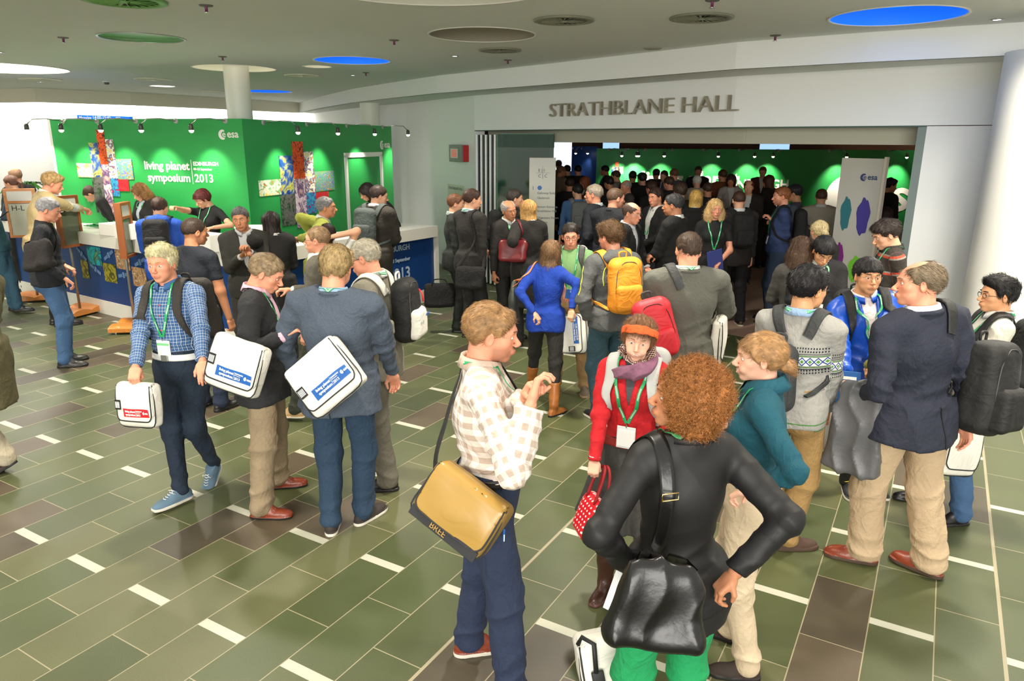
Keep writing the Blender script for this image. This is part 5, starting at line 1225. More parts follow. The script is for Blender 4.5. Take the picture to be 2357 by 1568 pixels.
# ---- wooden sign stands
wood = mat('honey_wood', (206, 128, 50), .4, noise=.35, nscale=3., stretch=(1, 8, 8), coat=.3); wood_d = mat('brown_wood', (150, 84, 40), .45, noise=.3, nscale=4., stretch=(8, 8, 1)); pole_m = mat('pole_grey', (150, 148, 138), .35, .5)
def sign_stand(bx, by, Y0, hx, hy0, hy1, w, rz, label, text=None, dark=False):
    g = gnd(bx, by); e = empty('sign_stand', (g[0], g[1], 0), rz, label, 'sign stand')
    b = MB(); n = 12
    for s in (-1, 1):   # two humped halves
        prof = [(-.0 + .31 * t / n, .055 + .055 * math.sin(math.pi * (t / n) * .75 + .35)) for t in range(n + 1)]
        V = []
        for x, z in prof: V += [(s * x, -.22, .03), (s * x, -.22, z), (s * x, .22, z), (s * x, .22, .03)]
        F = [(4 * i + a, 4 * i + (a + 1) % 4, 4 * (i + 1) + (a + 1) % 4, 4 * (i + 1) + a) for i in range(n) for a in range(4)] + [(0, 1, 2, 3), (4 * n + 3, 4 * n + 2, 4 * n + 1, 4 * n)]
        b.add(V, F)
    b.build('base', [wood], e); f = MB()
    for sx in (-1, 1):
        for sy in (-1, 1): f.lathe([(0, 0), (.025, 0), (.025, .032), (0, .032)], 12, M=Matrix.Translation((sx * .24, sy * .15, 0)))
    f.build('glides', [metal_m], e)
    zt = at_y(hx, hy0, g[1])[2]; zb = at_y(hx, hy1, g[1])[2]
    MB().tube([(0, 0, .06), (0, 0, zt - .1)], .018, 12).build('pole', [pole_m], e, True)
    h = zt - zb; zc = (zt + zb) / 2; fr = MB(); t = .035; y = -.04
    for sx in (-1, 1): fr.box((sx * (w / 2 - t / 2), y, zc), (t, .08, h))
    for z in (zt - t / 2, zb + t / 2, zt - h * .27): fr.box((0, y, z), (w - 2 * t, .075, t))
    F_ = fr.build('frame', [wood_d if dark else wood], e)
    p = MB(); p.box((0, y, zc - h * .135), (w - 2 * t, .05, h * .73 - t * 1.5), 0); p.box((0, y, zt - h * .14), (w - 2 * t, .05, h * .27 - t * 1.2), 1); p.build('display_panel', [mat('panel_pale', (196, 196, 178), .25) if text else mat('panel_glass', (96, 104, 84), .12), carton], F_)
    if text: text_obj('lettering', text, .11, Matrix.Translation((-.13, y - .028, zc + .04)) @ Matrix.Rotation(math.pi / 2, 4, 'X'), print_black_, F_, depth=.002)
    return e
print_black_ = mat('black_letter_print', (40, 40, 38), .6)
sign_stand(88, 690, 0, 40, 434, 545, .40, math.radians(22), 'wooden sign stand reading H-L at the left', 'H-L')
sign_stand(186, 722, 0, 162, 450, 568, .34, math.radians(72), 'wooden sign stand with glass panel beside man in dark jacket', dark=True)
sign_stand(312, 757, 0, 292, 466, 592, .34, math.radians(97), 'wooden sign stand seen edge-on behind blond walking man', dark=True)
# potted palm in the far left corner
q = at_y(62, 425, 14.2); pp = empty('potted_palm', (q[0], q[1], 0), 0, 'potted palm with arching green leaves against the bright wall', 'plant'); MB().lathe([(0, 0), (.16, 0), (.2, .4), (.17, .4), (.16, .36), (0, .36)], 20).build('pot', [mat('pot_dark', (60, 54, 50), .5)], pp, True)
zt_ = at_y(62, 385, 14.2)[2]; MB().tube([(0, 0, .36), (.02, 0, zt_ * .6), (0, .01, zt_ - .35)], .03, 8).build('stem', [wood_d], pp, True); b = MB(); r_ = random.Random(2)
for k in range(22):
    a = k * 2.4; L_ = r_.uniform(.35, .6); pts = [np.array([math.cos(a) * L_ * t, math.sin(a) * L_ * t, zt_ - .38 + .42 * t - .62 * t * t + .1 * r_.random() * t]) for t in np.linspace(0, 1, 7)]; s2 = np.array([-math.sin(a), math.cos(a), 0])
    V = [];  W_ = [.012, .03, .036, .034, .028, .018, .002]
    for t, w_ in zip(pts, W_): V += [t - s2 * w_ + [0, 0, .008], t, t + s2 * w_ + [0, 0, .008]]
    b.add(V, [(3 * i + j, 3 * i + j + 1, 3 * i + j + 4, 3 * i + j + 3) for i in range(6) for j in (0, 1)])
b.build('leaves', [mat('palm_leaf', (62, 120, 44), .45)], pp, True)
# =====================================================================  CEILING FITTINGS
blue_glow = mat('blue_glow', (0, 110, 255), .5, emit=(16, 130, 255), es=1.1)
def ring_obj(name, px, py, half, label, cat, kind, group=None):
    x, y, r = disc(px, py, half); e = empty(name, (x, y, RZ), 0, label, cat, group)
    wallm = {'blue': mat('blue_recess', (30, 120, 235), .6, emit=(20, 120, 250), es=.6), 'white': mat('bright_recess', (250, 248, 240), .6, emit=(255, 250, 238), es=2.2), 'cream': mat('cream_recess', (226, 222, 200), .7, emit=(226, 218, 190), es=.35), 'cream2': mat('cream_recess', (226, 222, 200)), 'white2': mat('bright_recess', (250, 248, 240)), 'dim': mat('dim_recess', (150, 144, 128), .8), 'dim2': mat('pale_recess', (200, 200, 184), .8), 'green': mat('green_reflection_paint', (104, 158, 104), .3, .0)}[kind]  # green kind: mirror reflection painted in as a flat diffuse green
    dp = .14 if kind not in ('green',) else .03
    MB().lathe([(r, 0), (r * .985, dp * .6), (r * .90, dp), (r * .0, dp)], 48).build('recess', [wallm], e, True)
    if kind == 'blue': MB().lathe([(0, dp - .012), (r * .80, dp - .012), (r * .80, dp - .004), (0, dp - .004)], 40).build('diffuser', [blue_glow], e)
    if kind in ('white', 'cream', 'white2'): MB().lathe([(0, dp - .012), (r * .80, dp - .012), (r * .80, dp - .004), (0, dp - .004)], 40).build('diffuser', [mat('white_glow', (255, 252, 244), .5, emit=(255, 250, 240), es={'white': 4., 'cream': 1.2, 'white2': 2.}[kind])] if kind != 'cream' else [mat('cream_glow', (255, 246, 220), .5, emit=(255, 244, 214), es=.7)], e)
    MB().lathe([(r - .004, 0), (r + .018, -.001), (r + .018, -.008), (r - .004, -.006), (r - .004, 0)], 48).build('rim', [metal_m if kind == 'green' else white_lam], e, True); return x, y, r
names = {'blue': 'glowing blue round ceiling recess', 'dim': 'large unlit grey round ceiling recess', 'white': 'brilliant white round ceiling light at left edge', 'cream': 'cream round recess around the slim column', 'cream2': 'small cream round recess right of the slim column', 'white2': 'small bright oval-looking recess above the green booth', 'green': 'round mirrored ceiling recess, its green reflection painted as flat colour', 'dim2': 'very large shallow round recess at top of the photo'}
bl_i = 0
for px, py, hf_, kd in RECESS:
    lab = names[kd]
    if kd == 'blue': lab += [' over the hall entrance at right', ' right of the slim column', ' farthest, behind the slim column'][bl_i]; bl_i += 1
    x, y, r = ring_obj('ceiling_light' if kd in ('blue', 'white', 'cream', 'white2', 'cream2') else 'ceiling_recess', px, py, hf_, lab, 'ceiling light' if kd in ('blue', 'white', 'cream', 'white2', 'cream2') else 'ceiling recess', kd)
    if kd == 'blue': area('blue_recess_lamp', (x, y, RZ + .06), r * 1.2, 12 * r * r, (.05, .3, 1.))
    if kd == 'white': area('recess_lamp', (x, y, RZ + .05), r * 1.4, 120, (1, .96, .88))
def diffuser(px, py, half, label, col=(150, 150, 132), lit=False):
    x, y, r = disc(px, py, half); e = empty('air_diffuser', (x, y, RZ), 0, label, 'air vent', 'swirl air diffusers in the ceiling')
    mm = mat('diffuser_%s' % (col,), col, .5, .2)
    MB().lathe([(r * .78, -.004), (r * .80, -.018), (r, -.012), (r, -.002), (r * .78, -.004)], 40).build('ring', [mm], e, True)
    MB().lathe([(0, -.003), (r * .8, -.003), (r * .8, -.001), (0, -.001)], 40).build('backing', [mat('vent_dark', (60, 64, 56), .8)], e)
    for k in range(20):
        a = k * math.pi / 10; b = MB(); c, s_ = math.cos(a), math.sin(a); R = np.array([[c, -s_, 0], [s_, c, 0], [0, 0, 1.]]) @ rotm(0, 0, 0); b.box((c * r * .45, s_ * r * .45, -.010), (r * .62, r * .06, .004), 0, R @ np.array([[1, 0, 0], [0, .82, -.57], [0, .57, .82]])); b.build('vane', [mm], e)
    MB().lathe([(0, -.02), (r * .1, -.02), (r * .12, -.006), (0, -.006)], 16).build('hub', [mm], e)
for px, py, hf_, lab, col in ((1298, 46, 70, 'swirl air diffuser left of the other top centre one', (140, 142, 124)), (1615, 40, 74, 'swirl air diffuser at top right of centre', (140, 142, 124)), (1151, 115, 50, 'smaller swirl air diffuser below the large grey recess', (140, 142, 124)), (285, 0, 92, 'green-tinted swirl diffuser at top left edge', (120, 170, 96)), (93, 182, 42, 'white-rimmed swirl diffuser at far left under bright light', (236, 234, 214)), (353, 182, 40, 'white-rimmed swirl diffuser between mirror recess and booth', (236, 234, 214)), (695, 173, 39, 'white-rimmed swirl diffuser right of the slim column', (236, 234, 214)), (489, 210, 25, 'white-rimmed swirl diffuser left of the slim column', (236, 234, 214))): diffuser(px, py, hf_, lab, col)
x, y, r = disc(1503, 111, 22); tag(MB().lathe([(0, -.012), (r * .8, -.012), (r, -.002), (0, 0)], 32).build('ceiling_plate', [mat('plate_grey', (150, 150, 136), .6)], None, True, loc=(x, y, RZ)), 'plain round plate in ceiling above the hall sign', 'ceiling plate')
spr = None
for px, py, lab in ((145, 86, 'sprinkler head under ceiling at left, left of mirror recess'), (512, 130, 'sprinkler head just in front of the slim column recess'), (907, 92, 'sprinkler head left of the large grey recess'), (474, 12, 'sprinkler head at top edge between green and centre'), (1169, 138, 'sprinkler head beside the smaller swirl diffuser'), (842, 167, 'sprinkler head below the nearer left blue recess'), (1785, 81, 'sprinkler head left of the big blue recess'), (1640, 0, 'sprinkler head at top edge above the right diffuser')):
    x, y, r = disc(px, py, 14)
    e = empty('sprinkler', (x, y, RZ), 0, lab, 'sprinkler', 'ceiling sprinklers'); pk = mat('sprinkler_plum', (110, 40, 80), .4)
    MB().lathe([(0, 0), (.055, 0), (.05, -.008), (0, -.012)], 20).build('cover', [mat('plate_dark', (96, 92, 84), .5)], e, True); MB().lathe([(.012, -.01), (.012, -.05), (0, -.05)], 10).build('nozzle', [pk], e, True); MB().lathe([(0, -.052), (.022, -.052), (.022, -.056), (0, -.056)], 12).build('deflector', [metal_m], e)
for px, py, lab in ((1047, 129, 'small sparkling halogen downlight right of centre'), (2295, 45, 'small sparkling halogen downlight at far right'), (812, 173, 'small halogen downlight below the nearer left blue recess'), (-2, 120, 'small halogen downlight at left edge'), (93, 188, 'small halogen downlight below far left diffuser'), (635, 223, 'tiny far halogen downlight near the fascia corner')):
    x, y, r = disc(px, py, 12); e = empty('downlight', (x, y, RZ), 0, lab, 'ceiling light', 'halogen downlights'); MB().lathe([(.03, -.002), (.055, -.008), (.055, 0), (.03, 0)], 24).build('trim_ring', [chrome], e, True); MB().lathe([(0, -.006), (.03, -.003), (.03, 0), (0, 0)], 16).build('bulb', [mat('halogen', (255, 255, 255), .3, emit=(240, 248, 255), es=9.)], e, True)
for px, py in ((245, 187),):
    x, y, r = disc(px, py, 8); e = empty('smoke_detector', (x, y, RZ), 0, 'dark smoke detector on ceiling left of the green booth', 'smoke detector'); MB().lathe([(.07, 0), (.07, -.02), (.045, -.02)], 20).build('base', [white_lam], e, True); MB().lathe([(.045, -.02), (.04, -.055), (0, -.06)], 16).build('sensor', [mat('plate_dark', (96, 92, 84))], e, True)
# =====================================================================  ENTRANCE: letters, alarm box, signs, glass doors
steel = mat('letter_steel', (176, 168, 150), .38, .6)
W0 = (.52, 11.79); ltr = empty('wall_lettering', (WC[6][0], WC[6][1], 2.9), 0, 'raised metal letters STRATHBLANE HALL on the white wall above the entrance', 'sign')
a = on_plane(1268, 270, WC[6], WA); c = on_plane(1700, 257, WC[6], WA); Lw = math.dist(a[:2], c[:2]); txt = 'STRATHBLANE HALL'
cu = text_mesh(txt, .28, .01); xs = [v.co.x for v in cu.vertices]; W1 = max(xs) - min(xs); sx = Lw / W1; bpy.data.meshes.remove(cu)
x0 = 0.; Mf = plane_frame(WC[6], WA, 0, .035); Mf.translation = Vector((a[0], a[1], 2.782)) + Vector((Mf[0][2], Mf[1][2], 0)) * .035
for i, ch in enumerate(txt):
    w1 = max([0] + [v.co.x for v in text_mesh(txt[:i + 1], .28, .01).vertices]) if ch != ' ' else 0
    if ch == ' ': continue
    me_ = text_mesh(ch, .28, .01); wch = max(v.co.x for v in me_.vertices); l0 = w1 - wch
    text_obj('letter', ch, .28, inv(ltr) @ Mf @ Matrix.Diagonal((sx, 1, 1, 1)) @ Matrix.Translation((l0, 0, 0)), steel, ltr, depth=.05, bold=-.003)
P_, q_ = face(WC[4], WC[5], 1066, 354); 
def wall_box(name, x0, y0, x1, y1, d, mats, label, cat, PA, PB, extra=None):
    a = on_plane(x0, y0, PA, PB); b_ = on_plane(x1, y1, PA, PB); w = math.dist(a[:2], b_[:2]); h = abs(a[2] - b_[2]); M, q = face(PA, PB, (x0 + x1) / 2, (y0 + y1) / 2, d / 2 + .002); e = empty(name, q, 0, label, cat); o = MB().box((0, 0, 0), (w, h, d), bev=.008).build('case', [mats[0]], e); o.matrix_local = Matrix.Translation(-Vector(q)) @ M
    return e, Matrix.Translation(-Vector(q)) @ M, w, h
PA, PB = (-1.35, 14.1), (-.68, 13.0)
e, M, w, h = wall_box('alarm_box', 1051, 333, 1079, 373, .16, [mat('box_grey', (120, 124, 118), .4)], 'grey and red alarm box on the white wall left of the doors', 'alarm', WC[4], WC[5])
MB().box((w / 2 + .005, 0, -.02), (.02, h * .96, .11), bev=.004).build('red_side', [mat('alarm_red', (176, 30, 36), .4)], e).matrix_local = M; b = MB(); b.box((-.02, .0, .084), (w * .6, h * .55, .004), 0); [b.box((-.02, h * (.18 - .09 * k), .087), (w * .45, .012, .002), 1) for k in range(5)]; b.build('label_plate', [carton, mat('alarm_print', (214, 50, 40), .5, emit=(255, 60, 40), es=.4)], e).matrix_local = M
e, M, w, h = wall_box('room_sign', 1032, 423, 1072, 470, .02, [mat('sign_pale', (204, 206, 188), .4)], 'pale STRATHBLANE HALL room plate on wall behind two suited men', 'sign', WC[4], WC[5]); text_obj('lettering', 'STRATHBLANE HALL', w / 11.5, M @ Matrix.Translation((-w * .42, h * .24, .012)), print_grey, e, depth=.001)
# folding wall: stacked leaves and the open glass leaf
leafm = mat('leaf_edge_white', (214, 218, 214), .4); leafd = mat('leaf_dark', (30, 44, 38), .5); gl_m, g_ = newmat('green_glass'); g_.b.inputs['Base Color'].default_value = lin((24, 66, 46)); g_.b.inputs['Roughness'].default_value = .06; g_.b.inputs['Alpha'].default_value = .93; g_.b.inputs['Specular IOR Level'].default_value = .7
for k in range(5):
    xp = 1098 + k * 10.2; q = at_y(xp, 440, 12.75 - k * .10); e = empty('folding_leaf', (q[0], q[1], 0), math.radians(-4), 'narrow white edge of folded door leaf stacked at left jamb', 'door leaf', 'stacked folding door leaves'); b = MB(); b.box((0, .25, 1.27), (.034, .5, 2.5), 0); b.build('leaf', [leafm], e); MB().box((.030, .27, 1.27), (.02, .48, 2.5)).build('seal', [leafd], e)
qa, qb = at_y(1142, 440, 12.35), at_y(1272, 440, 12.0); a2, b2 = (qa[0], qa[1]), (qb[0], qb[1]); ge = empty('glass_door', (qa[0], qa[1], 0), 0, 'open green glass door leaf standing at left of the entrance', 'door'); 
part(slab(a2, b2, .05, 2.53, .02), 'pane', [gl_m], ge); part(slab(a2, b2, 2.32, 2.54, .04), 'top_rail', [mat('rail_green', (96, 138, 120), .35, .3)], ge); part(slab(a2, b2, .0, .16, .04), 'bottom_rail', [mat('rail_green', (96, 138, 120))], ge); part(slab(a2, along(a2, b2, .03), 0, 2.54, .03), 'edge', [mat('edge_pale_green', (150, 190, 160), .3)], ge)  # leaf edge is a paler green than the pane
# directory totem
q = at_y(1248, 440, 10.9); te = empty('directory_sign', (q[0], q[1], 0), math.radians(-4), 'tall pale EICC directory totem sign beside the glass door', 'sign'); zt = at_y(1248, 363, 10.9)[2]; tw = (at_y(1278, 440, 10.9)[0] - at_y(1218, 440, 10.9)[0]); b = MB(); b.box((0, 0, zt / 2), (tw, .06, zt), bev=.004); b.build('board', [mat('totem_grey', (182, 184, 172), .4)], te)
TM = Matrix.Translation((-tw / 2, -.0315, 0)) @ Matrix.Rotation(math.pi / 2, 4, 'X')
def tt(s, x, z, size, m=None): text_obj('lettering', s, size, TM @ Matrix.Translation((x, z, 0)), m or print_grey, te, depth=.001, bold=.0005)
tt('E | I', .13, zt - .20, .06); tt('C | C', .13, zt - .28, .06); b = MB(); b.box((.2, zt - .215, .001), (.20, .003, .001)); b.box((.195, zt - .21, .001), (.003, .19, .001)); b.build('rule', [print_grey], te).matrix_local = TM
rows = [('Galloway Suite', .52), ('Gladsmuir', .59), ('Atrium Entrance', .72), ('Strathblane Hall', .78), ("Organisers Room", .88), ('Menteith', .95), ('Lowther', 1.01), ('Lennox Suite', 1.22), ('Lennox Link', 1.28), ('Fife', 1.34), ('Tummel Suite', 1.42), ('Wee Hall', 1.48)]
for s_, z in rows: tt(s_, .12, zt - z, .045)
for s_, z in (('1', .46), ('0', .76), ('-1', .92), ('-2', 1.26)): tt(s_, .04, zt - z, .075)
MB().lathe([(0, 0), (.035, 0), (.035, .002), (0, .002)], 6, M=Matrix.Translation((.155, zt - .43, 0))).build('pictogram', [stripe_blue], te).matrix_local = TM
# information screen above the booth
q = on_plane(177, 266, (-9.0, 14.0), (-6, 13.2)); r2 = on_plane(298, 273, (-9.0, 14.0), (-6, 13.2)); se = empty('information_screen', (q[0], q[1], 2.6), 0, 'bright blue screen edge reading Monday above the booth wall', 'screen'); part(slab(q[:2], r2[:2], q[2] - .5, (q[2] + .01, q[2] - .02), .08), 'housing', [mat('screen_blue', (10, 90, 220), .3, emit=(10, 96, 226), es=.9)], se); M, q3 = face(q[:2], r2[:2], 230, 272, .006); text_obj('lettering', 'Monday 14:00-15:45    esa', .085, inv(se) @ M @ Matrix.Translation((0, -.02, 0)), print_white, se, depth=.001, align='CENTER')
mb_ = MB().tube([(0, .12, -2.6), (0, .12, 0)], .03, 10).build('stand', [pole_m], se, True)
# =====================================================================  IN THE HALL
HY = 21.; hz = at_y(1500, 342.5, HY)[2]
hp = empty('exhibition_wall', (3, HY, 0), 0, 'long green exhibition wall with large white lettering across the hall', 'exhibition wall')
g0, g1 = at_y(1374, 340, HY), at_y(2150, 346, HY); part(slab((g0[0], HY), (g1[0], HY), 0, hz, .1), 'panel', [green_panel], hp)
def hface(x, y): q = at_y(x, y, HY - .008); return inv(hp) @ Matrix(((1, 0, 0, q[0]), (0, 0, -1, q[1]), (0, 1, 0, q[2]), (0, 0, 0, 1)))
hs = 50 / 1795 * HY
text_obj('lettering', 'living planet', hs, hface(1474, 428), prt, hp, depth=.004, bold=.02); text_obj('lettering', 'EDINBURGH', hs * .62, hface(1650, 434), prt, hp, depth=.004, bold=.01); text_obj('lettering', 'symposium  2013', hs, hface(1510, 474), prt, hp, depth=.004, bold=.02); logo(hp, hface(1950, 455), 1.15, prt)
for i, x0, y0, x1, y1 in ((1, 1416, 372, 1424, 384), (0, 1408, 384, 1416, 410), (2, 1424, 384, 1434, 400), (3, 1416, 384, 1424, 430)):
    a = at_y(x0, y0, HY); c = at_y(x1, y1, HY); o = MB().box((0, 0, 0), (c[0] - a[0], abs(a[2] - c[2]), .006)).build('picture_tile', [picture_mat(i)], hp); o.matrix_local = hface((x0 + x1) / 2, (y0 + y1) / 2)
he = empty('exhibition_wall', (1.5, HY - .5, 0), 0, 'narrow blue exhibition panel left of the long green wall', 'exhibition wall'); a = at_y(1294, 335, HY + 1); c = at_y(1374, 340, HY); part(slab((a[0], HY + 1.2), (c[0], HY), 0, hz + .05, .08), 'panel', [mat('hall_blue_panel', (34, 66, 128), .5)], he)
for px in (1402, 1440, 1485, 1547, 1620, 1702, 1793, 1910, 2046):
    q = at_y(px, 340, HY); arm_lamp((q[0], HY - .0, hz - .03), 0, 'arm spotlight on top edge of the long green hall wall', 1 if px % 2 else -1, 1.15, 130, 'arm spotlights on the hall wall')
for px in (1301, 1318, 1341, 1368): q = at_y(px, 337, HY + .4); arm_lamp((q[0], HY + .5, hz - .0), .1, 'arm spotlight on the blue hall panel', 1, 1., 12, 'arm spotlights on the blue hall panel')
for px0, px1, y0, y1, lab in ((1388, 1425, 328, 340, 'pale blue lit screen above left part of green hall wall'), (1750, 1816, 328, 344, 'pale blue lit screen above middle of green hall wall')):
    a = at_y(px0, y0, HY + .6); c = at_y(px1, y1, HY + .6); o = MB().box((0, 0, 0), (c[0] - a[0], .06, abs(a[2] - c[2]) + .2), bev=.01).build('hall_screen', [mat('pale_screen', (170, 205, 245), .4, emit=(165, 205, 250), es=1.3)], None, loc=((a[0] + c[0]) / 2, HY + .6, (a[2] + c[2]) / 2 + .02)); tag(o, lab, 'screen')
e = empty('light_box', tuple(at_y(1290, 345, 20.)), 0, 'glowing white display at left of the hall', 'display'); MB().box((0, 0, -.15), (.6, .1, .8), bev=.01).build('display_face', [mat('white_glow2', (225, 235, 255), .5, emit=(225, 235, 255), es=1.6)], e)
# banner on a board
q = at_y(1975, 470, 8.9); be = empty('display_board', (q[0], q[1], 0), math.radians(-52), 'white display board with esa logo and coloured shapes at right of hall entrance', 'display board'); b0 = at_y(1932, 365, 8.7); zt = b0[2]; b = MB(); b.box((0, 0, zt * .5 + .12), (.52, .035, zt - .24), 0); b.build('board', [mat('board_white', (186, 184, 174), .6)], be); b = MB(); b.box((.272, 0, zt * .5 + .12), (.03, .06, zt - .2)); b.build('edge', [mat('board_edge', (206, 196, 180), .6)], be)
BM = Matrix.Translation((0, -.02, 0)) @ Matrix.Rotation(math.pi / 2, 4, 'X'); logo(be, BM @ Matrix.Translation((.04, zt - .22, .001)), .08, mat('board_blue', (50, 66, 110), .6))
for x, z, rx, rz_, col in ((-.13, zt - .66, .065, .20, (40, 110, 120)), (.09, zt - .68, .08, .22, (64, 54, 140)), (-.15, zt - 1.24, .06, .22, (120, 30, 120)), (.08, zt - 1.32, .09, .16, (110, 190, 50))):
    V = [(x + rx * math.cos(t) * (1 + .12 * math.sin(t * 5)), z + rz_ * math.sin(t) * (1 + .1 * math.cos(t * 7)), .002) for t in np.linspace(0, 6.2, 24)]; b = MB(); b.add(V, [tuple(range(24))]); b.build('coloured_shape', [mat('shape_%d' % col[0], col, .6)], be).matrix_local = BM
for s_ in (-1, 1): MB().box((s_ * .2, 0, .03), (.05, .5, .06), bev=.01).build('foot', [pole_m], be)
q = at_y(1283, 590, 10.2); tag(MB().box((0, 0, .5), (.5, .6, 1.0), bev=.01).build('cabinet', [mat('red_wood', (130, 44, 26), .4)], None, loc=(q[0] + .1, q[1], .006)), 'reddish wooden cabinet beside the directory totem', 'cabinet')
# hall lamps
for x, y in ((1.5, 13.5), (4.5, 12), (3, 16.5), (7.5, 14.5), (6.5, 18.5), (1.2, 18.5)): area('hall_lamp', (x, y, 4.6), .5, 700, (1, .87, .72))
# =====================================================================  FOREGROUND FIGURES
sole_w = mat('white_sole', (214, 208, 194), .6); sole_b = mat('black_sole', (24, 22, 20), .6); sole_br = mat('brown_sole', (70, 52, 38), .7)
leather_b = mat('black_leather', (18, 17, 17), .3, noise=.2, nscale=60, bump=.12, bscale=34, crease=.5); leather_br = mat('tan_leather', (126, 54, 32), .32, bump=.15, bscale=90); boot_br = mat('brown_boot_leather', (66, 40, 30), .28, bump=.15, bscale=60)
denim = cloth('denim', (38, 62, 88), weave=.28, scale=60); denim_d = cloth('dark_denim', (26, 44, 66), weave=.35, scale=9); denim_l = cloth('light_denim', (62, 96, 136), weave=.25, scale=9)
khaki = cloth('khaki', (198, 172, 138)); stone = cloth('stone', (150, 132, 104)); black_c = cloth('black', (19, 18, 18)); charcoal = cloth('charcoal', (38, 39, 42)); suit_g = cloth('grey_suit', (92, 92, 84), weave=.15, scale=260)
tweed = cloth('blue_grey_tweed', (76, 86, 102), weave=.45, scale=160); navy_j = cloth('navy_linen', (40, 46, 64), weave=.25, scale=90); white_c = cloth('white_shirt', (232, 232, 226)); pink_c = cloth('pink_shirt', (232, 192, 210), weave=.06)
blue_sh = cloth('pale_blue_shirt', (150, 180, 214)); red_k = cloth('red_knit', (212, 26, 36), weave=.1, scale=140); teal_k = cloth('teal_knit', (14, 84, 100), weave=.12, scale=140); navy_t = cloth('navy_tee', (34, 40, 56))
def gingham(a, b, c, s):
    def fn(g, u, v, i):
        A = g.math('LESS_THAN', g.math('FRACT', g.math('DIVIDE', g.math('ADD', u, 5.), s)), .5); B = g.math('LESS_THAN', g.math('FRACT', g.math('DIVIDE', g.math('ADD', v, 5.), s)), .5)
        return g.mix(g.math('MULTIPLY', A, B), g.mix(g.math('MAXIMUM', A, B), lin(a), lin(b)), lin(c))
    return fn
def tartan(base, mid, line, s):
    def fn(g, u, v, i):
        def st(x, lo, hi): fr = g.math('FRACT', g.math('DIVIDE', g.math('ADD', x, 5.), s)); return g.math('MULTIPLY', g.math('GREATER_THAN', fr, lo), g.math('LESS_THAN', fr, hi))
        A = g.math('ADD', st(u, .0, .42), st(v, .0, .42)); L_ = g.math('MAXIMUM', st(u, .68, .80), st(v, .68, .80))
        return g.mix(g.math('MULTIPLY', L_, .8), g.mix(g.math('MULTIPLY', A, .5), lin(base), lin(mid)), lin(line))
    return fn
def isle(g, u, v, i):
    """grey jumper with patterned bands across the chest and sleeves"""
    w = g.math('SUBTRACT', v, g.math('MULTIPLY', g.math('LESS_THAN', i, .5), .105)); t = g.math('SUBTRACT', g.math('MULTIPLY', g.math('LESS_THAN', i, .5), 1.), 0.)
    z = g.mix(g.math('LESS_THAN', i, .5), v, v)
    # along coordinate: torso counts up from the hips, sleeves count down from the shoulder
    d = g.math('ADD', g.math('MULTIPLY', g.math('LESS_THAN', i, .5), g.math('SUBTRACT', v, .315)), g.math('MULTIPLY', g.math('GREATER_THAN', i, .5), g.math('SUBTRACT', .20, v)))
    def band(a, b): return g.math('MULTIPLY', g.math('GREATER_THAN', d, a), g.math('LESS_THAN', d, b))
    zig = g.math('ABSOLUTE', g.math('SUBTRACT', g.math('FRACT', g.math('MULTIPLY', g.math('ADD', u, 5), 26.)), .5)); dia = g.math('ADD', g.math('MULTIPLY', g.math('ABSOLUTE', d), 22.), zig)
    dots = g.math('LESS_THAN', g.math('FRACT', g.math('MULTIPLY', g.math('ADD', u, 5), 75.)), .5)
    c = g.mix(band(-.026, .026), lin((152, 150, 144)), lin((232, 232, 222))); c = g.mix(g.math('MULTIPLY', band(-.026, .026), g.math('MULTIPLY', g.math('GREATER_THAN', dia, .42), g.math('LESS_THAN', dia, .62))), c, lin((40, 70, 150)))
    c = g.mix(g.math('MULTIPLY', band(-.026, .026), g.math('LESS_THAN', dia, .26)), c, lin((90, 150, 60)))
    for a, b, k in ((.030, .036, (70, 120, 60)), (.042, .046, (30, 34, 44)), (-.036, -.030, (70, 120, 60)), (-.050, -.044, (30, 34, 44))): c = g.mix(band(a, b), c, lin(k))
    for a in (.054, .072, -.060, -.076): c = g.mix(g.math('MULTIPLY', band(a, a + .010), dots), c, lin((30, 34, 44)))
    for a in (-.40, -.36): c = g.mix(band(a, a + .008), c, lin((70, 120, 60)))
    return c
def stripes(base, s1, s2):
    def fn(g, u, v, i):
        fr = g.math('FRACT', g.math('MULTIPLY', g.math('ADD', v, 5.), 7.2)); c = g.mix(g.math('MULTIPLY', g.math('GREATER_THAN', fr, .62), g.math('LESS_THAN', fr, .74)), lin(base), lin(s1))
        return g.mix(g.math('MULTIPLY', g.math('GREATER_THAN', fr, .74), g.math('LESS_THAN', fr, .84)), c, lin(s2))
    return fn
def dots_mat(name, base, dot, s, r=.3):
    if name in _M: return _M[name]
    m, g = newmat(name); tc = g.n('ShaderNodeTexCoord'); sp = g.n('ShaderNodeSeparateXYZ'); g.t.links.new(tc.outputs['Object'], sp.inputs[0])
    ge = g.n('ShaderNodeNewGeometry'); 
    def fr(x, o=0.): return g.math('SUBTRACT', g.math('FRACT', g.math('ADD', g.math('DIVIDE', x, s), 50 + o)), .5)
    x, y, z = sp.outputs[0], sp.outputs[1], sp.outputs[2]; ry = g.math('FLOOR', g.math('ADD', g.math('DIVIDE', y, s), 50)); off = g.math('MULTIPLY', g.math('MODULO', ry, 2.), .5)
    a = g.math('ADD', x, z); fx = g.math('SUBTRACT', g.math('FRACT', g.math('ADD', g.math('ADD', g.math('DIVIDE', a, s), 50.), off)), .5); fy = fr(y)
    d = g.math('SQRT', g.math('ADD', g.math('MULTIPLY', fx, fx), g.math('MULTIPLY', fy, fy))); g.put(g.mix(g.math('LESS_THAN', d, r), lin(base), lin(dot)), g.b.inputs['Base Color']); g.b.inputs['Roughness'].default_value = .3; return m
plaid_m = pattern_mat('taupe_gingham', gingham((240, 236, 228), (216, 202, 190), (186, 166, 150), .052))
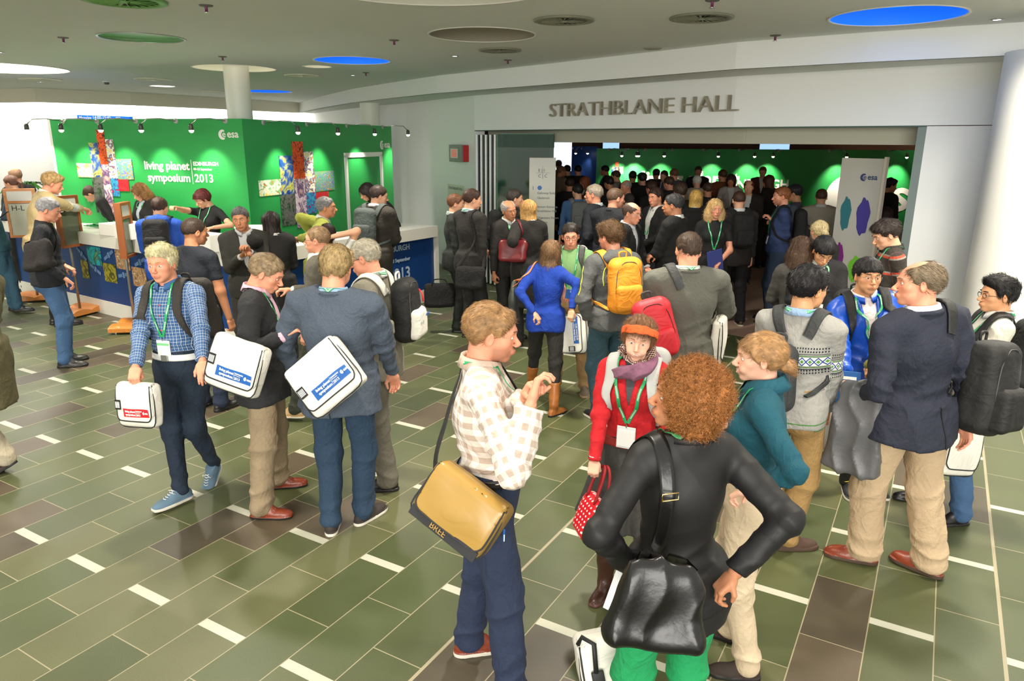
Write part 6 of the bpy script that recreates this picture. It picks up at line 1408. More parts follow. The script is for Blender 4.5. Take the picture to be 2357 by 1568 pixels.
blue_plaid = pattern_mat('blue_check', tartan((26, 48, 92), (58, 100, 152), (196, 214, 230), .021))
isle_m = pattern_mat('fair_isle_knit', isle); rugby_m = pattern_mat('striped_knit', stripes((52, 46, 40), (196, 70, 48), (150, 138, 126)))

# 1 man in a gingham shirt -----------------------------------------------------------------
p = Person('man in white and taupe gingham shirt and navy trousers with raised hands', (1130, 688), -86, 1.80, head=(-2, 8, 0), feet=(('g', 1082, 1502, 12), ('g', 1176, 1622, -12)), hands=(('p', 1213, 912, 2.72), ('p', 1222, 930, 2.60)), poles=((-.4, -.2, -1), (.5, -.3, -1)), hpose=('grip', 'hold'), hroll=(0, 60), skin='pink', beard='stubble', w=1.04, belly=.02)
p.build_body(eyes=(90, 110, 120), brow=(110, 82, 56)); p.hair('short', (160, 122, 80), 1, n=7000); p.bottom(cloth('navy_chino', (38, 49, 78)), straight=.020, fold=1.5); p.top('shirt', plaid_m, 'shirt', fold=1.25, cut=-.02, puff=.012); p.collar(plaid_m, h=.044)
p.belt(mat('belt_black', (22, 20, 20), .4), buckle=metal_m); p.shoes('sneaker', leather_br, sole_w); p.lanyard(.42, badge=False, off=.012)
f_ = lambda x, y, z: p.Cc + p.Rc @ np.array([x, y, z])
ec, Tc, Fc = satchel(p, 'gold-brown flap messenger bag with black edging on gingham man hip', p.loc(at_y(1064, 1172, 2.60)), (.93, -.42, .34), (.0, .55, 1.0), (.35, .25, .12), conf=False, flap_m=mat('gold_tarpaulin', (168, 132, 62), .32, spec=.6, noise=.12, nscale=6), fab=mat('gold_canvas', (140, 112, 58), .7), edge=mat('grey_edge', (44, 44, 46), .8),
   strap=(0, [f_(.16, .02, -.30), f_(.05, .135, -.05), f_(-.03, .11, .12), f_(-.085, .03, .205), f_(-.06, -.08, .18), f_(.04, -.16, .0), f_(.16, -.20, -.22)]), strap_w=.045)
b = MB(); b.box((0, -.100, .066), (.33, .045, .008), 0, bev=.003); b.build('hem_band', [mat('grey_edge', (44, 44, 46), .8)], ec).matrix_local = Fc
text_obj('lettering', 'BREE', .036, Fc @ Matrix.Translation((-.06, -.112, .0745)), mat('gold_tarpaulin', (168, 132, 62)), ec, depth=.001, bold=.0002)
flat_thing(p, 'ballpoint_pen', 'blue pen clipped in trouser pocket of gingham man', 'pen', p.loc(at_y(1160, 1232, 2.60)), (.010, .055, .010), (1, .1, 0), (-.25, 0, 1), [stripe_blue, print_white], [((0, -.01, .006), (.004, .03, .002), 1)])

# 2 woman in red cardigan -------------------------------------------------------------------
p = Person('woman in red cardigan and grey skirt with orange headband and scarf', (1465, 728), 158, 1.66, fem=True, head=(8, 4, -6), feet=(('g', 1478, 1345, 8), ('g', 1392, 1362, -8)), hands=('down', ('p', 1364, 1088, 3.30)), hpose=('relax', 'fist'), skin='pale', smile=True)
p.build_body(bare_leg=True, eyes=(110, 130, 140), brow=(120, 84, 56)); p.hair('pixie', (124, 84, 54), 2); p.bottom(cloth('orange_tights', (206, 62, 22), weave=.05), 'tights', .004, 0, .3, .0)
p.skirt(cloth('grey_check_wool', (74, 74, 70), weave=.35, scale=120), .50, .10, pleat=.010); p.top('dress_top', cloth('grey_top', (84, 84, 88)), 'tee', sleeve=.1, hem=.94, coord=False)
f0 = p.top_f; p.top('cardigan', red_k, 'sweater', hem=.98, vneck=(.035, .20), cut=.02, fold=.8); p.top_f = p.top_f
p.belt(mat('red_belt_leather', (150, 34, 26), .5), z=.085, w=.045)
p.boots(boot_br, .40, mat('boot_sole', (96, 62, 58), .5))
# scarf
sc1 = mat('plum_scarf', (132, 88, 110), .9, noise=.3, nscale=50, bump=.6, bscale=40); sc2 = dots_mat('spotted_scarf', (84, 48, 44), (206, 188, 170), .011, .33)
def scf(p_, o=0, s=0):
    q = (p_ - p.N.astype(f32)) @ p.Rc.astype(f32); a = np.arctan2(q[:, 0], q[:, 1]); r = np.sqrt(q[:, 0] ** 2 + (q[:, 1] - .012) ** 2); zc = .035 - .035 * np.cos(a) - .008 * s + .012 * np.sin(a * 2 + s)
    d = np.sqrt(((r - .078 - .012 * np.cos(a) - .006 * s) / 1.) ** 2 + ((q[:, 2] - zc) / 1.25) ** 2) - .036; return d - .006 * cr(a * 9 + q[:, 2] * 90 + wob(p_, 20, s) * 3) + wob(p_, 30, s) * .004
for nm, m_, s_ in (('scarf', sc2, 0), ('scarf', sc1, 3)):
    g_ = (lambda q, s_=s_: np.maximum(scf(q, 0, s_), ((q - p.N.astype(f32)) @ p.Rc.astype(f32))[:, 2] * (1 if s_ else -1) - (.028 if s_ else -.022) + ((q - p.N.astype(f32)) @ p.Rc.astype(f32))[:, 0] * .5))
    v, q = mesh_sdf(g_, p.N - .17, p.N + .17, .005); mesh_obj(nm, v, q, [m_], p.root)
hb = mat('orange_headband', (226, 92, 36), .8, noise=.5, nscale=60, bump=.4, bscale=60); hf = hair_sdf('pixie', 2)
pts = [(.078 * math.sin(a) * 1.1, .03 + .085 * math.cos(a),   .108 - .055 * (1 - math.cos(a)) ** 1.2 * .9) for a in np.linspace(-2.4, 2.4, 13)]
o = ribbon('headband', hf, pts, [.026, .040, .048, .050, .048, .040, .026], hb, p.root, .004, .003, pull=True, n=4); o.matrix_local = p.Mh
p.lanyard(.33, off=.012)
backpack(p, 'light grey backpack worn by woman in red cardigan', m=mat('grey_pack', (176, 176, 172), .7, bump=.3, crease=1.5), strap_m=mat('grey_pack_strap', (182, 182, 178), .7))
bc = p.Wr[1] + np.array([.0, .02, -.31]); e, T, F = soft_bag(p, 'small red handbag with white polka dots held by woman in red', bc, (.20, .23, .15), dots_mat('red_polka', (206, 22, 36), (246, 240, 232), .026, .22), normal=(.75, .6, .25), name='handbag', slump=.012, handle=.16, strap_m=mat('red_handle', (150, 24, 30), .6), handle_r=.008)
b = MB(); b.tube([(p.Wr[1] + [.028 * math.cos(a), .028 * math.sin(a), .012 + .004 * math.sin(a)]) for a in np.linspace(0, 6.28, 17)], .004, 6, cap=False); b.build('bracelet', [metal_m], p.root, True)

# 3 woman with curly auburn hair -------------------------------------------------------------
p = Person('woman with round curly auburn hair in black jacket and green trousers', (1604, 832), 14, 1.73, fem=True, w=.94, head=(68, -6, 0), hands=(('p', 1470, 1325, 2.16), ('p', 1692, 1318, 2.12)), poles=((-1, -.35, 0), (.9, -.8, .0)), hpose=('relax', 'hold'), hroll=(0, 0), skin='tan', lean=1)
p.build_body(bare_arm=True, eyes=(60, 44, 34), brow=(70, 44, 28)); p.hair('afro', (166, 108, 56), 0, n=12000); p.bottom(cloth('green_denim', (24, 158, 92), weave=.1), fold=1.2, straight=.004)
satin = mat('black_satin_cotton', (15, 14, 16), .6, noise=.15, nscale=60, bump=.35, bscale=30); p.top('blouse', mat('sheer_black', (22, 21, 22), .6), 'tee', hem=.78, o=.016, flare=.01, coord=False); p.top('jacket', satin, 'suit', hem=.86, cut=-.12, fold=.9, flare=.015, vneck=(.05, .2), o=.013)
p.collar(satin, h=.03, name='collar', spread=1.5); p.lanyard(.4, badge=False)
b = MB(); b.tube([p.H + p.Rh @ (np.array([-.084, .0, -.045]) + [0, .012 * math.cos(a), .012 * math.sin(a)]) for a in np.linspace(0, 6.28, 13)], .002, 6, cap=False); b.build('earring', [mat('gold', (200, 160, 80), .3, 1.)], p.root, True)
f_ = lambda x, y, z: p.Cc + p.Rc @ np.array([x, y, z])
bc = p.loc(at_y(1515, 1388, 1.84)); e, T, F = soft_bag(p, 'large slouchy black leather shoulder bag hanging at curly-haired woman side', bc, (.34, .28, .13), leather_b, normal=(-.25, -1, .1), up=(.1, 0, 1), gather=.9, slump=.03, taper=.45, strap=(0, [f_(-.16, -.14, -.16), f_(-.125, -.14, .05), f_(-.12, -.07, .19), f_(-.13, .02, .205), f_(-.18, .08, .06), f_(-.25, .02, -.2)]), strap_w=.05, strap_m=leather_b)
bk = p.L(-.128, -.165, .06); b = MB(); b.tube([bk + p.Rc @ np.array(q) for q in ((-.028, 0, -.012), (.028, 0, -.012), (.028, 0, .012), (-.028, 0, .012), (-.028, 0, -.012))], .003, 6); o = b.build('buckle', [mat('brass', (210, 180, 120), .25, 1.)], None, True); rebase(o, e, T)

flat_thing(p, 'paper_sheet', 'folded white paper in left hand of curly-haired woman', 'paper', p.Wr[0] + np.array([-.04, .03, -.09]), (.10, .15, .002), (-.6, -.8, .2), (.3, 0, 1), [print_white])
e, T, F = satchel(p, 'white and grey bag with black buckle standing on floor beside green trousers', p.loc(at_y(1408, 1545, 2.5)), (-.15, -1, .25), (-.18, 0, 1), (.26, .34, .14), conf=False)
b = MB(); b.tube([(-.12, .17, .06), (-.10, .20, .07), (-.06, .17, .09), (-.075, .06, .10)], .010, 8); b.box((-.07, .03, .098), (.05, .07, .014), 0, bev=.004); b.build('buckle', [piping_m], e, True).matrix_local = F
# 4 woman in teal jumper ----------------------------------------------------------------------
p = Person('woman in teal jumper and beige trousers laughing, hair in loose bun', (1745, 757), 72, 1.71, fem=True, head=(8, 2, 0), feet=(('g', 1716, 1560, 6), ('g', 1672, 1470, -20)), hands=(('p', 1722, 1128, 2.78), ('p', 1680, 980, 2.98)), poles=((-.75, -1, .12), (.5, -.8, -.4)), hpose=('hold', 'hold'), skin='pale', smile=True)
p.build_body(eyes=(90, 110, 120), brow=(150, 110, 70)); p.hair('tied', (178, 136, 90), 3); p.bottom(cloth('beige_cord', (214, 192, 160)), fold=1.3, straight=.012); p.top('jumper', teal_k, 'sweater', hem=.93, fold=1.0, cut=.0, vneck=(.05, .13), seed=3); p.collar(teal_k, h=.05, name='cowl_collar', spread=2.0); p.lanyard(.34, badge=False); p.shoes('work', mat('brown_suede', (48, 36, 30), .8), sole_b)
# 5 blond walking man ---------------------------------------------------------------------------
p = Person('blond man in blue checked shirt and dark jeans walking with backpack', (360, 560), 168, 1.82, head=(6, 2, 3), feet=(('g', 497, 1105, 4, .05, 38), ('g', 420, 1158, -24)), hands=(('p', 474, 905, 4.12), ('p', 306, 885, 4.28)), hpose=('relax', 'grip'), skin='pink', hroll=(0, 0))
p.build_body(eyes=(110, 136, 150), brow=(196, 150, 90)); p.hair('spiky', (238, 214, 172), 0); p.bottom(denim_d, fold=1.1, straight=.0, o=.012); p.top('shirt', blue_plaid, 'shirt', hem=1.00, fold=.8, puff=.002); p.collar(blue_plaid, h=.038); p.belt(mat('white_belt', (226, 228, 226), .4), buckle=metal_m, z=.085, w=.042); p.shoes('sneaker', mat('blue_canvas_shoe', (92, 118, 138), .8), sole_w, laces=mat('white_lace', (230, 230, 224), .8)); p.lanyard(.32, badge=True, green=True)
for z in (.10, .02, -.08, -.18, -.28):
    c_ = push(p.top_f, p.L(0, .16, z)[None], .002, True)[0]; MB().box(c_, (.010, .004, .010), bev=.002).build('button', [mat('red_button', (214, 70, 50), .4)], p.root)
backpack(p, 'dark brown-black backpack worn by blond man in checked shirt', m=mat('dark_pack', (46, 42, 37), .8, bump=.4, crease=2.), tilt=0)
bc = p.Wr[1] + np.array([-.03, .04, -.24]); satchel(p, 'white conference bag with red stripe carried by blond walking man', bc, (.22, 1, .12), (.10, 0, 1), (.32, .28, .09), red=True)

# 6 man in dark blazer and pink shirt --------------------------------------------------------------
p = Person('grey-haired man in dark blazer, pink shirt and beige trousers, looking down', (607, 574), -84, 1.79, head=(-4, 26, 0), feet=(('g', 640, 1122, 6), ('g', 603, 1190, -6)), hands=(('p', 652, 760, 4.40), ('p', 655, 772, 4.22)), poles=((-.5, -.5, -1), (.5, -.6, -1)), hpose=('hold', 'hold'), skin='pink')
p.build_body(eyes=(90, 100, 110), brow=(130, 110, 84)); p.hair('short', (146, 124, 94), 2); p.bottom(stone, fold=1.5, straight=.026, o=.018); p.top('shirt', pink_c, 'shirt', cut=-.0); p.collar(pink_c, h=.044); p.lanyard(.40, badge=False)
bl = cloth('charcoal_blazer', (36, 37, 41)); p.top('jacket', bl, 'suit', hem=.77, cut=-.02, vneck=(.075, .44), fold=1.4, flare=.02); p.lapels(bl, .38); p.shoes('dress', leather_br, sole_b)
f_ = lambda x, y, z: p.Cc + p.Rc @ np.array([x, y, z])
satchel(p, 'white conference bag with blue stripe at hip of man in dark blazer', p.loc(at_y(548, 842, 4.06)), (1, -.45, .3), (-.15, .3, 1), (.36, .31, .10), strap=(1, [f_(.24, .08, -.14), f_(.15, .12, .08), f_(.125, .05, .20), f_(.13, -.05, .20), f_(.17, -.14, .05), f_(.24, -.2, -.12)]), strap_w=.045, group=None)
flat_thing(p, 'mobile_phone', 'mobile phone held by man in dark blazer and pink shirt', 'phone', (p.Wr[0] + p.Wr[1]) / 2 + np.array([0, .10, .03]), (.065, .13, .010), (0, -.5, 1), (0, 1, .4), [print_black])

# 7 man in blue-grey tweed jacket, back view ----------------------------------------------------------
p = Person('wavy-haired man in blue-grey jacket and jeans seen from behind', (768, 560), -6, 1.85, head=(-2, 8, 4), feet=(('g', 764, 1222, 14), ('g', 838, 1200, -24)), hands=(('p', 688, 868, 4.38), ('p', 905, 862, 4.45)), poles=((-1, -.45, -.1), (1, -.45, -.1)), hpose=('hold', 'hold'), skin='pink', w=1.13, belly=.03)
p.build_body(); p.hair('full', (176, 150, 104), 1, n=6000); p.bottom(denim, fold=1.2, straight=.016, o=.016); p.top('shirt', blue_sh, 'shirt', cut=0., neck_o=.016); p.collar(blue_sh, h=.036); p.top('jacket', tweed, 'suit', hem=.79, cut=-.02, vneck=(.06, .4), fold=1.5, flare=.03, o=.028); p.collar(tweed, h=.022, r=.075, name='jacket_collar'); p.lanyard(.4, badge=False, off=.010); p.shoes('sneaker', mat('dark_suede_shoe', (50, 42, 38), .8), sole_w)
f_ = lambda x, y, z: p.Cc + p.Rc @ np.array([x, y, z])
satchel(p, 'white conference bag with blue stripe slung behind man in blue-grey jacket', p.loc(at_y(752, 868, 3.94)), (-.10, -1, .16), (-.85, 0, 1), (.38, .33, .11), strap=(1, [f_(.0, -.19, -.16), f_(-.03, -.17, .06), f_(-.07, -.09, .19), f_(-.09, .02, .21), f_(-.12, .12, .06), f_(-.22, .06, -.14), f_(-.26, -.1, -.26)]), strap_w=.045)

seam = mat('seam_dark', (28, 30, 36), .9)
ribbon('vent', p.top_f, [p.L(.0, -.2, -.30), p.L(.0, -.2, -.40), p.L(.01, -.2, -.50)], .006, seam, p.root, .001, .002, True)
# 8 silver-haired man ----------------------------------------------------------------------------------
p = Person('silver-haired man with glasses in pale grey suit leaning forward', (838, 545), 78, 1.83, head=(4, 16, 4), feet=(('g', 893, 1128, 14), ('g', 872, 1075, -8)), hands=(('p', 842, 792, 4.72), ('p', 800, 780, 5.0)), poles=((-.6, -1, -.2), (.5, -.6, -1)), hpose=('relax', 'hold'), skin='pink')
p.build_body(glasses='black', brow=(150, 140, 124)); p.hair('short', (176, 168, 148), 3); p.bottom(cloth('taupe_suit', (106, 100, 88)), fold=1.3, straight=.022, o=.016); p.top('shirt', white_c, 'shirt', cut=0.); p.top_f0 = p.top_f; p.collar(white_c, h=.042); p.tie(cloth('dark_tie', (34, 38, 54))); sg = cloth('pale_grey_suit', (142, 136, 120)); p.top('jacket', sg, 'suit', hem=.80, cut=-.03, vneck=(.07, .42), fold=1.7, flare=.02); p.lapels(sg, .36); p.lanyard(.40, badge=False, off=.014); p.shoes('dress', leather_b, sole_b)
e, T, F = backpack(p, 'black and off-white conference backpack on silver-haired man', m=black_m, m2=canvas, size=(.27, .44, .16)); logo(e, F @ Matrix.Translation((-.02, -.02, .155)), .028, stripe_blue)
MB().tube([(.05, .16, .12), (.07, .13, .15), (.075, .08, .155)], .006, 6).build('ribbon_tag', [stripe_red], e, True).matrix_local = F

# 9 large man in navy blazer ------------------------------------------------------------------------------
p = Person('tall balding man with moustache in navy blazer and khaki trousers', (2112, 590), 14, 1.87, head=(58, 0, 6), feet=(('g', 1985, 1292, 52), ('g', 2135, 1322, 24)), hands=(('p', 1985, 905, 3.86), ('p', 2225, 985, 3.72)), poles=((-.45, -1, -.1), (.5, -1, 0)), hpose=('hold', 'relax'), skin='pink', w=1.08, belly=.04)
p.build_body(brow=(150, 130, 110)); p.hair('balding', (120, 104, 82), 0, n=2500); p.bottom(khaki, fold=1.4, straight=.032, o=.024); sh_ = pattern_mat('small_blue_check', gingham((226, 232, 240), (170, 192, 220), (110, 146, 196), .012)); p.top('shirt', sh_, 'shirt', cut=0., neck_o=.016); p.collar(sh_, h=.042); p.top('jacket', navy_j, 'suit', hem=.80, cut=-.02, vneck=(.06, .42), fold=1.5, flare=.035, o=.028); p.collar(navy_j, h=.020, r=.078, name='jacket_collar'); p.shoes('work', leather_br, sole_br)
ribbon('vent', p.top_f, [p.L(.0, -.2, -.22), p.L(.01, -.2, -.36), p.L(.02, -.2, -.50)], .008, seam, p.root, .001, .003, True)
b = MB(); b.tube([(-.022, .104, -.044), (-.010, .110, -.0385), (0, .111, -.038), (.010, .110, -.0385), (.022, .104, -.044)], [.003, .006, .006, .006, .003], 6); b.build('moustache', [hair_mat((170, 160, 150))], p.root, True).matrix_local = p.Mh
backpack(p, 'big black backpack hanging from right shoulder of man in navy blazer', at=p.Cc + p.Rc @ np.array([.33, -.14, -.24]), size=(.30, .50, .22), one=1, tilt=12, yawoff=18)
hung_jacket(p, 'grey rain jacket draped over left forearm of man in navy blazer', p.Wr[0] * .55 + p.El[0] * .45 + np.array([0, .06, .04]), mat('grey_nylon', (92, 92, 94), .45, noise=.25, nscale=14, bump=.3, bscale=30), (.30, .56, .14), normal=(-.9, -.5, 0))
p9 = p
satchel(p, 'white bag corner showing behind thigh of man in navy blazer', p.loc(at_y(2205, 1040, 4.25)), (.2, -1, .1), (.25, 0, 1), (.34, .30, .08), conf=False)

# 10 man in white shirt at right edge ------------------------------------------------------------------------
p = Person('black-haired man with glasses in white shirt at the column', (2312, 638), 74, 1.72, head=(10, 0, 0), feet=(('g', 2205, 1206, 20), ('g', 2120, 1152, 10)), hands=('belly', 'belly'), hpose=('hold', 'hold'), skin='asian')
p.build_body(glasses='black', eyes=(40, 30, 24), brow=(24, 20, 18)); p.hair('spiky', (26, 24, 24), 2); p.bottom(denim_l, fold=1.2, straight=.014); p.top('shirt', cloth('white_casual', (226, 222, 206)), 'shirt', hem=.88, fold=1.3); p.collar(white_c, h=.04); p.lanyard(.4, badge=False); p.shoes('dress', leather_b, sole_b)
backpack(p, 'black backpack on back of man in white shirt at right edge', size=(.28, .44, .18))

# 11 man in bright blue jacket ----------------------------------------------------------------------------------
p = Person('man with glasses in bright blue rain jacket facing the camera', (1987, 593), 172, 1.70, head=(4, -2, -2), feet=(('g', 2010, 1125, 6), ('g', 1950, 1128, -6)), hands=(('p', 2010, 842, 4.42), ('p', 1948, 880, 4.42)), poles=((-.8, -.6, -.5), (.8, -.6, -.5)), hpose=('hold', 'hold'), skin='asian', hk='m')
p.build_body(glasses='silver', eyes=(44, 32, 26), brow=(30, 26, 24)); p.hair('fringe', (32, 28, 28), 1); p.bottom(black_c, fold=1.3, straight=.012); p.top('shirt', cloth('pale_pink', (232, 218, 216)), 'shirt'); p.collar(cloth('pale_pink', (232, 218, 216)), h=.04); bj = mat('blue_nylon', (14, 78, 190), .38, noise=.25, nscale=7, bump=.35, bscale=24); p.top('jacket', bj, 'suit', hem=.86, cut=-.0, vneck=(.045, .62), fold=1.5, puff=.012); p.collar(bj, h=.03, r=.074, name='jacket_collar', spread=1.); p.lanyard(.34, off=.012); p.shoes('sneaker', mat('black_trainer', (34, 36, 40), .6), sole_w, laces=mat('yellow_lace', (236, 214, 40), .7))
backpack(p, 'black backpack worn by man in bright blue jacket')
flat_thing(p, 'programme_booklet', 'blue programme booklet held by man in bright blue jacket', 'booklet', p.Wr[1] + np.array([-.0, .06, -.06]), (.15, .21, .008), (.2, 1, .4), (0, 0, 1), [stripe_blue, print_white, mat('gold_print', (180, 140, 70), .5)], [((0, .06, .005), (.10, .02, .001), 1), ((0, -.03, .005), (.08, .05, .001), 2)])
g_ = p.Wr[0] + np.array([-.02, .03, -.02]); e, T = p.thing('folded_gloves', 'olive green gloves held by man in bright blue jacket', 'gloves', g_); v, q = mesh_sdf(lambda x: ell(x, (0, 0, 0), (.10, .05, .055)) + wob(x, 40, 2) * .012, (-.14, -.1, -.1), (.14, .1, .1), .007); mesh_obj('gloves_fabric', v, q, [cloth('olive_fleece', (128, 124, 46))], e)

# 12 man in fair isle jumper ---------------------------------------------------------------------------------------
p = Person('black-haired man in grey patterned jumper seen from behind with backpack', (1860, 608), -36, 1.76, head=(-32, 4, 0), feet=(('g', 1770, 1262, 20), ('g', 1806, 1262, -50)), hands=(('p', 1770, 900, 4.3), ('p', 1892, 985, 4.08)), hpose=('relax', 'grip'), skin='asian')
p.build_body(glasses='black', brow=(24, 20, 18)); p.hair('full', (28, 26, 28), 3, n=4000); p.bottom(cloth('brown_chino', (166, 132, 80)), fold=1.2, straight=.016); p.top('jumper', isle_m, 'sweater', hem=.84, fold=1.1, puff=.008); p.collar(blue_sh, h=.036); p.lanyard(.4, badge=False, off=.010); p.shoes('sneaker', mat('brown_trainer', (74, 52, 40), .8), sole_br)
backpack(p, 'dark grey backpack worn over grey patterned jumper', at=p.Cc + p.Rc @ np.array([-.06, -.20, -.13]), size=(.24, .40, .13), m=mat('charcoal_pack', (52, 54, 54), .75, bump=.4, crease=2.), strap_m=mat('charcoal_pack', (52, 54, 54), .75, bump=.4, crease=2.))
flat_thing(p, 'paper_sheet', 'printed white sheet held by man in patterned jumper', 'paper', p.Wr[1] + np.array([.03, .05, -.15]), (.15, .21, .002), (.3, -1, .3), (-.4, 0, 1), [print_white, mat('red_print', (190, 60, 60), .6)], [((-.03, .04, .0015), (.03, .006, .001), 1), ((.03, .0, .0015), (.04, .005, .001), 1)])

# 13 young man in green T-shirt --------------------------------------------------------------------------------------
p = Person('smiling young man with glasses in pale green T-shirt', (1311, 512), 168, 1.78, head=(10, 8, 3), feet=(('g', 1345, 902, 8), ('g', 1278, 892, -10)), hands=(('p', 1352, 712, 6.32), ('p', 1312, 712, 6.32)), poles=((-.8, -.7, -.3), (.8, -.7, -.3)), hpose=('hold', 'hold'), skin='pink')
p.build_body(bare_arm=True, glasses='brown', brow=(50, 36, 28)); p.hair('short', (46, 34, 28), 1); p.bottom(cloth('tan_chino', (158, 124, 80)), fold=1.1, straight=.014); p.top('t_shirt', cloth('pale_green', (138, 182, 120), weave=.05), 'tee', hem=.95, sleeve=.22, fold=1.4); p.lanyard(.42, badge=False); p.shoes('sneaker', mat('grey_brown_shoe', (92, 78, 66), .8), mat('gum_sole', (150, 124, 92), .7))
backpack(p, 'backpack on green T-shirt man with black and white straps', strap_m=mat('strap_black_white', (60, 60, 58), .6, noise=.8, nscale=25), m=canvas)
flat_thing(p, 'programme_booklet', 'blue booklet in hands of man in green T-shirt', 'booklet', (p.Wr[0] + p.Wr[1]) / 2 + np.array([0, .10, .0]), (.16, .10, .008), (0, .7, .8), (0, -.6, .8), [stripe_blue, print_white], [((.0, .02, .005), (.08, .015, .001), 1)])
e = satchel(p, 'white conference bag with vertical blue stripe held upright by green T-shirt man', p.loc(at_y(1322, 768, 6.45)), (.25, 1, .2), (1, 0, -.12), (.36, .26, .10), group=None)

# 14 woman in cobalt jumper --------------------------------------------------------------------------------------------
p = Person('woman in cobalt blue jumper and tan boots seen from behind', (1273, 550), -22, 1.66, fem=True, head=(4, -4, 6), feet=(('g', 1222, 905, 6), ('g', 1274, 958, -22)), hands=(('p', 1230, 720, 6.3), ('p', 1316, 712, 6.1)), poles=((-.8, -.8, 0), (.8, -.8, 0)), hpose=('hold', 'hold'), skin='light')
p.build_body(); p.hair('half', (132, 100, 68), 1); p.bottom(cloth('black_skinny', (38, 35, 32)), fold=.9, straight=-.002, o=.008); p.top('jumper', cloth('cobalt_knit', (16, 62, 168), weave=.1, scale=120), 'sweater', hem=.83, fold=1.0, flare=.01); p.boots(mat('tan_boot', (156, 94, 40), .35), .34)
f_ = lambda x, y, z: p.Cc + p.Rc @ np.array([x, y, z])
soft_bag(p, 'dark grey shoulder bag with orange strap on cobalt jumper woman', f_(-.30, -.06, -.20), (.34, .38, .10), mat('dark_green_nylon', (58, 62, 56), .6, bump=.3, bscale=20), normal=(-1, -.35, 0), strap=(0, [f_(-.17, .10, .06), f_(-.13, .03, .19), f_(-.13, -.05, .19), f_(-.18, -.12, .06)]), strap_m=mat('orange_strap', (206, 124, 80), .6), strap_w=.018, slump=.03)

# 15 man in grey hoodie, orange backpack ------------------------------------------------------------------------------------
p = Person('curly brown-haired man in grey hoodie and jeans seen from behind', (1407, 507), 18, 1.80, head=(26, 6, 0), feet=(('g', 1378, 968, 12), ('g', 1420, 968, -12)), hands=(('p', 1362, 742, 6.05), ('p', 1440, 720, 6.2)), poles=((-1, -.5, 0), (.8, -.6, -.2)), hpose=('hold', 'hold'), skin='pink', beard='stubble')
p.build_body(brow=(70, 50, 34)); p.hair('wavy', (98, 72, 46), 3, n=4000, curl=.005); p.bottom(cloth('worn_denim', (52, 82, 96), weave=.25, scale=12), fold=1.3, straight=.024, o=.018); hd = cloth('grey_hoodie', (88, 90, 90)); p.top('hoodie', hd, 'sweater', hem=.86, fold=1.2, puff=.018, o=.02, cut=-.06); p.shoes('sneaker', black_c, sole_w)
v, q = mesh_sdf(lambda x: smax(ell(x, p.N + p.Rc @ np.array([0, -.07, -.0]), (.13, .09, .075), p.Rc) - .006 * cr(x[:, 0] * 60 + x[:, 2] * 40), -ell(x, p.N + p.Rc @ np.array([0, .0, .06]), (.072, .085, .08), p.Rc), .01), p.N - .2, p.N + .2, .009); mesh_obj('hood', v, q, [hd], p.root)
yl = mat('yellow_piping', (216, 226, 60), .5)
for q in (-1, 1): ribbon('piping', p.top_f, [p.L(q * .06, -.13, .17), p.L(q * .13, -.14, .08), p.L(q * .15, -.13, -.05)], .007, yl, p.root, .002, .003, True)
ribbon('piping', p.top_f, [p.Sh[0] + [-.06, 0, -.02], p.Sh[0] * .5 + p.El[0] * .5 + np.array([-.06, -.02, 0]), p.El[0] + [-.05, -.02, .04]], .007, yl, p.root, .002, .003, True)
om = mat('orange_pack', (232, 146, 36), .65, bump=.4, bscale=20, crease=2.); backpack(p, 'orange backpack with dark base on man in grey hoodie', m=om, m2=om, strap_m=om, size=(.29, .46, .17), accent=mat('zip_grey', (70, 70, 68), .5))

# 16 man in grey suit with red backpack -----------------------------------------------------------------------------------------
p = Person('broad man in olive-grey suit jacket seen from behind', (1590, 528), 2, 1.84, head=(-6, 10, 3), hands=(('p', 1505, 790, 5.25), ('p', 1640, 760, 5.35)), poles=((-1, -.5, 0), (1, -.5, 0)), hpose=('hold', 'hold'), skin='pink', w=1.16, belly=.03)
p.build_body(brow=(60, 44, 34)); p.hair('short', (78, 62, 50), 4); p.bottom(cloth('dark_grey_trouser', (60, 60, 58)), straight=.02); p.top('shirt', white_c, 'shirt', neck_o=.016); p.collar(white_c, h=.04); og = cloth('olive_grey_suit', (96, 96, 86)); p.top('jacket', og, 'suit', hem=.70, fold=1.3, flare=.03, o=.028, cut=-.03, vneck=(.06, .4)); p.collar(og, h=.02, r=.078, name='jacket_collar'); p.lanyard(.4, badge=False, off=.010); p.shoes('dress', leather_b, sole_b)
ribbon('vent', p.top_f, [p.L(.0, -.2, -.36), p.L(.0, -.2, -.48), p.L(.0, -.2, -.60)], .007, seam, p.root, .001, .003, True)
rm = mat('red_pack', (196, 30, 42), .6, bump=.4, bscale=18, crease=2.); backpack(p, 'red backpack slung on left shoulder of man in olive-grey suit', at=p.Cc + p.Rc @ np.array([-.25, -.22, -.15]), m=rm, m2=rm, strap_m=mat('charcoal_pack', (52, 54, 54), .75, bump=.4, crease=2.), one=-1, tilt=-16, size=(.27, .42, .17), accent=print_black)
satchel(p, 'white and black bag under right arm of man in olive-grey suit', p.Cc + p.Rc @ np.array([.27, .02, -.30]), (.9, -.4, 0), (0, 0, 1), (.30, .34, .07), conf=False)
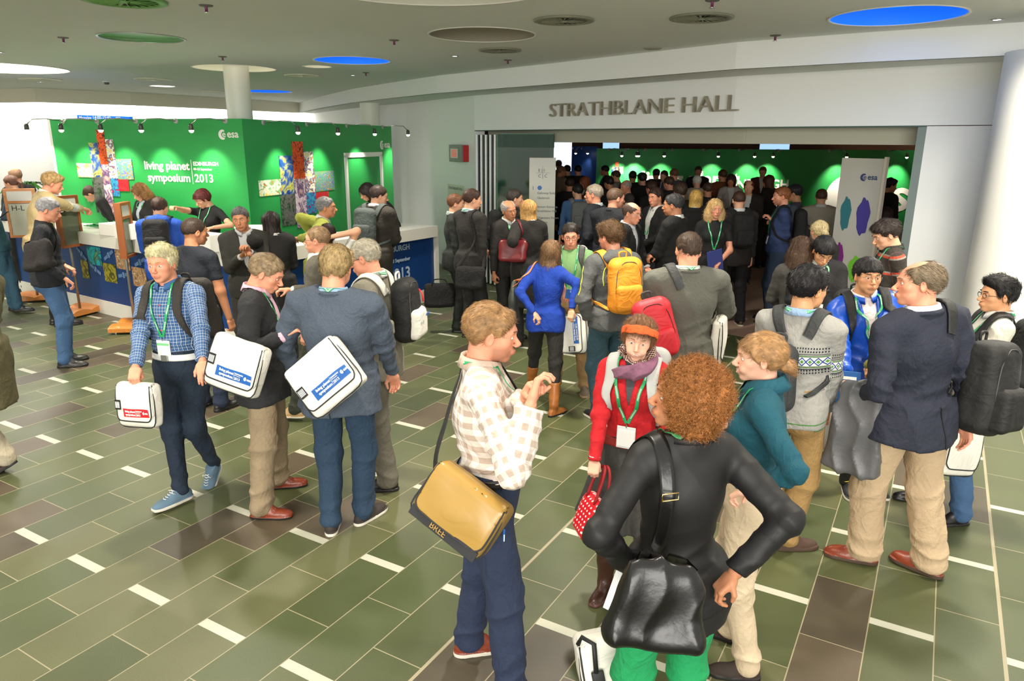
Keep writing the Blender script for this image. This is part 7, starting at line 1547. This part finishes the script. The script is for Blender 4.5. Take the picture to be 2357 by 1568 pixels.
# =====================================================================  CROWD
def col_cloth(c, kind='c'):
    c = tuple(int(v * (.72 if max(c) < 70 else .92)) for v in c); return mat('fabric_%s' % (c,), c, .85, noise=.12, nscale=160, bump=.45, bscale=45, crease=2.2)
BK_, BR_, GY_, BL_, RD_ = (30, 27, 26), (74, 54, 40), (134, 126, 114), (196, 160, 104), (120, 66, 38)
def crowd(label, px, py, Y, yaw, hair=('short', BR_), top=('suit', (40, 40, 42)), bot=(40, 38, 38), fem=False, head=(0, 6, 0), hands=('down', 'down'), lan=False, sh=(224, 224, 220), bag=None, **kw):
    vn = kw.pop('vneck', (.06, .36)); hem = kw.pop('hem', None); hp = kw.pop('hpose', ('hold', 'hold')); tee = top[0] == 'tee'; gl = kw.pop('glasses', None); coat = top[0] == 'coat'; sole = kw.pop('shoe', (30, 28, 26)); seed = int(px) % 5
    p = Person(label, (px, py, Y), yaw, fem=fem, head=head, hands=hands, hpose=hp, **kw)
    p.build_body(bare_arm=tee or kw.get('sleeve') is not None, glasses=gl, brow=hair[1]); p.hair(hair[0], hair[1], seed)
    p.bottom(col_cloth(bot), straight=.016, o=.014); tm = col_cloth(top[1])
    if top[0] in ('suit', 'coat'):
        if abs(yaw) > 50 or abs(head[0]) > 0:
            p.top('shirt', col_cloth(sh), 'shirt', cut=0., coord=False); 
            if p.lod < 3: p.collar(col_cloth(sh), h=.038)
        p.top('jacket', tm, top[0], hem=hem, vneck=vn, coord=False, cut=-.02)
        if p.lod < 2: p.lapels(tm, vn[1] - .04)
    else:
        p.top('t_shirt' if tee else 'sweater' if top[0] == 'sweater' else 'shirt', tm, top[0], hem=hem or .92, coord=False, sleeve=.2 if tee else None)
        if top[0] == 'shirt' and p.lod < 3: p.collar(tm, h=.036)
    if lan: p.lanyard(.33, badge=p.lod < 3)
    p.shoes('dress' if top[0] == 'suit' else 'sneaker', mat('shoe_%s' % (sole,), sole, .4), sole_b if sole[0] < 60 else sole_w)
    if bag: backpack(p, bag[0], m=col_cloth(bag[1]))
    return p
DK, NV, CH = (22, 21, 22), (34, 40, 56), (56, 56, 56)
# ---- left part
p = crowd('grey-haired man in dark fleece and jeans with black shoulder bag at left', 112, 448, 7.72, -62, ('short', (150, 148, 150)), ('sweater', (36, 38, 46)), (66, 100, 142), head=(-8, 20, 0), hands=(('p', 150, 612, 7.9), ('p', 148, 640, 7.5)), hpose=('hold', 'hold'), skin='pink', w=1.08, lean=6, hem=.86)
f_ = p.L; soft_bag(p, 'black and brown shoulder bag at hip of grey-haired man in fleece', p.loc(at_y(88, 588, 7.35)), (.46, .30, .14), cloth('black_brown', (38, 33, 32)), normal=(.5, -.8, .1), up=(-.25, 0, 1), strap=(0, [f_(-.2, -.1, .0), f_(-.12, -.1, .14), f_(.02, -.02, .2), f_(.1, .10, .05), f_(.2, .08, -.1)]), slump=.03, strap_w=.035)
p = crowd('blond man in beige jacket leaning over the counter with outstretched arms', 122, 396, 9.6, -42, ('full', (186, 150, 100)), ('suit', (206, 182, 132)), (32, 30, 32), head=(-14, 22, 0), hands=(('p', 238, 492, 10.6), ('p', 222, 488, 10.3)), poles=((-.2, -.3, -1), (.2, -.3, -1)), skin='pink', lean=20)
crowd('staff woman with short brown hair, black top and white collar behind the counter', 152, 399, 11.9, 165, ('bob', (140, 96, 58)), ('suit', (34, 32, 34)), fem=True, head=(-20, 18, 0), hands=('belly', 'belly'), sh=(236, 236, 232))
crowd('staff woman with dark tied hair bending low over the counter', 196, 436, 11.2, 100, ('tied', (58, 38, 30)), ('suit', DK), fem=True, head=(0, 50, 0), lean=42, hands=('down', 'down'))
crowd('staff woman with long curly brown hair and dark jacket at the counter', 312, 414, 10.5, 150, ('longcurly', (130, 90, 50)), ('suit', (38, 34, 34)), fem=True, head=(-10, 30, 0), sh=(200, 215, 225), hands=('belly', 'belly'), lan=True)
crowd('staff woman with cropped dark red hair in black T-shirt handing over a card', 456, 429, 9.9, 158, ('pixie', (84, 26, 26)), ('tee', (24, 24, 24)), fem=True, head=(-24, 30, 0), lan=True, hands=(('p', 492, 524, 9.5), ('p', 402, 478, 9.5)), poles=((-1, -.3, -.5), (1, -.2, -.2)), w=1.08)
p = crowd('man in bright blue hooded rain jacket with black drawstring bag at the counter', 365, 451, 8.75, 14, ('short', (66, 46, 36)), ('suit', (20, 76, 176)), (60, 70, 90), head=(-20, 10, 0), hands=('belly', 'belly'), vneck=None, lean=6, w=1.05, bag=('black drawstring bag on bright blue hooded jacket', (26, 26, 28)))
v, q = mesh_sdf(lambda x: ell(x, p.N + p.Rc @ np.array([0, -.06, .0]), (.14, .10, .075), p.Rc) - .006 * cr(x[:, 0] * 60), p.N - .2, p.N + .2, .013); mesh_obj('hood', v, q, [col_cloth((20, 76, 176))], p.root)
crowd('man with shaved dark hair in navy T-shirt and jeans facing the desk', 443, 497, 6.35, -22, ('crop', (62, 48, 38)), ('tee', (36, 42, 56)), (34, 46, 70), head=(-24, 6, 0), hands=('down', 'down'), skin='tan', w=1.06, hem=.86)
p = crowd('grey-haired man in grey suit holding a phone by the blue counter', 549, 474, 7.55, -158, ('short', (88, 84, 82)), ('suit', (66, 64, 58)), (60, 58, 52), head=(-14, 4, 6), hands=(('p', 574, 578, 7.3), ('p', 556, 590, 7.3)), skin='tan', sh=(190, 190, 190), lean=2)
crowd('woman with long dark wavy hair in long black coat seen from behind', 622, 484, 7.75, 30, ('long', (36, 26, 22)), ('coat', (36, 33, 30)), (30, 28, 28), fem=True, head=(24, 4, 0), hands=(('p', 590, 570, 7.6), 'belly'), hem=.45)
crowd('grey-haired man with sunglasses on head in olive green jacket leaning on counter', 746, 454, 8.55, -78, ('short', (120, 120, 118)), ('suit', (150, 156, 58)), (70, 66, 60), head=(-6, 0, 0), hands=(('p', 720, 545, 8.8), ('p', 690, 548, 8.3)), sh=(234, 234, 230), lean=14, skin='tan')
p = crowd('man with glasses in white shirt and grey waistcoat walking left', 733, 517, 6.15, 84, ('crop', (132, 104, 74)), ('suit', (94, 90, 78)), (62, 66, 48), head=(4, 0, 0), hands=('down', 'front'), glasses='black', lan=True, vneck=(.10, .5), sh=(232, 236, 226), skin='pink', feet=((-.12, .25, 0), (.12, -.28, 0, .03, 25)), shoe=(170, 140, 96))
p = crowd('woman in white polka-dot top with hand raised behind her head', 752, 512, 7.05, 20, ('tied', (54, 34, 30)), ('tee', (232, 230, 222)), (52, 50, 52), fem=True, hands=('down', ('p', 765, 545, 6.95)), poles=((-.3, -1, 0), (1, 0, .3)))
crowd('person in black bending over the far end of the counter by the white frame', 838, 432, 10.9, 110, ('long', (40, 26, 22)), ('sweater', (28, 26, 26)), fem=True, lean=38, head=(10, 30, 0), hands=('belly', 'belly'))
crowd('man in dark brown parka with grey and black backpack at the right counter', 872, 422, 9.25, -20, ('short', (58, 44, 38)), ('coat', (60, 54, 44)), (74, 64, 50), head=(-44, 12, 0), glasses='silver', hands=('belly', 'belly'), vneck=None, hem=.62, lean=6, bag=('grey and black backpack on dark brown parka', (78, 86, 84)))
crowd('bald man partly hidden at the far left behind woman with ponytail', 32, 384, 12.4, 70, ('ring', (120, 90, 66)), ('sweater', DK), skin='tan', hands=('belly', 'belly'))
crowd('woman with brown ponytail and blue collar at the far left desk', 20, 398, 11.7, 88, ('pony', (92, 58, 42)), ('shirt', (50, 70, 90)), fem=True, head=(0, 14, 0), hands=('belly', 'belly'))
p = crowd('person in teal sleeves cut by the left edge holding a phone', -46, 446, 7.5, -75, ('short', BR_), ('sweater', (26, 70, 84)), (46, 84, 106), hands=(('p', 28, 552, 7.3), ('p', 20, 640, 7.3)), shoe=(30, 28, 26), feet=(('g', 45, 722, 0), ('g', 34, 716, 0)))
flat_thing(p, 'mobile_phone', 'dark phone held up by person at the left edge', 'phone', p.Wr[0] + np.array([0, .12, .05]), (.07, .13, .01), (0, -.6, .8), (0, .8, .6), [print_black])
p = crowd('walking person in olive coat and beige trousers cut by the left edge', -62, 560, 4.95, 96, ('short', BR_), ('coat', (86, 80, 52)), (186, 174, 150), hands=('down', 'down'), hem=.55, feet=(('g', 22, 1088, 0, .04, 30), ('g', -70, 1090, 0)), shoe=(50, 36, 30))
# ---- middle group before the glass doors
p = crowd('brown-haired man in dark green suit carrying a black briefcase', 1048, 444, 9.3, -84, ('short', (112, 74, 48)), ('suit', (44, 48, 44)), (40, 44, 40), head=(-6, 4, 0), hands=('down', 'down'), lan=True, sh=(200, 200, 200), hpose=('grip', 'grip'))
soft_bag(p, 'black soft briefcase held low by man in dark green suit', p.loc(at_y(1012, 680, 9.2)), (.40, .32, .13), black_c, normal=(1, 0, .1), name='briefcase', handle=.05, slump=.012)
p = crowd('tall dark-haired man in charcoal suit with shoulder bag and jacket over arm', 1086, 431, 8.9, -48, ('short', (70, 46, 36)), ('suit', (50, 46, 44)), (44, 42, 40), head=(-20, 6, 0), hands=('belly', ('p', 1112, 640, 8.7)), sh=(200, 220, 230), lan=True, w=1.05)
f_ = p.L; soft_bag(p, 'black shoulder bag on hip of man in charcoal suit', p.loc(at_y(1082, 640, 8.55)), (.36, .28, .13), black_c, normal=(.6, -.8, .1), strap=(0, [f_(.2, -.1, -.1), f_(.13, -.1, .14), f_(.12, .0, .2), f_(.15, .1, .0)]), strap_w=.035)
crowd('dark-haired man in profile behind grey-haired man by the glass door', 1184, 433, 9.9, -80, ('short', (62, 54, 50)), ('suit', (30, 32, 38)), head=(-4, 4, 0), sh=(150, 170, 200), bag=('black backpack of man by the glass door', (24, 24, 24)))
crowd('older grey-haired man in dark jacket listening, turned towards blonde woman', 1168, 458, 8.9, -142, ('ring', (176, 172, 164)), ('suit', (52, 46, 44)), (44, 42, 40), head=(-10, 6, 10), skin='tan', lean=6, lan=True)
p = crowd('woman with long straight blonde hair in black coat with red handbag', 1216, 456, 8.6, 24, ('longstraight', (196, 150, 88)), ('coat', (38, 34, 30)), (34, 32, 30), fem=True, head=(10, 4, 0), hands=(('p', 1178, 545, 8.5), 'down'), hem=.5)
f_ = p.L; soft_bag(p, 'dark red leather handbag on shoulder of long-haired blonde woman', p.loc(at_y(1180, 578, 8.45)), (.34, .26, .12), mat('wine_leather', (112, 30, 34), .35), normal=(-.6, -.8, .1), strap=(0, [f_(-.16, -.1, .05), f_(-.13, -.03, .19), f_(-.14, .06, .1)]), strap_m=mat('wine_leather', (112, 30, 34)), strap_w=.02)
# ---- crowd in the entrance
crowd('man in mid-blue shirt with black shoulder strap, back view, in the entrance', 1330, 421, 11.9, 5, ('short', BK_), ('shirt', (70, 108, 156)), (50, 50, 56), w=1.06, head=(14, 6, 0), bag=('grey bag on back of man in mid-blue shirt', (120, 122, 120)))
crowd('grey-haired man in dark navy coat in left profile in the entrance', 1370, 421, 9.6, 62, ('short', (168, 156, 138)), ('coat', (32, 38, 50)), head=(8, 2, 0), sh=(190, 205, 205), skin='pink', hem=.7, hands=('pocket', 'pocket'))
crowd('man with receding brown hair in dark jacket turned right in the entrance', 1417, 428, 8.9, -36, ('crop', (92, 70, 54)), ('coat', (34, 38, 46)), head=(-34, 4, 0), sh=(60, 60, 64), skin='pink', hem=.72, w=1.06, hands=('belly', 'belly'))
crowd('bald man with glasses in black sweater in the entrance', 1456, 462, 8.2, -125, ('ring', (90, 70, 60)), ('coat', (22, 22, 24)), head=(-8, 8, 0), sh=(224, 224, 224), glasses='silver', skin='pink', hem=.75, hands=('belly', 'belly'), lean=6)
crowd('dark-haired man in black suit with white shirt and tie facing left', 1511, 429, 9.9, 118, ('short', (52, 36, 30)), ('suit', (26, 26, 26)), head=(10, 6, 0), lan=True, vneck=(.075, .5), skin='pink', hands=('belly', 'belly'))
crowd('broad dark-haired man in black coat in left profile before the blonde women', 1553, 442, 8.3, 60, ('short', (54, 52, 52)), ('coat', (22, 21, 21)), head=(6, 4, 0), vneck=None, skin='tan', w=1.12, hem=.75, hands=('belly', ('p', 1510, 585, 8.2)))
crowd('man with thick brown hair behind broad man in black coat', 1567, 418, 10.6, 0, ('full', (70, 54, 44)), ('coat', (40, 36, 36)), vneck=None)
crowd('woman with blonde shoulder-length hair seen from behind, pale scarf', 1603, 434, 10.2, -14, ('long', (220, 176, 96)), ('coat', (40, 36, 36)), fem=True, vneck=None, head=(-10, 0, 0), bag=('black backpack of blonde woman seen from behind', (24, 23, 24)))
p = crowd('woman with long wavy blonde hair in black dress facing the camera', 1648, 454, 8.9, 176, ('longcurly', (204, 168, 112)), ('tee', (24, 24, 24)), (26, 26, 26), fem=True, head=(4, 2, 0), lan=True, hands=('belly', 'down'), skin='pink', hem=.6, hpose=('hold', 'relax'))
flat_thing(p, 'folder', 'blue folder held by blonde woman in black dress', 'folder', p.Wr[0] + np.array([.06, .05, .0]), (.22, .30, .01), (-.5, 1, 0), (.2, 0, 1), [mat('folder_blue', (60, 70, 140), .5)])
crowd('man in brown-hooded black jacket with black backpack walking into the hall', 1703, 436, 9.75, 4, ('crop', (70, 48, 36)), ('coat', (44, 36, 32)), (24, 23, 24), vneck=None, head=(-10, 8, 0), hem=.8, feet=((-.12, .1, 8), (.14, -.1, -8)), shoe=(60, 48, 34), bag=('black backpack on brown-hooded jacket', (22, 21, 22)))
p = crowd('red-bearded man in dark blue shirt facing left, holding his hands together', 1803, 427, 9.9, 76, ('short', (140, 84, 50)), ('shirt', (54, 72, 118)), (48, 64, 88), head=(6, 4, 0), lan=True, hands=(('p', 1778, 508, 9.9), ('p', 1785, 512, 10.1)), skin='pink', beard=('stubble', (120, 66, 36)), bag=('black backpack of red-bearded man', (24, 24, 26)))
crowd('black-haired man behind the red-bearded man', 1830, 423, 11.2, 60, ('full', (40, 38, 42)), ('shirt', (90, 96, 110)), head=(0, 10, 0), skin='asian')
crowd('man with short brown hair in pale grey jacket seen from behind near the logo', 1893, 432, 10.8, -8, ('crop', (84, 60, 46)), ('suit', (176, 168, 152)), (150, 140, 120), vneck=None, head=(-16, 4, 0), w=1.08)
p = crowd('woman with curly dark brown hair in charcoal hooded jacket seen from behind', 1846, 541, 6.35, -6, ('longcurly', (82, 60, 44)), ('sweater', (70, 68, 64)), (50, 48, 46), fem=True, head=(-10, 8, 0), hands=('belly', 'belly'), hem=.84)
crowd('black-haired man in black jacket looking down beside curly-haired woman', 1906, 538, 6.15, 168, ('fringe', (24, 22, 24)), ('suit', (34, 32, 36)), head=(6, 34, -4), skin='asian', lan=True, sh=(170, 170, 168), hands=('belly', 'belly'))
p = Person('young man with dark curly hair in brown and orange striped jumper', (2037, 498, 6.3), 80, head=(4, 24, 0), hands=(('p', 2005, 675, 6.3), ('p', 2000, 672, 6.6)), hpose=('hold', 'hold'), skin='light'); p.build_body(brow=(44, 34, 28)); p.hair('wavy', (52, 42, 36), 2); p.bottom(charcoal); p.top('jumper', rugby_m, 'sweater', hem=.86); p.collar(col_cloth((52, 46, 40)), h=.04); p.lanyard(.34, badge=False); p.shoes('sneaker', black_c, sole_w)
b = MB(); c_ = p.Wr[0]; u_ = nrm(p.Wr[0] - p.El[0]); x_ = nrm(np.cross(u_, (0, 0, 1))); y_ = np.cross(u_, x_); b.tube([c_ - u_ * .01 + .030 * (math.cos(a) * x_ + math.sin(a) * y_) for a in np.linspace(0, 6.28, 17)], .006, 6, cap=False); b.build('watch', [metal_m], p.root, True)
crowd('person with pale blonde gathered hair behind black-haired man looking down', 1889, 504, 7.6, 10, ('bun', (216, 196, 146)), ('coat', (60, 56, 58)), fem=True, vneck=None)
# ---- deep in the hall
FAR = [('tall dark-haired man in dark suit facing left before green wall', 1392, 379, 18.5, 80, 'short', BK_, (26, 26, 28)), ('brown-haired man in white shirt behind the navy coat man', 1417, 391, 16.5, 70, 'short', BR_, (170, 160, 150)), ('older man with glasses in grey suit among the crowd', 1441, 412, 13.4, 100, 'ring', (170, 160, 150), (84, 78, 72)),
 ('black-haired man in black, back view, left of the word living', 1457, 392, 16.2, 0, 'short', BK_, (24, 22, 24)), ('dark-haired person in dark coat below the word living', 1478, 396, 15.2, 20, 'full', BK_, (30, 24, 24)), ('man with curly dark hair among the crowd under lettering', 1500, 416, 13., 20, 'wavy', BR_, (40, 30, 28)),
 ('black-haired man close to the green wall, left of man in checks', 1511, 387, 17.8, 10, 'short', BK_, (30, 28, 30)), ('man in dark checked shirt facing left near the green wall', 1529, 391, 17., 140, 'short', BR_, (70, 40, 40)), ('large brown-haired man in blue-grey shirt seen from behind', 1552, 386, 16.2, 0, 'short', (120, 84, 62), (74, 80, 104)),
 ('man with glasses in dark suit facing the camera near green wall', 1608, 381, 18.2, 178, 'short', BR_, (28, 26, 28)), ('white-haired man in pale jacket seen from behind', 1605, 402, 14.8, 0, 'short', (220, 214, 200), (176, 164, 146)), ('brown-haired man in rust brown jacket seen from behind', 1664, 388, 15.6, -4, 'short', (84, 56, 40), (120, 66, 30)),
 ('smiling woman with dark curly hair and white sleeves', 1684, 400, 15., 170, 'curly', (60, 40, 32), (190, 180, 170)), ('bearded reddish-haired man bending his head near green wall', 1757, 382, 18.2, 160, 'short', RD_, (90, 54, 30)), ('woman with long brown hair in dark dress holding a cup', 1770, 400, 14.4, 40, 'long', (84, 44, 28), (34, 24, 22)),
 ('man with dark hair in dark suit in right profile near the end of the hall', 2052, 408, 13., -80, 'full', (30, 26, 26), (30, 28, 30)), ('older man behind the display board', 2012, 432, 11.6, -150, 'ring', (110, 90, 80), (70, 62, 60)), ('woman with dark hair behind the display board', 2040, 474, 9.4, -20, 'bob', (50, 32, 30), (120, 112, 104)),
 ('man in beige coat near the lit white display', 1293, 380, 17.5, -60, 'short', (130, 90, 64), (150, 128, 100)), ('dark-haired man near the blue hall panel', 1305, 378, 18.2, 30, 'short', BK_, (60, 50, 44)), ('dark figure before the blue hall panel', 1330, 378, 18., 0, 'short', BK_, (30, 26, 26)), ('woman with red-brown hair behind the mid-blue shirt man', 1346, 404, 14.4, 120, 'bob', (140, 74, 40), (80, 54, 40)),
 ('man in light jacket at left edge of hall opening', 1286, 366, 19.8, 0, 'short', BR_, (160, 130, 110)), ('man in dark brown jacket left of the grey-haired man', 1312, 408, 13.8, -20, 'short', (60, 44, 36), (44, 34, 30)), ('person in black between tall dark man and older man', 1402, 404, 14., 40, 'short', BK_, (26, 24, 26)), ('black-haired man right of man in rust brown jacket', 1725, 412, 12.8, 160, 'ring', (90, 50, 40), (44, 34, 30)),
 ('man in dark coat in shadow below the lettering', 1540, 404, 13.6, 20, 'short', BR_, (34, 30, 32)), ('person in black in shadow beneath white-haired man', 1630, 418, 12.6, 10, 'short', BR_, (30, 26, 28))]
for i, (lab, px, py, Y, yaw, hk_, hc_, tc_) in enumerate(FAR): crowd(lab, px, py, Y, yaw, (hk_, hc_), ('suit' if i % 3 else 'coat', tc_), (36, 32, 32), fem='woman' in lab, head=(12 * (i % 3 - 1), 10, 0), hands=(('belly', 'down'), ('front', 'belly'), ('down', 'down'))[i % 3], skin=('tan', 'light', 'pink')[i % 3])
